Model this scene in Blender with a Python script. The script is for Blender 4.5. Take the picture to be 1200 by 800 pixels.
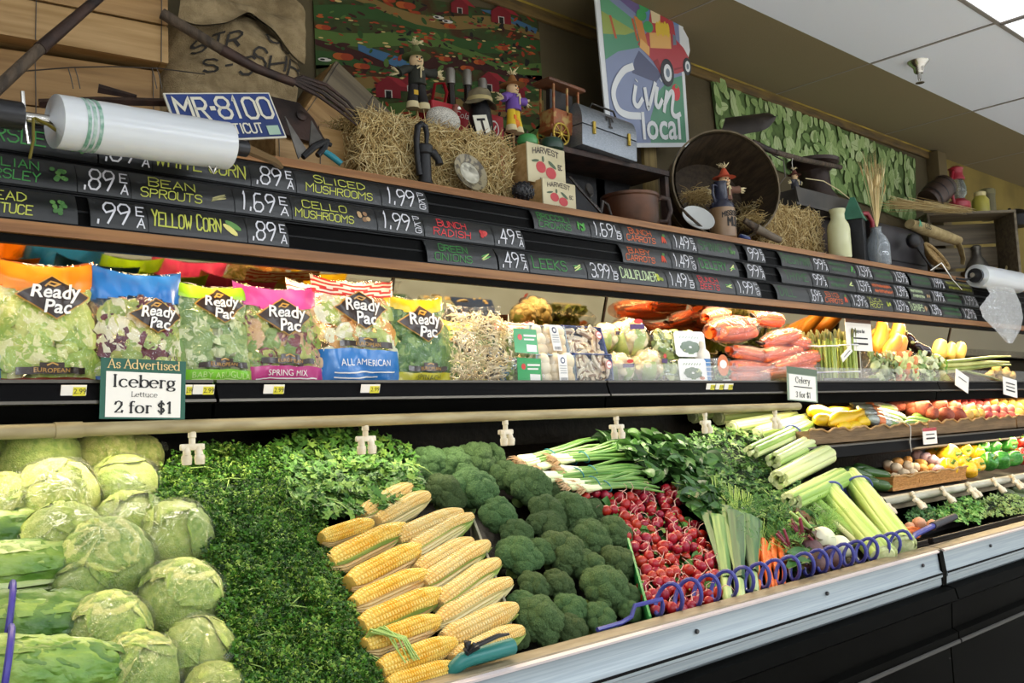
import bpy, bmesh, math, random
from mathutils import Vector as V, Matrix, Euler, noise
for o in list(bpy.data.objects): bpy.data.objects.remove(o)
SC = bpy.context.scene; COL = SC.collection
R = random.Random(7)
PI = math.pi
# ---------------------------------------------------------------- camera, light, exposure
H = 1.45                      # eye height above the floor
F = 1110.3                    # focal length in pixels of the 1200x800 frame
AX = (V((.73927067, .0284801, .67280589)), V((-.67205175, .09458996, .73443801)), V((-.04272381, -.99510885, .08906768)))
cd = bpy.data.cameras.new('camera'); cam = bpy.data.objects.new('camera', cd); COL.objects.link(cam)
cd.sensor_width = 36; cd.lens = F / 1200 * 36; cd.clip_start = .02
right = V((AX[0].x, AX[1].x, AX[2].x)); down = V((AX[0].y, AX[1].y, AX[2].y)); fwd = V((AX[0].z, AX[1].z, AX[2].z))
cam.matrix_world = Matrix(((right.x, -down.x, -fwd.x, 0), (right.y, -down.y, -fwd.y, 0), (right.z, -down.z, -fwd.z, H), (0, 0, 0, 1)))
SC.camera = cam
SC.view_settings.view_transform = 'Standard'; SC.view_settings.look = 'None'
SC.view_settings.gamma = 1; SC.view_settings.use_curve_mapping = False
SC.view_settings.exposure = 0.0
w = bpy.data.worlds.new('store_air'); SC.world = w; w.use_nodes = True
w.node_tree.nodes['Background'].inputs[0].default_value = (1, .97, .92, 1); w.node_tree.nodes['Background'].inputs[1].default_value = .55
def area(name, loc, size, power, col, aim, spread=180):
    l = bpy.data.lights.new(name, 'AREA'); l.shape = 'RECTANGLE'; l.size, l.size_y = size; l.energy = power; l.color = col
    l.spread = math.radians(spread)
    o = bpy.data.objects.new(name, l); COL.objects.link(o); o.location = loc
    d = V(aim).normalized(); q = d.to_track_quat('-Z', 'Y')
    # keep the long side along world X
    z = -d; x = V((1, 0, 0)); x = (x - z * x.dot(z)).normalized(); y = z.cross(x)
    o.rotation_euler = Matrix((x, y, z)).transposed().to_euler()
    return o
COOL = (.88, .94, 1.0); WARM = (1.0, .74, .42); NEUT = (1, .88, .68)
# ceiling fluorescents over the aisle, out of view
for x0 in (-.3, 2.5, 5.3):
    area('unseen_aisle_lamp', (x0, .55, 3.10), (2.4, .5), 13, COOL, (0, 0, -1))
for x0 in (-.5, 4.2, 8.0):  # farther rows added so the floor bounces light up to the ceiling
    for y0 in (-2.2, -4.6): area('unseen_aisle_lamp', (x0, y0, 3.10), (3.4, .6), 115, COOL, (0, 0, -1))
# tubes inside the canopy, over the upper shelf
for x0 in (.8, 3.2, 5.6):
    area('canopy_lamp', (x0, 2.12, 1.955), (2.3, .06), 21, WARM, (0, .10, -1))
# tubes under the upper shelf and under the shelves of the far case
for x0 in (.8, 3.0): area('shelf_lamp', (x0, 2.15, 1.488), (2.1, .05), 7.5, NEUT, (0, -.12, -1))
area('far_shelf_lamp', (5.6, 2.10, 1.486), (2.6, .05), 13, WARM, (0, -.1, -1))
area('far_low_shelf_lamp', (5.6, 1.97, 1.275), (2.6, .05), 9, WARM, (0, .05, -1))
# ---------------------------------------------------------------- measuring helpers
def ray(px, py):
    d = V((px - 600, py - 400, F)); return V((AX[0].dot(d), AX[1].dot(d), AX[2].dot(d)))
def at(px, py, y=None, z=None, x=None):
    r = ray(px, py)
    t = y / r.y if y is not None else ((z - H) / r.z if z is not None else x / r.x)
    return V((r.x * t, r.y * t, r.z * t + H))
def xat(px, y, z):            # X of the point on the line (y, z) seen in pixel column px
    z -= H; k = (px - 600) / F
    return -(y * right.y + z * right.z - k * (y * fwd.y + z * fwd.z)) / (right.x - k * fwd.x)
BS = .60; BZ = .945; BY = 1.52
def bed(px, py, h=0.0):       # the sloping face of the heaped produce
    r = ray(px, py); t = (BZ - BS * BY + h - H) / (r.z - BS * r.y)
    return V((r.x * t, r.y * t, r.z * t + H))
def depth(p): q = p - V((0, 0, H)); return q.dot(fwd)
def rad(px_r, p): return px_r * depth(p) / F
BN = V((0, -BS, 1)).normalized()
# ---------------------------------------------------------------- materials
def lin(h):
    h = h.lstrip('#'); c = [int(h[i:i+2], 16) / 255 for i in (0, 2, 4)]
    return tuple(x / 12.92 if x <= .04045 else ((x + .055) / 1.055) ** 2.4 for x in c) + (1,)
MC = {}
def mat(name, c, r=.5, m=0, c2=None, sc=8, bump=0, bsc=60, st=(1, 1, 1), rnd=0, sss=0, emit=0, spec=.5, c3=None, lo=.38, hi=.62, kind='noise', det=4, coat=0, trans=0, bst=None):
    if name in MC: return MC[name]
    M = bpy.data.materials.new(name); MC[name] = M; M.use_nodes = True
    nt = M.node_tree; b = nt.nodes['Principled BSDF']; N = nt.nodes.new; L = nt.links.new
    b.inputs['Roughness'].default_value = r; b.inputs['Metallic'].default_value = m; b.inputs['Specular IOR Level'].default_value = spec
    if coat: b.inputs['Coat Weight'].default_value = coat; b.inputs['Coat Roughness'].default_value = .12
    if trans: b.inputs['Transmission Weight'].default_value = trans
    if sss:
        b.inputs['Subsurface Weight'].default_value = sss; b.inputs['Subsurface Radius'].default_value = (.02, .015, .006); b.inputs['Subsurface Scale'].default_value = .5
    tc = N('ShaderNodeTexCoord'); src = None
    def tex(scale, stretch, k, d):
        mp = N('ShaderNodeMapping'); mp.inputs['Scale'].default_value = stretch; L(tc.outputs['Object'], mp.inputs[0])
        if k == 'voronoi':
            t = N('ShaderNodeTexVoronoi'); t.inputs['Scale'].default_value = scale
        else:
            t = N('ShaderNodeTexNoise'); t.inputs['Scale'].default_value = scale; t.inputs['Detail'].default_value = d
        L(mp.outputs[0], t.inputs['Vector'])
        return t.outputs['Distance'] if k == 'voronoi' else t.outputs['Fac']
    if c2:
        cr = N('ShaderNodeValToRGB'); e = cr.color_ramp.elements
        e[0].position = lo; e[0].color = lin(c); e[1].position = hi; e[1].color = lin(c2)
        if c3: q = e.new((lo + hi) / 2); q.color = lin(c3)
        L(tex(sc, st, kind, det), cr.inputs[0]); src = cr.outputs[0]
    if rnd:
        oi = N('ShaderNodeObjectInfo'); hs = N('ShaderNodeHueSaturation')
        mr = N('ShaderNodeMapRange'); mr.inputs[3].default_value = 1 - rnd; mr.inputs[4].default_value = 1 + rnd * .6
        L(oi.outputs['Random'], mr.inputs[0]); L(mr.outputs[0], hs.inputs['Value'])
        mh = N('ShaderNodeMapRange'); mh.inputs[3].default_value = .5 - rnd * .06; mh.inputs[4].default_value = .5 + rnd * .06
        L(oi.outputs['Random'], mh.inputs[0]); L(mh.outputs[0], hs.inputs['Hue'])
        if src: L(src, hs.inputs['Color'])
        else: hs.inputs['Color'].default_value = lin(c)
        src = hs.outputs[0]
    if src: L(src, b.inputs['Base Color'])
    else: b.inputs['Base Color'].default_value = lin(c)
    if emit:
        b.inputs['Emission Color'].default_value = lin(c); b.inputs['Emission Strength'].default_value = emit
    if bump:
        bp = N('ShaderNodeBump'); bp.inputs['Strength'].default_value = bump; bp.inputs['Distance'].default_value = .01
        L(tex(bsc, bst or st, kind, 3), bp.inputs['Height']); L(bp.outputs[0], b.inputs['Normal'])
    return M
def film(name, c='#ffffff', base=.10, bump=.6, bsc=14, rough=.12, haze=.0):
    if name in MC: return MC[name]
    M = bpy.data.materials.new(name); MC[name] = M; M.use_nodes = True
    nt = M.node_tree; nt.nodes.clear(); N = nt.nodes.new; L = nt.links.new
    out = N('ShaderNodeOutputMaterial'); mx = N('ShaderNodeMixShader'); tr = N('ShaderNodeBsdfTransparent'); gl = N('ShaderNodeBsdfGlossy')
    gl.inputs['Roughness'].default_value = rough; tr.inputs[0].default_value = lin(c)
    lw = N('ShaderNodeLayerWeight'); lw.inputs[0].default_value = .25
    ad = N('ShaderNodeMath'); ad.operation = 'MULTIPLY_ADD'; ad.inputs[1].default_value = .32; ad.inputs[2].default_value = base; ad.use_clamp = True
    tc = N('ShaderNodeTexCoord'); nz = N('ShaderNodeTexNoise'); nz.inputs['Scale'].default_value = bsc; nz.inputs['Detail'].default_value = 3; nz.inputs['Distortion'].default_value = 1.5
    bp = N('ShaderNodeBump'); bp.inputs['Strength'].default_value = bump; bp.inputs['Distance'].default_value = .02
    L(tc.outputs['Object'], nz.inputs['Vector']); L(nz.outputs['Fac'], bp.inputs['Height']); L(bp.outputs[0], gl.inputs['Normal']); L(bp.outputs[0], lw.inputs['Normal'])
    L(lw.outputs['Fresnel'], ad.inputs[0]); L(ad.outputs[0], mx.inputs[0]); L(tr.outputs[0], mx.inputs[1]); L(gl.outputs[0], mx.inputs[2])
    last = mx
    if haze:
        df = N('ShaderNodeBsdfDiffuse'); df.inputs[0].default_value = (.9, .92, .92, 1); m2 = N('ShaderNodeMixShader'); m2.inputs[0].default_value = haze
        L(mx.outputs[0], m2.inputs[1]); L(df.outputs[0], m2.inputs[2]); last = m2
    L(last.outputs[0], out.inputs[0]); return M
# ---------------------------------------------------------------- mesh builder
def frame_of(d, up=V((0, 0, 1))):
    d = d.normalized(); s = d.cross(up)
    if s.length < 1e-4: s = d.cross(V((0, 1, 0)))
    s.normalize(); return s, s.cross(d).normalized()
def basis(o, x, z):           # matrix with local X along x and local Z near z
    x = x.normalized(); y = z.cross(x).normalized(); z = x.cross(y)
    return Matrix(((x.x, y.x, z.x, o.x), (x.y, y.y, z.y, o.y), (x.z, y.z, z.z, o.z), (0, 0, 0, 1)))
def TR(x=0, y=0, z=0, rx=0, ry=0, rz=0, s=1):
    return Matrix.LocRotScale(V((x, y, z)), Euler((rx, ry, rz)), V((s, s, s)) if not isinstance(s, tuple) else V(s))
class MB:
    def __init__(s, m=None): s.v = []; s.f = []; s.mi = []; s.mats = []; s.cur = 0; s.use(m)
    def use(s, m):
        if m is None: return s
        if m not in s.mats: s.mats.append(m)
        s.cur = s.mats.index(m); return s
    def add(s, vs, fs, M=None):
        n = len(s.v)
        s.v.extend([(M @ V(p)) if M is not None else V(p) for p in vs])
        s.f.extend([tuple(i + n for i in f) for f in fs]); s.mi.extend([s.cur] * len(fs)); return s
    def box(s, c, d, bev=0, M=None):
        bm = bmesh.new(); bmesh.ops.create_cube(bm, size=1, matrix=Matrix.LocRotScale(V(c), None, V(d)))
        if bev: bmesh.ops.bevel(bm, geom=bm.edges[:], offset=bev, segments=2, affect='EDGES', profile=.6)
        bm.verts.index_update()
        s.add([v.co.copy() for v in bm.verts], [[v.index for v in f.verts] for f in bm.faces], M); bm.free(); return s
    def tube(s, pts, r, n=8, cap=True, loop=False, flat=1, up=V((0, 0, 1)), M=None):
        pts = [V(p) for p in pts]; k = len(pts); rs = r if isinstance(r, (list, tuple)) else [r] * k
        vs = []; fs = []; a = None
        for i, p in enumerate(pts):
            d = (pts[(i + 1) % k] - pts[i - 1]) if loop else (pts[min(i + 1, k - 1)] - pts[max(i - 1, 0)])
            if d.length < 1e-9: d = V((0, 0, 1))
            d.normalize()
            if a is None: a, b = frame_of(d, up)
            else:
                a = (a - d * a.dot(d)); a = a.normalized() if a.length > 1e-6 else frame_of(d)[0]; b = a.cross(d).normalized()
            for j in range(n):
                t = 2 * PI * j / n; vs.append(p + a * (math.cos(t) * rs[i]) + b * (math.sin(t) * rs[i] * flat))
        for i in range(k if loop else k - 1):
            for j in range(n):
                q = (i + 1) % k; fs.append((i * n + j, i * n + (j + 1) % n, q * n + (j + 1) % n, q * n + j))
        if cap and not loop: fs.append(tuple(range(n))[::-1]); fs.append(tuple((k - 1) * n + j for j in range(n)))
        return s.add(vs, fs, M)
    def lathe(s, prof, n=24, M=None, cap=True):   # prof of (radius, z)
        vs = []; fs = []
        for r, z in prof:
            for j in range(n): t = 2 * PI * j / n; vs.append((r * math.cos(t), r * math.sin(t), z))
        for i in range(len(prof) - 1):
            for j in range(n): fs.append((i * n + j, i * n + (j + 1) % n, (i + 1) * n + (j + 1) % n, (i + 1) * n + j))
        if cap:
            if prof[0][0] > 1e-5: fs.append(tuple(range(n))[::-1])
            if prof[-1][0] > 1e-5: fs.append(tuple((len(prof) - 1) * n + j for j in range(n)))
        return s.add(vs, fs, M)
    def blob(s, r=1, sub=3, amp=0, fr=2, seed=0, M=None, fn=None):
        bm = bmesh.new(); bmesh.ops.create_icosphere(bm, subdivisions=sub, radius=1)
        vs = []; rr = r if isinstance(r, tuple) else (r, r, r); off = V((seed * 3.7, seed * 1.3, seed * 7.1))
        for v in bm.verts:
            k = 1 + amp * noise.noise(v.co * fr + off) if amp else 1
            if fn: k *= fn(v.co)
            vs.append(V((v.co.x * rr[0] * k, v.co.y * rr[1] * k, v.co.z * rr[2] * k)))
        bm.verts.index_update()
        s.add(vs, [[v.index for v in f.verts] for f in bm.faces], M); bm.free(); return s
    def grid(s, nu, nv, fn, M=None, mfn=None, wrap=False):
        vs = [fn(i / nu, j / nv) for j in range(nv + 1) for i in range(nu + (0 if wrap else 1))]
        w = nu if wrap else nu + 1; n = len(s.v)
        s.v.extend([(M @ V(p)) if M is not None else V(p) for p in vs])
        for j in range(nv):
            for i in range(nu):
                if mfn: s.use(mfn((i + .5) / nu, (j + .5) / nv))
                q = (i + 1) % w
                s.f.append((n + j * w + i, n + j * w + q, n + (j + 1) * w + q, n + (j + 1) * w + i)); s.mi.append(s.cur)
        return s
    def prism(s, poly, t, M=None):     # polygon in local XZ (front at y=0), thickness t towards +Y
        n = len(poly)
        vs = [(x, 0, z) for x, z in poly] + [(x, t, z) for x, z in poly]
        fs = [tuple(range(n)), tuple(range(n, 2 * n))[::-1]] + [(i, (i + 1) % n, n + (i + 1) % n, n + i)[::-1] for i in range(n)]
        return s.add(vs, fs, M)
    def tri(s, poly, y=0, M=None):     # flat polygon in local XZ
        return s.add([(x, y, z) for x, z in poly], [tuple(range(len(poly)))], M)
    def disc(s, cx, cz, rx, rz, y=0, n=14, M=None, rot=0):
        c, q = math.cos(rot), math.sin(rot)
        return s.tri([(cx + rx * math.cos(2 * PI * i / n) * c - rz * math.sin(2 * PI * i / n) * q, cz + rx * math.cos(2 * PI * i / n) * q + rz * math.sin(2 * PI * i / n) * c) for i in range(n)], y, M)
    def build(s, name, parent=None, ang=40, M=None):
        me = bpy.data.meshes.new(name); me.from_pydata([tuple(p) for p in s.v], [], s.f); me.validate(clean_customdata=False)
        for m in s.mats: me.materials.append(m)
        if len(s.mats) > 1 and len(me.polygons) == len(s.mi): me.polygons.foreach_set('material_index', s.mi)
        me.polygons.foreach_set('use_smooth', [True] * len(me.polygons))
        if ang < 180: me.set_sharp_from_angle(angle=math.radians(ang))
        o = bpy.data.objects.new(name, me); COL.objects.link(o)
        if parent: o.parent = parent
        if M is not None: o.matrix_basis = M
        return o
def thing(name, label, cat, M=None, group=None):
    o = bpy.data.objects.new(name, None); o.empty_display_size = .05; COL.objects.link(o)
    if M is not None: o.matrix_basis = M if isinstance(M, Matrix) else Matrix.Translation(M)
    return tag(o, label, cat, group)
def tag(o, label, cat, group=None, kind=None):
    o['label'] = label; o['category'] = cat
    if group: o['group'] = group
    if kind: o['kind'] = kind
    return o
def struct(o): o['kind'] = 'structure'; return o
KIDS = {}
def dup(root, M, label=None, group=None):
    if root not in KIDS: KIDS[root] = [(c, list(c.children)) for c in root.children]
    r = root.copy(); COL.objects.link(r); r.matrix_basis = M
    if label: r['label'] = label
    if group: r['group'] = group
    for c, gs in KIDS[root]:
        d = c.copy(); COL.objects.link(d); d.parent = r
        for g in gs: e = g.copy(); COL.objects.link(e); e.parent = d
    return r
class Pool:                    # prototypes used in turn; the first use moves the prototype itself
    def __init__(s, protos): s.p = protos; s.used = set()
    def put(s, i, M, label, group=None):
        q = s.p[i % len(s.p)]
        if i % len(s.p) not in s.used:
            s.used.add(i % len(s.p)); q.matrix_basis = M; q['label'] = label
            if group: q['group'] = group
            return q
        return dup(q, M, label, group)
    def done(s):
        for i, q in enumerate(s.p):
            if i not in s.used:
                for c in list(q.children):
                    for g in list(c.children): bpy.data.objects.remove(g)
                    bpy.data.objects.remove(c)
                bpy.data.objects.remove(q)
ORD = ['', 'first', 'second', 'third', 'fourth', 'fifth', 'sixth', 'seventh', 'eighth', 'ninth', 'tenth', 'eleventh', 'twelfth', 'thirteenth', 'fourteenth', 'fifteenth', 'sixteenth', 'seventeenth', 'eighteenth']
# ---------------------------------------------------------------- lettering
GL = {'A': '002640 1232', 'B': '0006 063645443303 3342413000', 'C': '4536160501103041', 'D': '0006 062644422000', 'E': '46060040 0333', 'F': '460600 0333', 'G': '45361605011030414323', 'H': '0006 4046 0343', 'I': '2026', 'J': '4641301001', 'K': '0006 4603 0340', 'L': '060040', 'M': '0006234640', 'N': '00064046', 'O': '160501103041453616', 'P': '00063645443303', 'Q': '160501103041453616 2240', 'R': '00063645443303 2340', 'S': '453616050413334241301001', 'T': '0646 2620', 'U': '060110304146', 'V': '062046', 'W': '0610233046', 'X': '0046 0640', 'Y': '062346 2320', 'Z': '06460040', '0': '160501103041453616', '1': '152620', '2': '05163645440040', '3': '05163645443313 334241301001', '4': '30360242', '5': '460603334241301001', '6': '3616050110304142331302', '7': '064610', '8': '13020110304142331304051636454433', '9': '441304051636454420', '.': '1011', '-': '1333', '$': '2026 453616050413334241301001'}
LIFT = [0]
def ribbon(mb, pts, w, fn):           # a mitred brush stroke, lifted a hair above the stroke before it
    p = []
    for a in (V(q) for q in pts):
        if not p or (a - p[-1]).length > 1e-7: p.append(a)
    if len(p) < 2: return
    d0 = (p[1] - p[0]).normalized(); d1 = (p[-1] - p[-2]).normalized(); p[0] = p[0] - d0 * w * .35; p[-1] = p[-1] + d1 * w * .35
    if (p[0] - p[-1]).length < w * 1.2 and len(p) > 3: p[0] = p[0] + d0 * w * .35; p[-1] = p[-1] - d1 * w * .35
    e = w * .1; x, z = p[0]; c = V(fn(x, z)); n_ = (V(fn(x + e, z)) - c).cross(V(fn(x, z + e)) - c)
    LIFT[0] = (LIFT[0] + 1) % 6; n_ = n_.normalized() * (.00016 * LIFT[0]) if n_.length > 0 else V((0, 0, 0))
    q = []
    for i, a in enumerate(p):
        u = (a - p[i - 1]).normalized() if i else (p[1] - a).normalized(); v = (p[i + 1] - a).normalized() if i < len(p) - 1 else u
        m = u + v; m = m.normalized() if m.length > .2 else u; n = V((-m.y, m.x)); k = w / 2 / max(.45, n.dot(V((-u.y, u.x))))
        q.append((a, n * k))
        if i < len(p) - 1:
            L_ = (p[i + 1] - a).length; t = int(L_ / .009); nn = V((-v.y, v.x)) * w / 2
            for r in range(1, t + 1): q.append((a + v * (L_ * r / (t + 1)), nn))
    vs = []
    for a, n in q: b = a - n; c = a + n; vs += [V(fn(b.x, b.y)) + n_, V(fn(c.x, c.y)) + n_]
    mb.add(vs, [(2 * k, 2 * k + 2, 2 * k + 3, 2 * k + 1) for k in range(len(q) - 1)])
def marker(mb, txt, x0, x1, z0, z1, fn, wt=.11, slant=.12, big=1.0):
    # hand lettering filling the box x0..x1, z0..z1; fn maps flat (x, z) onto the surface
    adv = []
    for i, ch in enumerate(txt): adv.append({'I': .5, '1': .7, '.': .35, ' ': .6, 'M': 1.25, 'W': 1.25}.get(ch, 1.0))
    tot = sum(adv); cw = (x1 - x0) / tot; h = z1 - z0; x = x0; rr = random.Random(hash(txt) & 255 if 0 else len(txt) * 7 + ord(txt[0]))
    for i, ch in enumerate(txt):
        g = GL.get(ch); hh = h * (big if (i == 0 or txt[i - 1] == ' ') else 1.0); wd = cw * adv[i] * .78
        if g:
            dz = rr.uniform(-.03, .03) * h
            for stt in g.split():
                pts = []
                for k in range(0, len(stt), 2):
                    u = int(stt[k]) / 4; v = int(stt[k + 1]) / 6
                    if ch in 'I1.': u = u * .6 + .1
                    pts.append((x + u * wd + slant * v * hh, z0 + dz + v * hh))
                ribbon(mb, pts, h * wt, fn)
        x += cw * adv[i]
def text(mb, s, size, fn=None, bold=0, shear=0, align='CENTER', sx=1, M=None, y=0):
    c = bpy.data.curves.new('lettering', 'FONT'); c.body = s; c.size = size; c.offset = bold; c.shear = shear; c.align_x = align; c.align_y = 'CENTER'; c.resolution_u = 3
    o = bpy.data.objects.new('lettering', c); COL.objects.link(o)
    dg = bpy.context.evaluated_depsgraph_get(); e = o.evaluated_get(dg); me = e.to_mesh()
    vs = [(v.co.x * sx, v.co.y) for v in me.vertices]; fs = [tuple(p.vertices) for p in me.polygons]; e.to_mesh_clear()
    bpy.data.objects.remove(o); bpy.data.curves.remove(c)
    mb.add([fn(a, b) if fn else (a, y, b) for a, b in vs], fs, M); return mb

# ---- serif lettering for the printed signs
def _arc(cx, cy, rx, ry, a0, a1, n=14): return [(cx + rx * math.cos(math.radians(a0 + (a1 - a0) * i / n)), cy + ry * math.sin(math.radians(a0 + (a1 - a0) * i / n))) for i in range(n + 1)]
_B = _arc(.40, .32, .33, .32, 0, 360, 20)
SG = {'c': (.80, [_arc(.42, .32, .34, .32, 45, 315)]), 'e': (.82, [[(.10, .36), (.74, .36)], _arc(.42, .32, .34, .32, 8, 312)]), 'o': (.86, [_B]), 'd': (.95, [_B, '|', [(.72, 0), (.72, 1)]]), 'b': (.90, [_arc(.50, .32, .33, .32, 0, 360, 20), '|', [(.18, .02), (.18, 1)]]),
 'g': (.86, [_arc(.38, .40, .26, .24, 0, 360, 18), _arc(.40, -.10, .32, .15, 0, 360, 16), [(.2, .22), (.16, .12), (.4, .06)], [(.56, .58), (.76, .64)]]), 's': (.64, [[(.56, .50), (.44, .62), (.22, .62), (.10, .50), (.18, .38), (.46, .28), (.56, .16), (.46, .02), (.22, .0), (.08, .14)]]),
 'r': (.66, ['|', [(.20, 0), (.20, .64)], _arc(.42, .42, .22, .22, 150, 50, 6)]), 't': (.56, ['-', [(.26, .86), (.26, .12), (.34, .02), (.50, .06)], [(.04, .62), (.48, .62)]]), 'i': (.46, ['|', [(.22, 0), (.22, .64)], [(.17, .88), (.27, .88)]]), 'f': (.58, ['|', [(.24, 0), (.24, .80)], _arc(.42, .80, .18, .2, 180, 50, 6), [(.04, .62), (.50, .62)]]),
 'u': (.95, ['-', [(.18, .64), (.18, .18), (.30, .02), (.52, .03), (.70, .18)], '|', [(.70, 0), (.70, .64)]]), 'v': (.82, ['-', [(.10, .64), (.40, 0)], [(.40, 0), (.68, .64)]]), 'y': (.82, ['-', [(.10, .64), (.42, 0)], [(.70, .64), (.30, -.28), (.12, -.26)]]), 'l': (.46, ['|', [(.22, 0), (.22, 1)]]),
 'A': (1.05, ['_', [(.08, 0), (.50, 1)], '_', [(.50, 1), (.92, 0)], [(.24, .36), (.76, .36)]]), 'I': (.58, ['|', [(.28, 0), (.28, 1)]]), 'L': (.88, ['|', [(.26, 0), (.26, 1)], [(.2, .0), (.76, 0), (.82, .24)]]), 'C': (1.0, [_arc(.52, .5, .42, .5, 48, 312, 20), [(.82, .96), (.82, .68)]]),
 '2': (.80, [[(.10, .74), (.18, .92), (.40, 1), (.62, .90), (.64, .68), (.46, .40), (.10, .04), (.66, .04), (.72, .2)]]), '3': (.78, [[(.12, .82), (.34, 1), (.58, .92), (.58, .66), (.32, .54), (.60, .44), (.66, .2), (.50, .0), (.24, .0), (.10, .14)]]), '$': (.80, [[(.62, .76), (.5, .90), (.26, .90), (.12, .74), (.2, .58), (.54, .42), (.64, .26), (.5, .08), (.24, .08), (.10, .24)], [(.38, 1.08), (.38, -.08)]]), '1': (.62, ['_', [(.32, 0), (.32, 1)], [(.32, 1), (.12, .84)]]), ' ': (.42, [])}
def serif(mb, s, size, fn, thick=.17, thin=.06, sx=1.0):
    tot = sum(SG[c][0] for c in s); x = -tot / 2; sc = size * .72
    def seg(a, b, w):
        d = V(b) - V(a)
        if d.length < 1e-9: return
        d.normalize(); n = V((-d.y, d.x)) * w / 2; e = d * w * .25; q = [V(a) - e - n, V(b) + e - n, V(b) + e + n, V(a) - e + n]
        LIFT[0] = (LIFT[0] + 1) % 9; mb.add([V(fn(p.x * sc * sx, (p.y - .36) * sc)) - V((0, .00012 * LIFT[0], 0)) for p in q], [(0, 1, 2, 3)])
    for c in s:
        adv, st = SG[c]; fl = None
        for p in st:
            if isinstance(p, str): fl = p; continue
            for a, b in zip(p, p[1:]):
                dx, dy = b[0] - a[0], b[1] - a[1]; k = abs(dy) / max(1e-6, math.hypot(dx, dy)); seg((x + a[0], a[1]), (x + b[0], b[1]), thin + (thick - thin) * k ** 1.5 * (.45 if c == 'A' and dy > 0 else 1))
            if fl == '|': seg((x + p[0][0] - .14, .02), (x + p[0][0] + .14, .02), thin); seg((x + p[1][0] - .14, p[1][1] - .02), (x + p[1][0] + (.14 if c in 'IL' else .02), p[1][1] - .02), thin)
            if fl == '_': lo = min(p, key=lambda q: q[1]); seg((x + lo[0] - .14, .02), (x + lo[0] + .14, .02), thin)
            if fl == '-': hi = p[0]; seg((x + hi[0] - .13, hi[1] - .02), (x + hi[0] + .13, hi[1] - .02), thin)
            fl = None
        x += adv
    return mb
# ================================================================ the room
XL, XR = -2.6, 10.5
wallm = mat('olive_wall_paint', '#5f5439', .85, c2='#544a32', sc=3, bump=.15, bsc=90)
yelm = mat('yellow_wall', '#93803f', .85, c2='#7d6c35', sc=3)  # yellower stretch of wall beyond the post
floorm = mat('floor_tile', '#d3cec4', .35, c2='#c4beb2', sc=4)
tilew = mat('white_ceiling_tile', '#e6ebf5', .9, bump=.25, bsc=220)
tileb = mat('tan_ceiling_tile', '#7f7253', .9, bump=.25, bsc=220)
gridm = mat('ceiling_grid_metal', '#8b8680', .5)
white_p = mat('white_paint', '#e8e6e0', .6)
struct(MB(floorm).box(((XL + XR) / 2, -2.2, -.03), (XR - XL + .4, 10, .06)).build('floor'))
wb = MB(wallm).box(((XL + 6.36) / 2, 2.71, 1.6), (6.36 - XL, .1, 3.2)); wb.use(yelm).box(((6.36 + XR) / 2, 2.71, 1.6), (XR - 6.36, .1, 3.2))
struct(wb.build('wall_back'))
struct(MB(white_p).box((XR + .05, -2.2, 1.6), (.1, 9.8, 3.2)).build('wall_right'))
cl = MB(tilew).box(((XL + XR) / 2, -2.445, 3.17), (XR - XL, 9.11, .04)); cl.use(tileb).box(((XL + XR) / 2, 2.385, 3.171), (XR - XL, .55, .04))
struct(cl.build('ceiling'))
g = MB(gridm)
for k in range(-6, 6):
    x = 4.40 + 1.22 * k
    if XL < x < XR: g.box((x, -2.445, 3.148), (.012, 9.1, .006)); g.box((x, 2.385, 3.1505), (.006, .54, .003))
for k in range(0, 9):
    y = 2.11 - .595 * k
    if k: g.box(((XL + XR) / 2, y, 3.147), (XR - XL, .018, .006))
struct(g.build('trim_1'))
tm = MB(mat('brown_trim_wood', '#5a4a30', .7, c2='#7d6535', sc=6, st=(1, 8, 8))); tm.box(((XL + 6.3) / 2, 2.648, 3.122), (6.3 - XL, .02, .05), .004); tm.use(mat('yellow_tape', '#b59b3a', .6, c2='#7d6a35', sc=5)).box(((XL + 6.3) / 2, 2.642, 3.148), (6.3 - XL, .012, .012))
struct(tm.build('trim_2'))
struct(MB(mat('post_paint', '#6f6142', .8)).box((6.30, 2.62, 2.6), (.13, .08, 1.08), .006).build('trim_3'))
dm = mat('lit_diffuser', '#f6f9ff', .4, emit=1.15)
for i, x in enumerate((3.79, 5.01)):
    t = thing('ceiling_light', ('recessed fluorescent ceiling panel at the top edge of the picture, left one', 'recessed fluorescent ceiling panel in the top right corner')[i], 'ceiling light', V((x, 1.215, 3.135)), 'ceiling panels')
    fb = MB(gridm)
    for s in (-1, 1): fb.box((.598 * s, 0, .002), (.012, .58, .008)); fb.box((0, .285 * s, .002), (1.2, .012, .008))
    fb.build('frame', t); MB(dm).box((0, 0, .005), (1.185, .56, .005)).build('diffuser', t)
# sprinkler head
sp = at(1076, 72, z=3.15); t = thing('fire_sprinkler', 'chrome fire sprinkler head hanging from the white ceiling tile', 'sprinkler', sp)
ch = mat('chrome', '#c9c6c0', .22, m=1)
MB(ch).lathe([(.052, 0), (.050, -.006), (.034, -.022), (.026, -.034), (.024, -.052), (.018, -.06), (.0, -.06)], 24).build('escutcheon', t)
b = MB(ch).lathe([(.009, -.06), (.008, -.09), (.0, -.09)], 10); b.tube([(.008, 0, -.062), (.017, 0, -.075), (.004, 0, -.105)], .003, 6); b.tube([(-.008, 0, -.062), (-.017, 0, -.075), (-.004, 0, -.105)], .003, 6); b.build('frame', t)
MB(ch).lathe([(.0, -.105), (.02, -.106), (.021, -.109), (.0, -.110)], 14).build('deflector', t)
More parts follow.
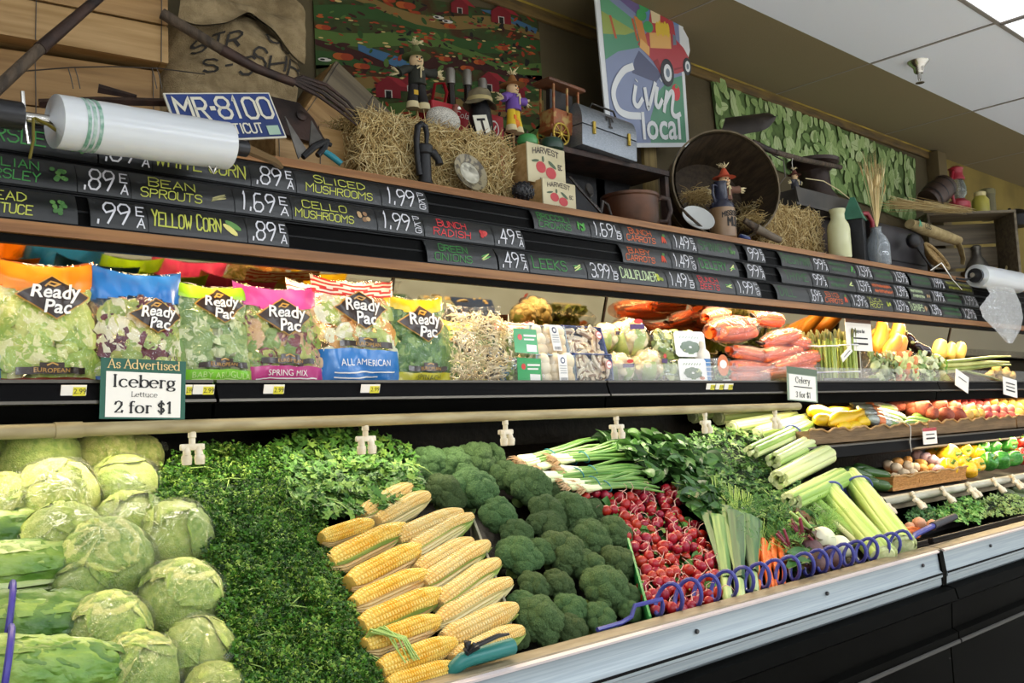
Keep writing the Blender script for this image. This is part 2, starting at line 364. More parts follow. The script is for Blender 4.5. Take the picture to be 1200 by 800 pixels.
# ================================================================ the refrigerated cases
blk = mat('black_case_enamel', '#040403', .55, c2='#060605', sc=3, spec=.02)
blk2 = mat('black_matte', '#0a0a0a', .7, spec=.1)
cream = mat('dirty_cream_plastic', '#9c8e74', .5, c2='#77694f', sc=14, st=(1, 6, 6), lo=.3, hi=.75)
silv = mat('brushed_bumper_metal', '#929b9f', .42, m=.35, c2='#838d93', sc=30, st=(.1, 8, 8))
ridge = mat('bumper_ridge', '#d2c6c6', .35, m=.2)
wet = mat('wet_black_liner', '#0b0908', .35, c2='#1a1512', sc=26, lo=.45, hi=.8, bump=.2, bsc=40, spec=.12)
def prof_x(mb, x0, x1, prof):       # profile of (y, z) swept along X
    n = len(prof); vs = [(x0, y, z) for y, z in prof] + [(x1, y, z) for y, z in prof]
    fs = [(i, (i + 1) % n, n + (i + 1) % n, n + i) for i in range(n)] + [tuple(range(n))[::-1], tuple(range(n, 2 * n))]
    return mb.add(vs, fs)
for k, (x0, x1, lab) in enumerate(((-2.2, 3.315, 'long black refrigerated produce case holding lettuce to celery behind a silver bumper'), (3.325, 9.4, 'black refrigerated produce case at the far right with extra lower shelves'))):
    t = thing('produce_case', lab, 'produce case')
    prof_x(MB(blk), x0, x1, [(1.475, .842), (1.44, .835), (1.43, .80), (1.455, .785), (1.46, .70), (1.44, .69), (1.44, .655), (1.47, .65), (1.47, .14), (1.56, .14), (1.56, 0), (2.6, 0), (2.6, .79), (1.53, .79), (1.53, .842)]).build('front_panel', t)
    prof_x(MB(silv), x0, x1 - .03, [(1.475, .842), (1.468, .850), (1.468, .872), (1.462, .876), (1.462, .890), (1.470, .898), (1.476, .960), (1.495, .962), (1.495, .842)]).build('bumper_rail', t)
    prof_x(MB(blk2), x0, x1 - .03, [(1.4615, .8835), (1.4600, .8850), (1.4600, .8885), (1.4625, .8905)]).build('groove_shade_strip', t)  # raised black strip painting the shade of a groove along the rail
    prof_x(MB(ridge), x0, x1 - .03, [(1.4685, .956), (1.466, .962), (1.475, .966), (1.478, .962)]).build('rail_trim', t)
    prof_x(MB(cream), x0, x1, [(1.478, .962), (1.480, .968), (1.524, .972), (1.530, .968), (1.530, .85), (1.4955, .85), (1.4955, .962)]).build('sill', t)
    prof_x(MB(mat('trim_bar', '#2f2d2b', .4, m=.5)), x0, x1, [(1.436, .668), (1.432, .664), (1.432, .656), (1.44, .654)]).build('kick_trim', t)
    if k == 0: prof_x(MB(blk), x1 - .029, x1 + .004, [(1.466, .845), (1.462, .89), (1.470, .958), (1.49, .961), (1.49, .845)]).build('joint_cap', t)
    x = x0 + .4
    while x < x1:
        MB(mat('bolt_steel', '#4a4a4c', .4, m=.8)).lathe([(.006, 0), (.006, .004), (.005, .006), (0, .006)], 10, M=Matrix.Translation((x, 1.472, .93)) @ Matrix.Rotation(PI / 2, 4, 'X')).build('rail_screw', t); x += .62
    db = MB(wet)
    if k == 0: prof_x(db, x0, x1, [(1.531, .80), (1.531, .84), (2.44, 1.385), (2.44, 1.33)])
    else: prof_x(db, x0, x1, [(1.531, .80), (1.531, .90), (2.2, .985), (2.44, .99), (2.44, .80)])
    db.build('deck', t)
    MB(wet).box(((x0 + x1) / 2, 2.475, 1.455), (x1 - x0, .05, 1.31)).build('back_panel', t)
    ub = MB(blk2).box(((x0 + x1) / 2, 2.57, 1.46), (x1 - x0, .14, 1.30)); ub.build('rear_shell', t)
# shelves with price channels
chan = mat('price_channel', '#0b0a0b', .45, spec=.05); lipm = mat('shelf_lip_metal', '#5d5850', .35, m=.8); shm = mat('shelf_enamel', '#3a3632', .5)
joints = [-2.2, -.36, .93, 2.225, 3.32, 4.6, 5.9, 7.6, 9.4]
for i in range(8):
    a, b_ = joints[i] + .004, joints[i + 1] - .004
    if b_ < 0: continue
    nm = ['', 'at the far left under the orange salad bag', 'under the pink and striped salad bags', 'under the mushrooms and cauliflower', 'under the carrots', 'under the asparagus and bagged greens', 'under the long green stalks', 'at the far right end'][i]
    t = thing('display_shelf', 'black upper display shelf section ' + nm, 'shelf', group='upper shelf sections')
    prof_x(MB(shm), a, b_, [(2.012, 1.566), (2.434, 1.566), (2.434, 1.552), (2.012, 1.552)]).build('deck', t)
    prof_x(MB(chan), a, b_, [(2.0, 1.576), (2.012, 1.578), (2.012, 1.530), (1.990, 1.530), (1.986, 1.536), (1.998, 1.572)]).build('price_channel', t)
    q = MB(lipm); prof_x(q, a, b_, [(1.994, 1.574), (1.996, 1.581), (2.012, 1.582), (2.012, 1.576)]); prof_x(q, a, b_, [(1.982, 1.532), (1.983, 1.538), (1.989, 1.538), (1.99, 1.53)]); q.build('lip', t)
    prof_x(MB(blk), a, b_, [(2.004, 1.529), (2.05, 1.529), (2.05, 1.492), (2.012, 1.488)]).build('fascia', t)
    MB(film('clear_fence', base=.0, bump=0, rough=.05)).box(((a + b_) / 2, 2.006, 1.608), (b_ - a - .01, .003, .055)).build('clear_fence', t)
# misting pipe
pvc = mat('cream_pipe_plastic', '#b5a67c', .45, c2='#8f7f58', sc=9, st=(1, 5, 5), lo=.3, hi=.7, rnd=0)
noz = mat('white_nozzle_plastic', '#ece2cb', .4, c2='#d9c9a8', sc=40)
def nozzle(t, x, y, z, tilt=0, s=1.0):
    M = Matrix.Translation((x, y, z)) @ Matrix.Rotation(tilt, 4, 'X') @ Matrix.Rotation(R.uniform(-.25, .25), 4, 'Z') @ Matrix.Scale(s, 4)
    b = MB(noz); b.lathe([(.0085, 0), (.009, -.012), (.007, -.014), (.007, -.028)], 12, M); b.box((0, 0, -.033), (.052, .014, .014), .004, M)
    for sx in (-1, 1):
        b.tube([(.012 * sx, 0, -.034), (.013 * sx, -.004, -.046), (.014 * sx, -.006, -.052)], [.008, .0085, .008], 10, M=M); b.lathe([(.0105, 0), (.0115, -.006), (.010, -.020), (.006, -.021), (0, -.017)], 12, M @ Matrix.Translation((.014 * sx, -.006, -.050)))
    return b.build('nozzle', t)
t = thing('misting_pipe', 'long cream misting pipe with white nozzles under the upper shelf', 'pipe', V((.5, 1.975, 1.480)))
for i, (a, b_) in enumerate(((-1.6, .61), (.615, 3.30))):
    MB(pvc).tube([(a - .5, 0, 0), (b_ - .5, 0, 0)], .0145, 14).build('pipe_length', t)
MB(pvc).tube([(.588 - .5, 0, 0), (.640 - .5, 0, 0)], .0165, 14).build('coupling', t)
for px in (225, 428, 592, 722, 826, 908):
    nozzle(t, xat(px, 1.975, 1.465) - .5, 0, -.012)
# ================================================================ canopy: sign board, mirrors
wood = mat('oak_trim', '#96683a', .5, c2='#7a5029', sc=5, st=(.6, 14, 14), bump=.05)
bdm = mat('board_black', '#080808', .5, spec=.05); trk = mat('board_track', '#0c0c0d', .4, spec=.15)
yb = lambda z: 2.0 + (z - 1.87) * .296
t = thing('sign_board', 'long black overhead price board edged with oak trim', 'sign board')
x0, x1 = -1.4, 9.4
prof_x(MB(bdm), x0, x1, [(yb(1.895), 1.895), (yb(2.115), 2.115), (2.36, 2.117), (2.36, 2.09), (yb(2.09) + .02, 2.09), (yb(1.895) + .02, 1.895)]).build('board', t)
prof_x(MB(wood), x0, x1, [(yb(2.115) - .012, 2.1155), (yb(2.14) - .012, 2.139), (yb(2.14) + .06, 2.140), (2.645, 2.140), (2.645, 2.118), (yb(2.115), 2.1175)]).build('top_trim', t)
prof_x(MB(wood), x0, x1, [(yb(1.87) - .012, 1.868), (yb(1.895) - .012, 1.8945), (2.02, 1.8945), (2.02, 1.868)]).build('bottom_trim', t)
prof_x(MB(blk2), x0, x1, [(2.000, 1.867), (2.02, 1.867), (2.02, 1.85), (2.006, 1.85)]).build('drip_edge', t)
prof_x(MB(white_p), x0, x1, [(2.07, 1.985), (2.26, 2.02), (2.26, 2.01), (2.07, 1.975)]).build('lamp_reflector', t)
tk = MB(trk)
ROWZ = [(2.047, 2.110), (1.973, 2.036), (1.899, 1.962)]
for z0, z1 in ROWZ:
    for z in (z0 - .004, z1 + .001): prof_x(tk, x0, x1, [(yb(z) - .006, z), (yb(z) - .006, z + .003), (yb(z), z + .003), (yb(z), z)])
    zc = (z0 + z1) / 2; prof_x(tk, x0, x1, [(yb(zc) - .002, zc - .002), (yb(zc) - .002, zc + .002), (yb(zc), zc + .002), (yb(zc), zc - .002)])
tk.build('card_track', t)
mirror = mat('mirror_glass', '#8f8468', .05, m=1)
mj = [-1.4, .55, 1.66, 2.62, 3.7, 4.75, 5.6, 7.2, 9.4]
for i in range(8):
    if mj[i + 1] < .2: continue
    nm = ['', 'above the orange and blue salad bags', 'above the striped salad bag and sprouts', 'above the mushrooms', 'above the carrot bags', 'above the asparagus', 'above the eggplant', 'at the far right'][i] if i else 'at the far left'
    t2 = thing('back_mirror', 'tilted back mirror panel of the upper shelf ' + nm, 'mirror', group='shelf mirrors')
    a, b_ = mj[i] + .003, mj[i + 1] - .003
    prof_x(MB(mirror), a, b_, [(2.428, 1.568), (2.300, 2.00), (2.307, 2.002), (2.435, 1.570)]).build('glass', t2)
    MB(mat('dark_mirror_edge', '#2a2118', .4, m=.5)).tube([(b_ - .002, 2.425, 1.572), (b_ - .002, 2.298, 1.995)], .004, 6).build('edge_strip', t2)
# ---- cards on the board
card = mat('black_card', '#141617', .34, c2='#0f1112', sc=30, spec=.55)
CC = {'g': mat('ink_green', '#37803a', .6), 'y': mat('ink_lime', '#b6bb4c', .6), 'w': mat('ink_white', '#d2d2d8', .6), 'r': mat('ink_red', '#d3343a', .6), 'o': mat('ink_orange', '#d9682f', .6), 'p': mat('ink_pale', '#c3d6a5', .6), 'd': mat('ink_dark_green', '#3b6a3c', .6), 'b': mat('ink_tan', '#b08f68', .6)}
def face_fn(row, lift=0.0):
    z0, z1 = ROWZ[row]
    def fn(x, z):
        v = (z - z0) / (z1 - z0)
        return V((x, yb(z) - .0055 - .011 * math.sin(PI * min(max(v * .62 + .12, 0), 1)) * 1.0 + .006 * v * v - lift, z))
    return fn
def put_card(row, px0, px1):
    z0, z1 = ROWZ[row]; zc = (z0 + z1) / 2; yc = yb(zc) - .012
    return xat(px0, yc, zc), xat(px1, yc, zc), z0, z1
def card_mesh(t, row, x0, x1, z0, z1, o):
    f = face_fn(row); b = MB(card); n = 14
    b.grid(1, n, lambda u, v: f(x0 + (x1 - x0) * u, z0 + (z1 - z0) * v) - o)
    bk = lambda u, v: f(x0 + (x1 - x0) * u, z0 + (z1 - z0) * v) - o + V((0, .003, 0))
    b.grid(1, n, lambda u, v: bk(1 - u, v)); b.build('card', t)
def squig(mb, x0, x1, z0, z1, fn, seed):
    rr = random.Random(seed); n = max(3, int((x1 - x0) / ((z1 - z0) * .55)))
    for i in range(n):
        a = x0 + (x1 - x0) * i / n; w_ = (x1 - x0) / n * .75
        pts = [(a + w_ * rr.uniform(0, .3), z0 + (z1 - z0) * rr.uniform(.0, .2)), (a + w_ * rr.uniform(.1, .5), z1), (a + w_ * rr.uniform(.5, 1), z0 + (z1 - z0) * rr.uniform(.1, .7)), (a + w_, z0 + (z1 - z0) * rr.uniform(.5, 1))]
        ribbon(mb, pts, (z1 - z0) * .13, fn)
def pict(t, kind, cx, cz, s, fn, o):
    g_ = {'leafy': ('#3f6d33', '#54803c'), 'corn': ('#5c8a46', '#d8cf7a'), 'mush': ('#b49468', '#8a6a4a'), 'red': ('#b62c2c', '#cc4440'), 'broc': ('#3f8a35', '#55a348'), 'yel': ('#b7bd3c', '#8a9a30'), 'carrot': ('#cf4a2c', '#4f7a3a'), 'onion': ('#4f9a4a', '#cfd98a'), 'sprout': ('#b7b07a', '#8d8a58')}[kind]
    A = mat('paint_' + kind + '_one', g_[0], .6); B = mat('paint_' + kind + '_two', g_[1], .6); b = MB(A); rr = random.Random(int(cx * 997) & 1023)
    ph = lambda x, z: fn(x, z) - o
    def dsc(x, z, rx, rz, rot=0, n=10):
        c, q = math.cos(rot), math.sin(rot)
        lv = .0003 * len(b.f); pts = [(rx * math.cos(2 * PI * i / n), rz * math.sin(2 * PI * i / n)) for i in range(n)]
        b.add([ph(x + p * c - r_ * q, z + p * q + r_ * c) - V((0, min(lv, .0012), 0)) for p, r_ in pts], [tuple(range(n))])
    if kind in ('leafy', 'broc'):
        for i in range(11): b.use(A if i % 3 else B); dsc(cx + rr.uniform(-.8, .8) * s, cz + rr.uniform(-.7, .7) * s, .3 * s, .25 * s, rr.uniform(0, 3))
    elif kind == 'corn':
        dsc(cx + .25 * s, cz + .3 * s, 1.1 * s, .4 * s, -.5); b.use(B); dsc(cx - .2 * s, cz - .3 * s, 1.1 * s, .38 * s, -.65)
    elif kind in ('mush', 'red', 'yel'):
        for i in range(6): b.use(A if i % 2 else B); dsc(cx + rr.uniform(-.8, .8) * s, cz + rr.uniform(-.5, .5) * s, .36 * s, .34 * s, 0)
    elif kind == 'carrot':
        for i in range(3): dsc(cx + (i - 1) * .35 * s, cz - .1 * s, .18 * s, .75 * s, .3 * (i - 1))
        b.use(B); dsc(cx + .4 * s, cz + .8 * s, .5 * s, .3 * s, .5)
    else:
        for i in range(5): b.use(A if i % 2 else B); dsc(cx + rr.uniform(-.2, .2) * s, cz + rr.uniform(-.35, .35) * s, 1.0 * s, .10 * s, rr.uniform(-.2, .6))
    b.build('painted_picture', t)
def name_card(row, px0, px1, lines, col, pic=None, lab=None, tx=None):
    x0, x1, z0, z1 = put_card(row, px0, px1); o = V(((x0 + x1) / 2, yb(z0) - .01, z0)); f = face_fn(row, .0011)
    who = ' '.join(lines).lower() if lines else ''
    t = thing('name_card', lab or ('black sign card hand lettered %s in %s' % (who.upper(), {'g': 'green', 'y': 'lime yellow', 'r': 'red', 'o': 'orange', 'p': 'pale green', 'd': 'dark green', 'w': 'white', 'b': 'tan'}[col])), 'sign card', o, 'name cards on the price board')
    card_mesh(t, row, x0, x1, z0, z1, o)
    h = z1 - z0; wd = x1 - x0; a = x0 + wd * .05; e = x1 - wd * (.34 if pic else .06)
    if tx: a, e = x0 + wd * tx[0], x0 + wd * tx[1]
    b = MB(CC[col]); fo = lambda x, z: f(x, z) - o
    if lines:
        if len(lines) == 1: marker(b, lines[0], a, e, z0 + h * .26, z0 + h * .76, fo, big=1.18)
        else:
            for i, s in enumerate(lines): ind = (e - a) * (.14 if i == 0 and len(lines[0]) < len(lines[1]) else 0); marker(b, s, a + ind, e - ind * .6, z0 + h * (.56 - .42 * i), z0 + h * (.86 - .42 * i), fo, wt=.13, big=1.12)
    else:
        squig(b, a, e, z0 + h * .55, z0 + h * .82, fo, int(px0)); squig(b, a + wd * .05, e, z0 + h * .16, z0 + h * .42, fo, int(px1))
    b.build('lettering', t)
    if pic: pict(t, pic, x1 - wd * .16, z0 + h * .5, h * .30, f, o)
def price(row, px0, px1, s, unit, near):
    x0, x1, z0, z1 = put_card(row, px0, px1); o = V(((x0 + x1) / 2, yb(z0) - .01, z0)); f = face_fn(row, .0011); fo = lambda x, z: f(x, z) - o
    t = thing('price_card', 'black price card %s %s %s' % (s, unit, near if 'card' in near else 'beside the ' + near + ' sign'), 'price card', o, 'price cards on the price board')
    card_mesh(t, row, x0, x1, z0, z1, o)
    h = z1 - z0; wd = x1 - x0; b = MB(CC['w']); marker(b, s, x0 + wd * .10, x0 + wd * (.70 if len(s) < 4 else .72), z0 + h * .14, z0 + h * .88, fo, wt=.085, slant=.16)
    n = len(unit)
    for i, c in enumerate(unit): marker(b, c, x0 + wd * .80, x0 + wd * .97, z0 + h * (.90 - (i + .9) * .82 / n), z0 + h * (.90 - (i + .1) * .82 / n), fo, wt=.14)
    b.build('lettering', t)
NC = [(0, -62, 113, ['PARSLEY'], 'g', 'leafy', 'black sign card lettered PARSLEY partly behind the large bag roll', (.1, .74)), (0, 178, 292, ['WHITE CORN'], 'y', None, None, (.02, .96)), (0, 346, 445, ['SLICED', 'MUSHROOMS'], 'y', None, None, (.1, .9)), (0, 624, 690, ['BROCCOLI', 'CROWNS'], 'g', 'broc', None, (.08, .66)), (0, 729, 785, ['BUNCH', 'CARROTS'], 'o', 'carrot', None, (.06, .66)), (0, 816, 864, ['SPINACH'], 'd', 'leafy', None, (.06, .7)), (0, 914, 951, ['FRESH MINT'], 'd', None, None, (.04, .96)), (0, 970, 1002, [], 'd', 'broc', 'dark green lettered sign card right of the FRESH MINT price'), (0, 1022, 1045, [], 'd', None, 'dark green lettered sign card left of the board joint, top row'), (0, 1066, 1090, [], 'd', None, 'dark green lettered sign card right of the board joint, top row'), (0, 1107, 1139, [], 'y', None, 'faint yellow lettered sign card behind the hanging steel rod'),
 (1, -48, 89, ['ITALIAN', 'PARSLEY'], 'g', 'leafy', None, (.1, .68)), (1, 153, 273, ['BEAN', 'SPROUTS'], 'y', 'sprout', None, (.08, .68)), (1, 341, 440, ['CELLO', 'MUSHROOMS'], 'y', 'mush', None, (.03, .72)), (1, 496, 577, ['BUNCH', 'RADISH'], 'r', 'red', None, (.12, .66)), (1, 728, 785, ['BABY', 'CARROTS'], 'o', 'carrot', None, (.06, .66)), (1, 816, 864, ['CELERY'], 'g', 'onion', None, (.06, .72)), (1, 914, 950, ['THYME'], 'd', None, None, (.14, .9)), (1, 969, 1001, [], 'd', 'onion', 'dark green lettered sign card right of the THYME price'), (1, 1021, 1046, [], 'o', None, 'orange lettered sign card left of the board joint, middle row'), (1, 1066, 1090, [], 'p', 'mush', 'pale green lettered sign card with mushroom picture right of the board joint'), (1, 1107, 1126, [], 'd', None, 'narrow dark green sign card in the middle row left of the small bag roll'),
 (2, -45, 90, ['HEAD', 'LETTUCE'], 'y', 'leafy', None, (.1, .60)), (2, 173, 288, ['YELLOW CORN'], 'y', 'corn', None, (.03, .73)), (2, 499, 581, ['GREEN', 'ONIONS'], 'g', 'onion', None, (.1, .64)), (2, 619, 686, ['LEEKS'], 'g', 'onion', None, (.06, .66)), (2, 725, 780, ['CAULIFLOWER'], 'p', 'yel', None, (.02, .78)), (2, 814, 860, ['BUNCH', 'BEETS'], 'r', 'onion', None, (.1, .6)), (2, 909, 947, ['DILL'], 'd', None, None, (.1, .6)), (2, 964, 995, ['BIG', 'CARROTS'], 'o', 'carrot', None, (.04, .7)), (2, 1017, 1045, ['YUCA', 'ROOT'], 'y', 'yel', None, (.04, .6)), (2, 1065, 1088, ['TURNIPS'], 'p', 'mush', None, (.02, .74)), (2, 1103, 1126, [], 'd', None, 'dark green lettered sign card right of the TURNIPS price')]
for c in NC: name_card(*c)
for c in [(0, 115, 177, '.89', 'EA', 'PARSLEY'), (0, 293, 345, '.89', 'EA', 'WHITE CORN'), (0, 446, 500, '1.99', 'PKG', 'SLICED MUSHROOMS'), (0, 691, 728, '1.69', 'LB', 'BROCCOLI CROWNS'), (0, 786, 815, '1.49', 'EA', 'BUNCH CARROTS'), (0, 874, 895, '99', 'EA', 'SPINACH'), (0, 952, 969, '99', 'EA', 'FRESH MINT'), (0, 1003, 1021, '1.59', 'EA', 'green lettered top row'), (0, 1046, 1063, '1.59', 'EA', 'green top row card nearest the joint'), (0, 1091, 1106, '1.99', 'EA', 'top row card right of the joint'),
 (1, 90, 152, '.89', 'EA', 'ITALIAN PARSLEY'), (1, 274, 340, '1.69', 'EA', 'BEAN SPROUTS'), (1, 441, 495, '1.99', 'PKG', 'CELLO MUSHROOMS'), (1, 578, 613, '.49', 'EA', 'BUNCH RADISH'), (1, 786, 815, '1.49', 'PKG', 'BABY CARROTS'), (1, 874, 895, '99', 'EA', 'CELERY'), (1, 951, 968, '99', 'EA', 'THYME'), (1, 1002, 1020, '1.59', 'EA', 'green middle row'), (1, 1047, 1063, '1.39', 'EA', 'orange middle row'), (1, 1091, 1106, '1.99', 'EA', 'mushroom middle row'), (1, 1127, 1145, '1.99', 'EA', 'narrow dark green'),
 (2, 105, 172, '.99', 'EA', 'HEAD LETTUCE'), (2, 289, 337, '.89', 'EA', 'YELLOW CORN'), (2, 583, 618, '.49', 'EA', 'GREEN ONIONS'), (2, 687, 724, '3.99', 'LB', 'LEEKS'), (2, 781, 813, '1.49', 'LB', 'CAULIFLOWER'), (2, 861, 890, '1.99', 'PKG', 'BUNCH BEETS'), (2, 948, 963, '.69', 'EA', 'DILL'), (2, 996, 1016, '1.39', 'PKG', 'BIG CARROTS'), (2, 1046, 1064, '1.69', 'LB', 'YUCA ROOT'), (2, 1089, 1102, '1.39', 'LB', 'TURNIPS'), (2, 1127, 1143, '1.29', 'EA', 'bottom row card right of TURNIPS')]: price(*c)
# ================================================================ produce on the lower deck
def ax(p, q, up=None):       # matrix at p with local X towards q
    return basis(p, q - p, up or BN)
# ---- iceberg lettuce in film
let_m = [mat('iceberg_leaf_%d' % i, c, .45, c2=c2, c3=c3, sc=7, st=(1, 1, 1), bump=.55, bsc=26, det=6, lo=.3, hi=.7, sss=.12) for i, (c, c2, c3) in enumerate((('#e3e294', '#c0cd68', '#d3d97c'), ('#d0d97c', '#a0bb50', '#bccb66'), ('#bccd70', '#82a644', '#a2bb58')))]
wrap = film('lettuce_wrap', base=.07, bump=1.0, bsc=8, rough=.14, haze=.015)
def lettuce(i):
    t = thing('iceberg_lettuce', 'x', 'lettuce', group='wrapped iceberg lettuces'); m = let_m[i % 3]
    b = MB(m); sd = i * 5 + 1
    def veins(c):
        a = math.atan2(c.y, c.x); return 1 + .022 * math.sin(a * 9 + 5 * noise.noise(c * 1.5 + V((sd, 0, 0)))) * (1 - abs(c.z)) + .035 * noise.noise(c * 5 + V((0, sd, 0))) + .02 * noise.noise(c * 12)
    b.blob(.94, 4, .10, 1.3, sd, None, veins); b.build('head', t)
    rr = random.Random(sd)
    for k in range(5):
        lb = MB(let_m[(i + (k > 2)) % 3]); Q = Euler((rr.uniform(0, 6), rr.uniform(0, 6), rr.uniform(0, 6))).to_matrix().to_4x4(); ph = rr.uniform(0, 9)
        def fn(u, v):
            th = (u - .5) * 2.0; f_ = .1 + v * 1.75; edge = max(0, abs(u - .5) * 2 - .6) + max(0, v - .8) * 2
            r = .985 + .035 * edge + .022 * math.sin(u * 26 + ph) * (.3 + v) + .02 * math.sin(v * 17 + u * 9 + ph) - .03 * math.exp(-((u - .5) / .05) ** 2) * (1 - v) * -1
            w_ = math.sin(PI * min(.95, .12 + v * .8)) ; th *= w_
            return V((r * math.cos(th) * math.sin(f_), r * math.sin(th) * math.sin(f_), r * math.cos(f_)))
        lb.grid(18, 14, fn, Q); lb.build('outer_leaf', t)
    f_ = MB(wrap); f_.blob(1.03, 4, .10, 1.3, sd, None, lambda c: 1 + .05 * abs(noise.noise(c * 4 + V((sd, 3, 0)))) + .025 * abs(noise.noise(c * 9 + V((0, sd, 0))))); 
    d = Euler((0, .9, rr.uniform(-1, 1))).to_matrix().to_4x4()
    pts = []
    for k in range(7): a = (k - 3) * .17; pts.append(V((math.sin(a) * .62, .05 * math.sin(k * 2.4), 1.02 + .30 * math.cos(a * 2.2))))
    f_.add([V((0, 0, .98))] + pts, [(0, k + 1, k + 2) for k in range(6)], d)
    f_.build('plastic_film', t, ang=180)
    return t
LP = Pool([lettuce(i) for i in range(4)])
LET = [(45, 537, 46, 'at the very top left, half under the misting pipe'), (125, 533, 34, 'at the back, second from the left under the pipe'), (165, 535, 24, 'smallest, at the back beside the parsley'), (5, 590, 34, 'cut by the left edge of the picture'), (65, 587, 47, 'above the romaine, third row from the pipe'), (145, 572, 37, 'right of the large pale one, touching the parsley'), (74, 635, 44, 'left of centre, just above the upright romaine'), (152, 615, 38, 'in the middle, behind the two largest'), (203, 633, 43, 'touching the parsley with a film tail at its side'), (123, 663, 53, 'largest and greenest, in the middle of the heap'), (210, 706, 48, 'on the right side with a folded film flap'), (126, 742, 46, 'left of the dark gap, near the romaine'), (231, 767, 41, 'at the lower right next to the parsley'), (160, 792, 48, 'at the bottom edge with a film tail standing up'), (250, 812, 34, 'at the bottom edge beside the parsley'), (95, 690, 30, 'mostly hidden under the largest one')]
for i, (px, py, r, lab) in enumerate(LET):
    p = bed(px, py, -.02); rr_ = rad(r, p)
    M = Matrix.Translation(p) @ Euler((R.uniform(-.6, .9), R.uniform(-.6, .6), R.uniform(0, 6))).to_matrix().to_4x4() @ Matrix.Scale(rr_ * 1.08, 4)
    LP.put([2, 0, 0, 0, 0, 1, 1, 1, 1, 2, 2, 2, 1, 2, 1, 2][i] if i != 9 else 2, M, 'film wrapped iceberg lettuce ' + lab)
LP.done()
# ---- romaine
rom = [mat('romaine_leaf_%d' % i, c, .42, c2=c2, sc=14, st=(.5, 1, 1), bump=.6, bsc=50, det=6, lo=.35, hi=.65, sss=.08) for i, (c, c2) in enumerate((('#a3bb58', '#5f8a33'), ('#7f9f48', '#3a6624'), ('#cdd685', '#98b452')))]
rib_m = mat('romaine_rib', '#dbe2b0', .4, c2='#c3d389', sc=12); band_m = mat('purple_rubber_band', '#3d3290', .45)
def romaine(i, lab, M, band=True, light=False):
    t = thing('romaine_lettuce', lab, 'lettuce', M, 'romaine lettuces'); rr = random.Random(i + 40); L_ = .30
    for k in range(7):
        a0 = k * 2 * PI / 7 + rr.uniform(-.3, .3); b = MB(rom[2 if light and k % 2 else (k + i) % 2]); ln = L_ * rr.uniform(.9, 1.04); sz = .052 * (1 + .05 * (k % 3))
        def fn(u, v, a0=a0, ln=ln, sz=sz, ph=rr.uniform(0, 9)):
            s = (u - .5) * 2; x = ln * (v - .45); prof = (1 - abs(1.9 * v - .98) ** 3.2) ** .5 * (.86 + .14 * v)
            a = a0 + s * (1.0 + .15 * math.sin(v * 5)); r = sz * prof * (1 - .10 * (1 - abs(s))) + .006 * noise.noise(V((v * 11, s * 3.5, ph))) + .004 * noise.noise(V((v * 26, s * 8, ph)))
            return V((x, r * math.cos(a) * 1.12, r * math.sin(a)))
        b.grid(18, 40, fn); lf_ = b.build('leaf', t)
        if k % 3 == 1: q = MB(rib_m); q.tube([V((ln * (v - .45), math.cos(a0) * sz * 1.14 * (1 - abs(1.9 * v - .98) ** 3.2) ** .5 * (.86 + .14 * v) * .95, math.sin(a0) * sz * (1 - abs(1.9 * v - .98) ** 3.2) ** .5 * (.86 + .14 * v) * .95)) for v in (0, .2, .4, .6, .8, .95)], [.008, .007, .005, .004, .0025, .001], 6, flat=.5); q.build('rib', lf_)
    if light: MB(rib_m).tube([V((ln * (v - .45), -.062 * (1 - v * .25), -.004 + .012 * v)) for v in (0, .25, .5, .75, .97)], [.013, .011, .009, .006, .003], 8, flat=.6).build('rib', t)
    if band:
        MB(band_m).tube([V((-.020, .072 * math.cos(a), .066 * math.sin(a))) for a in [2 * PI * k / 24 for k in range(24)]], .0055, 6, loop=True, flat=1).build('rubber_band', t)
    return t
def rom_put(i, a, b_, lab, **k):
    p, q = bed(*a, k.pop('h', -.02)), bed(*b_, k.pop('h2', -.02)); romaine(i, lab, ax(p * .5 + q * .5, q), **k)
rom_put(0, (-50, 668), (78, 662), 'pale romaine lettuce without a band lying uppermost beside the iceberg heap', band=False, light=True)
rom_put(1, (-40, 728), (84, 728), 'green romaine lettuce with a purple band, second from the bottom left corner')
rom_put(2, (-65, 786), (104, 784), 'romaine lettuce with a purple band in the bottom left corner', h=.02, h2=.02)
rom_put(3, (-60, 628), (30, 620), 'yellowish romaine lettuce at the left edge below the highest iceberg heads', band=False, light=True, h=-.05, h2=-.05)
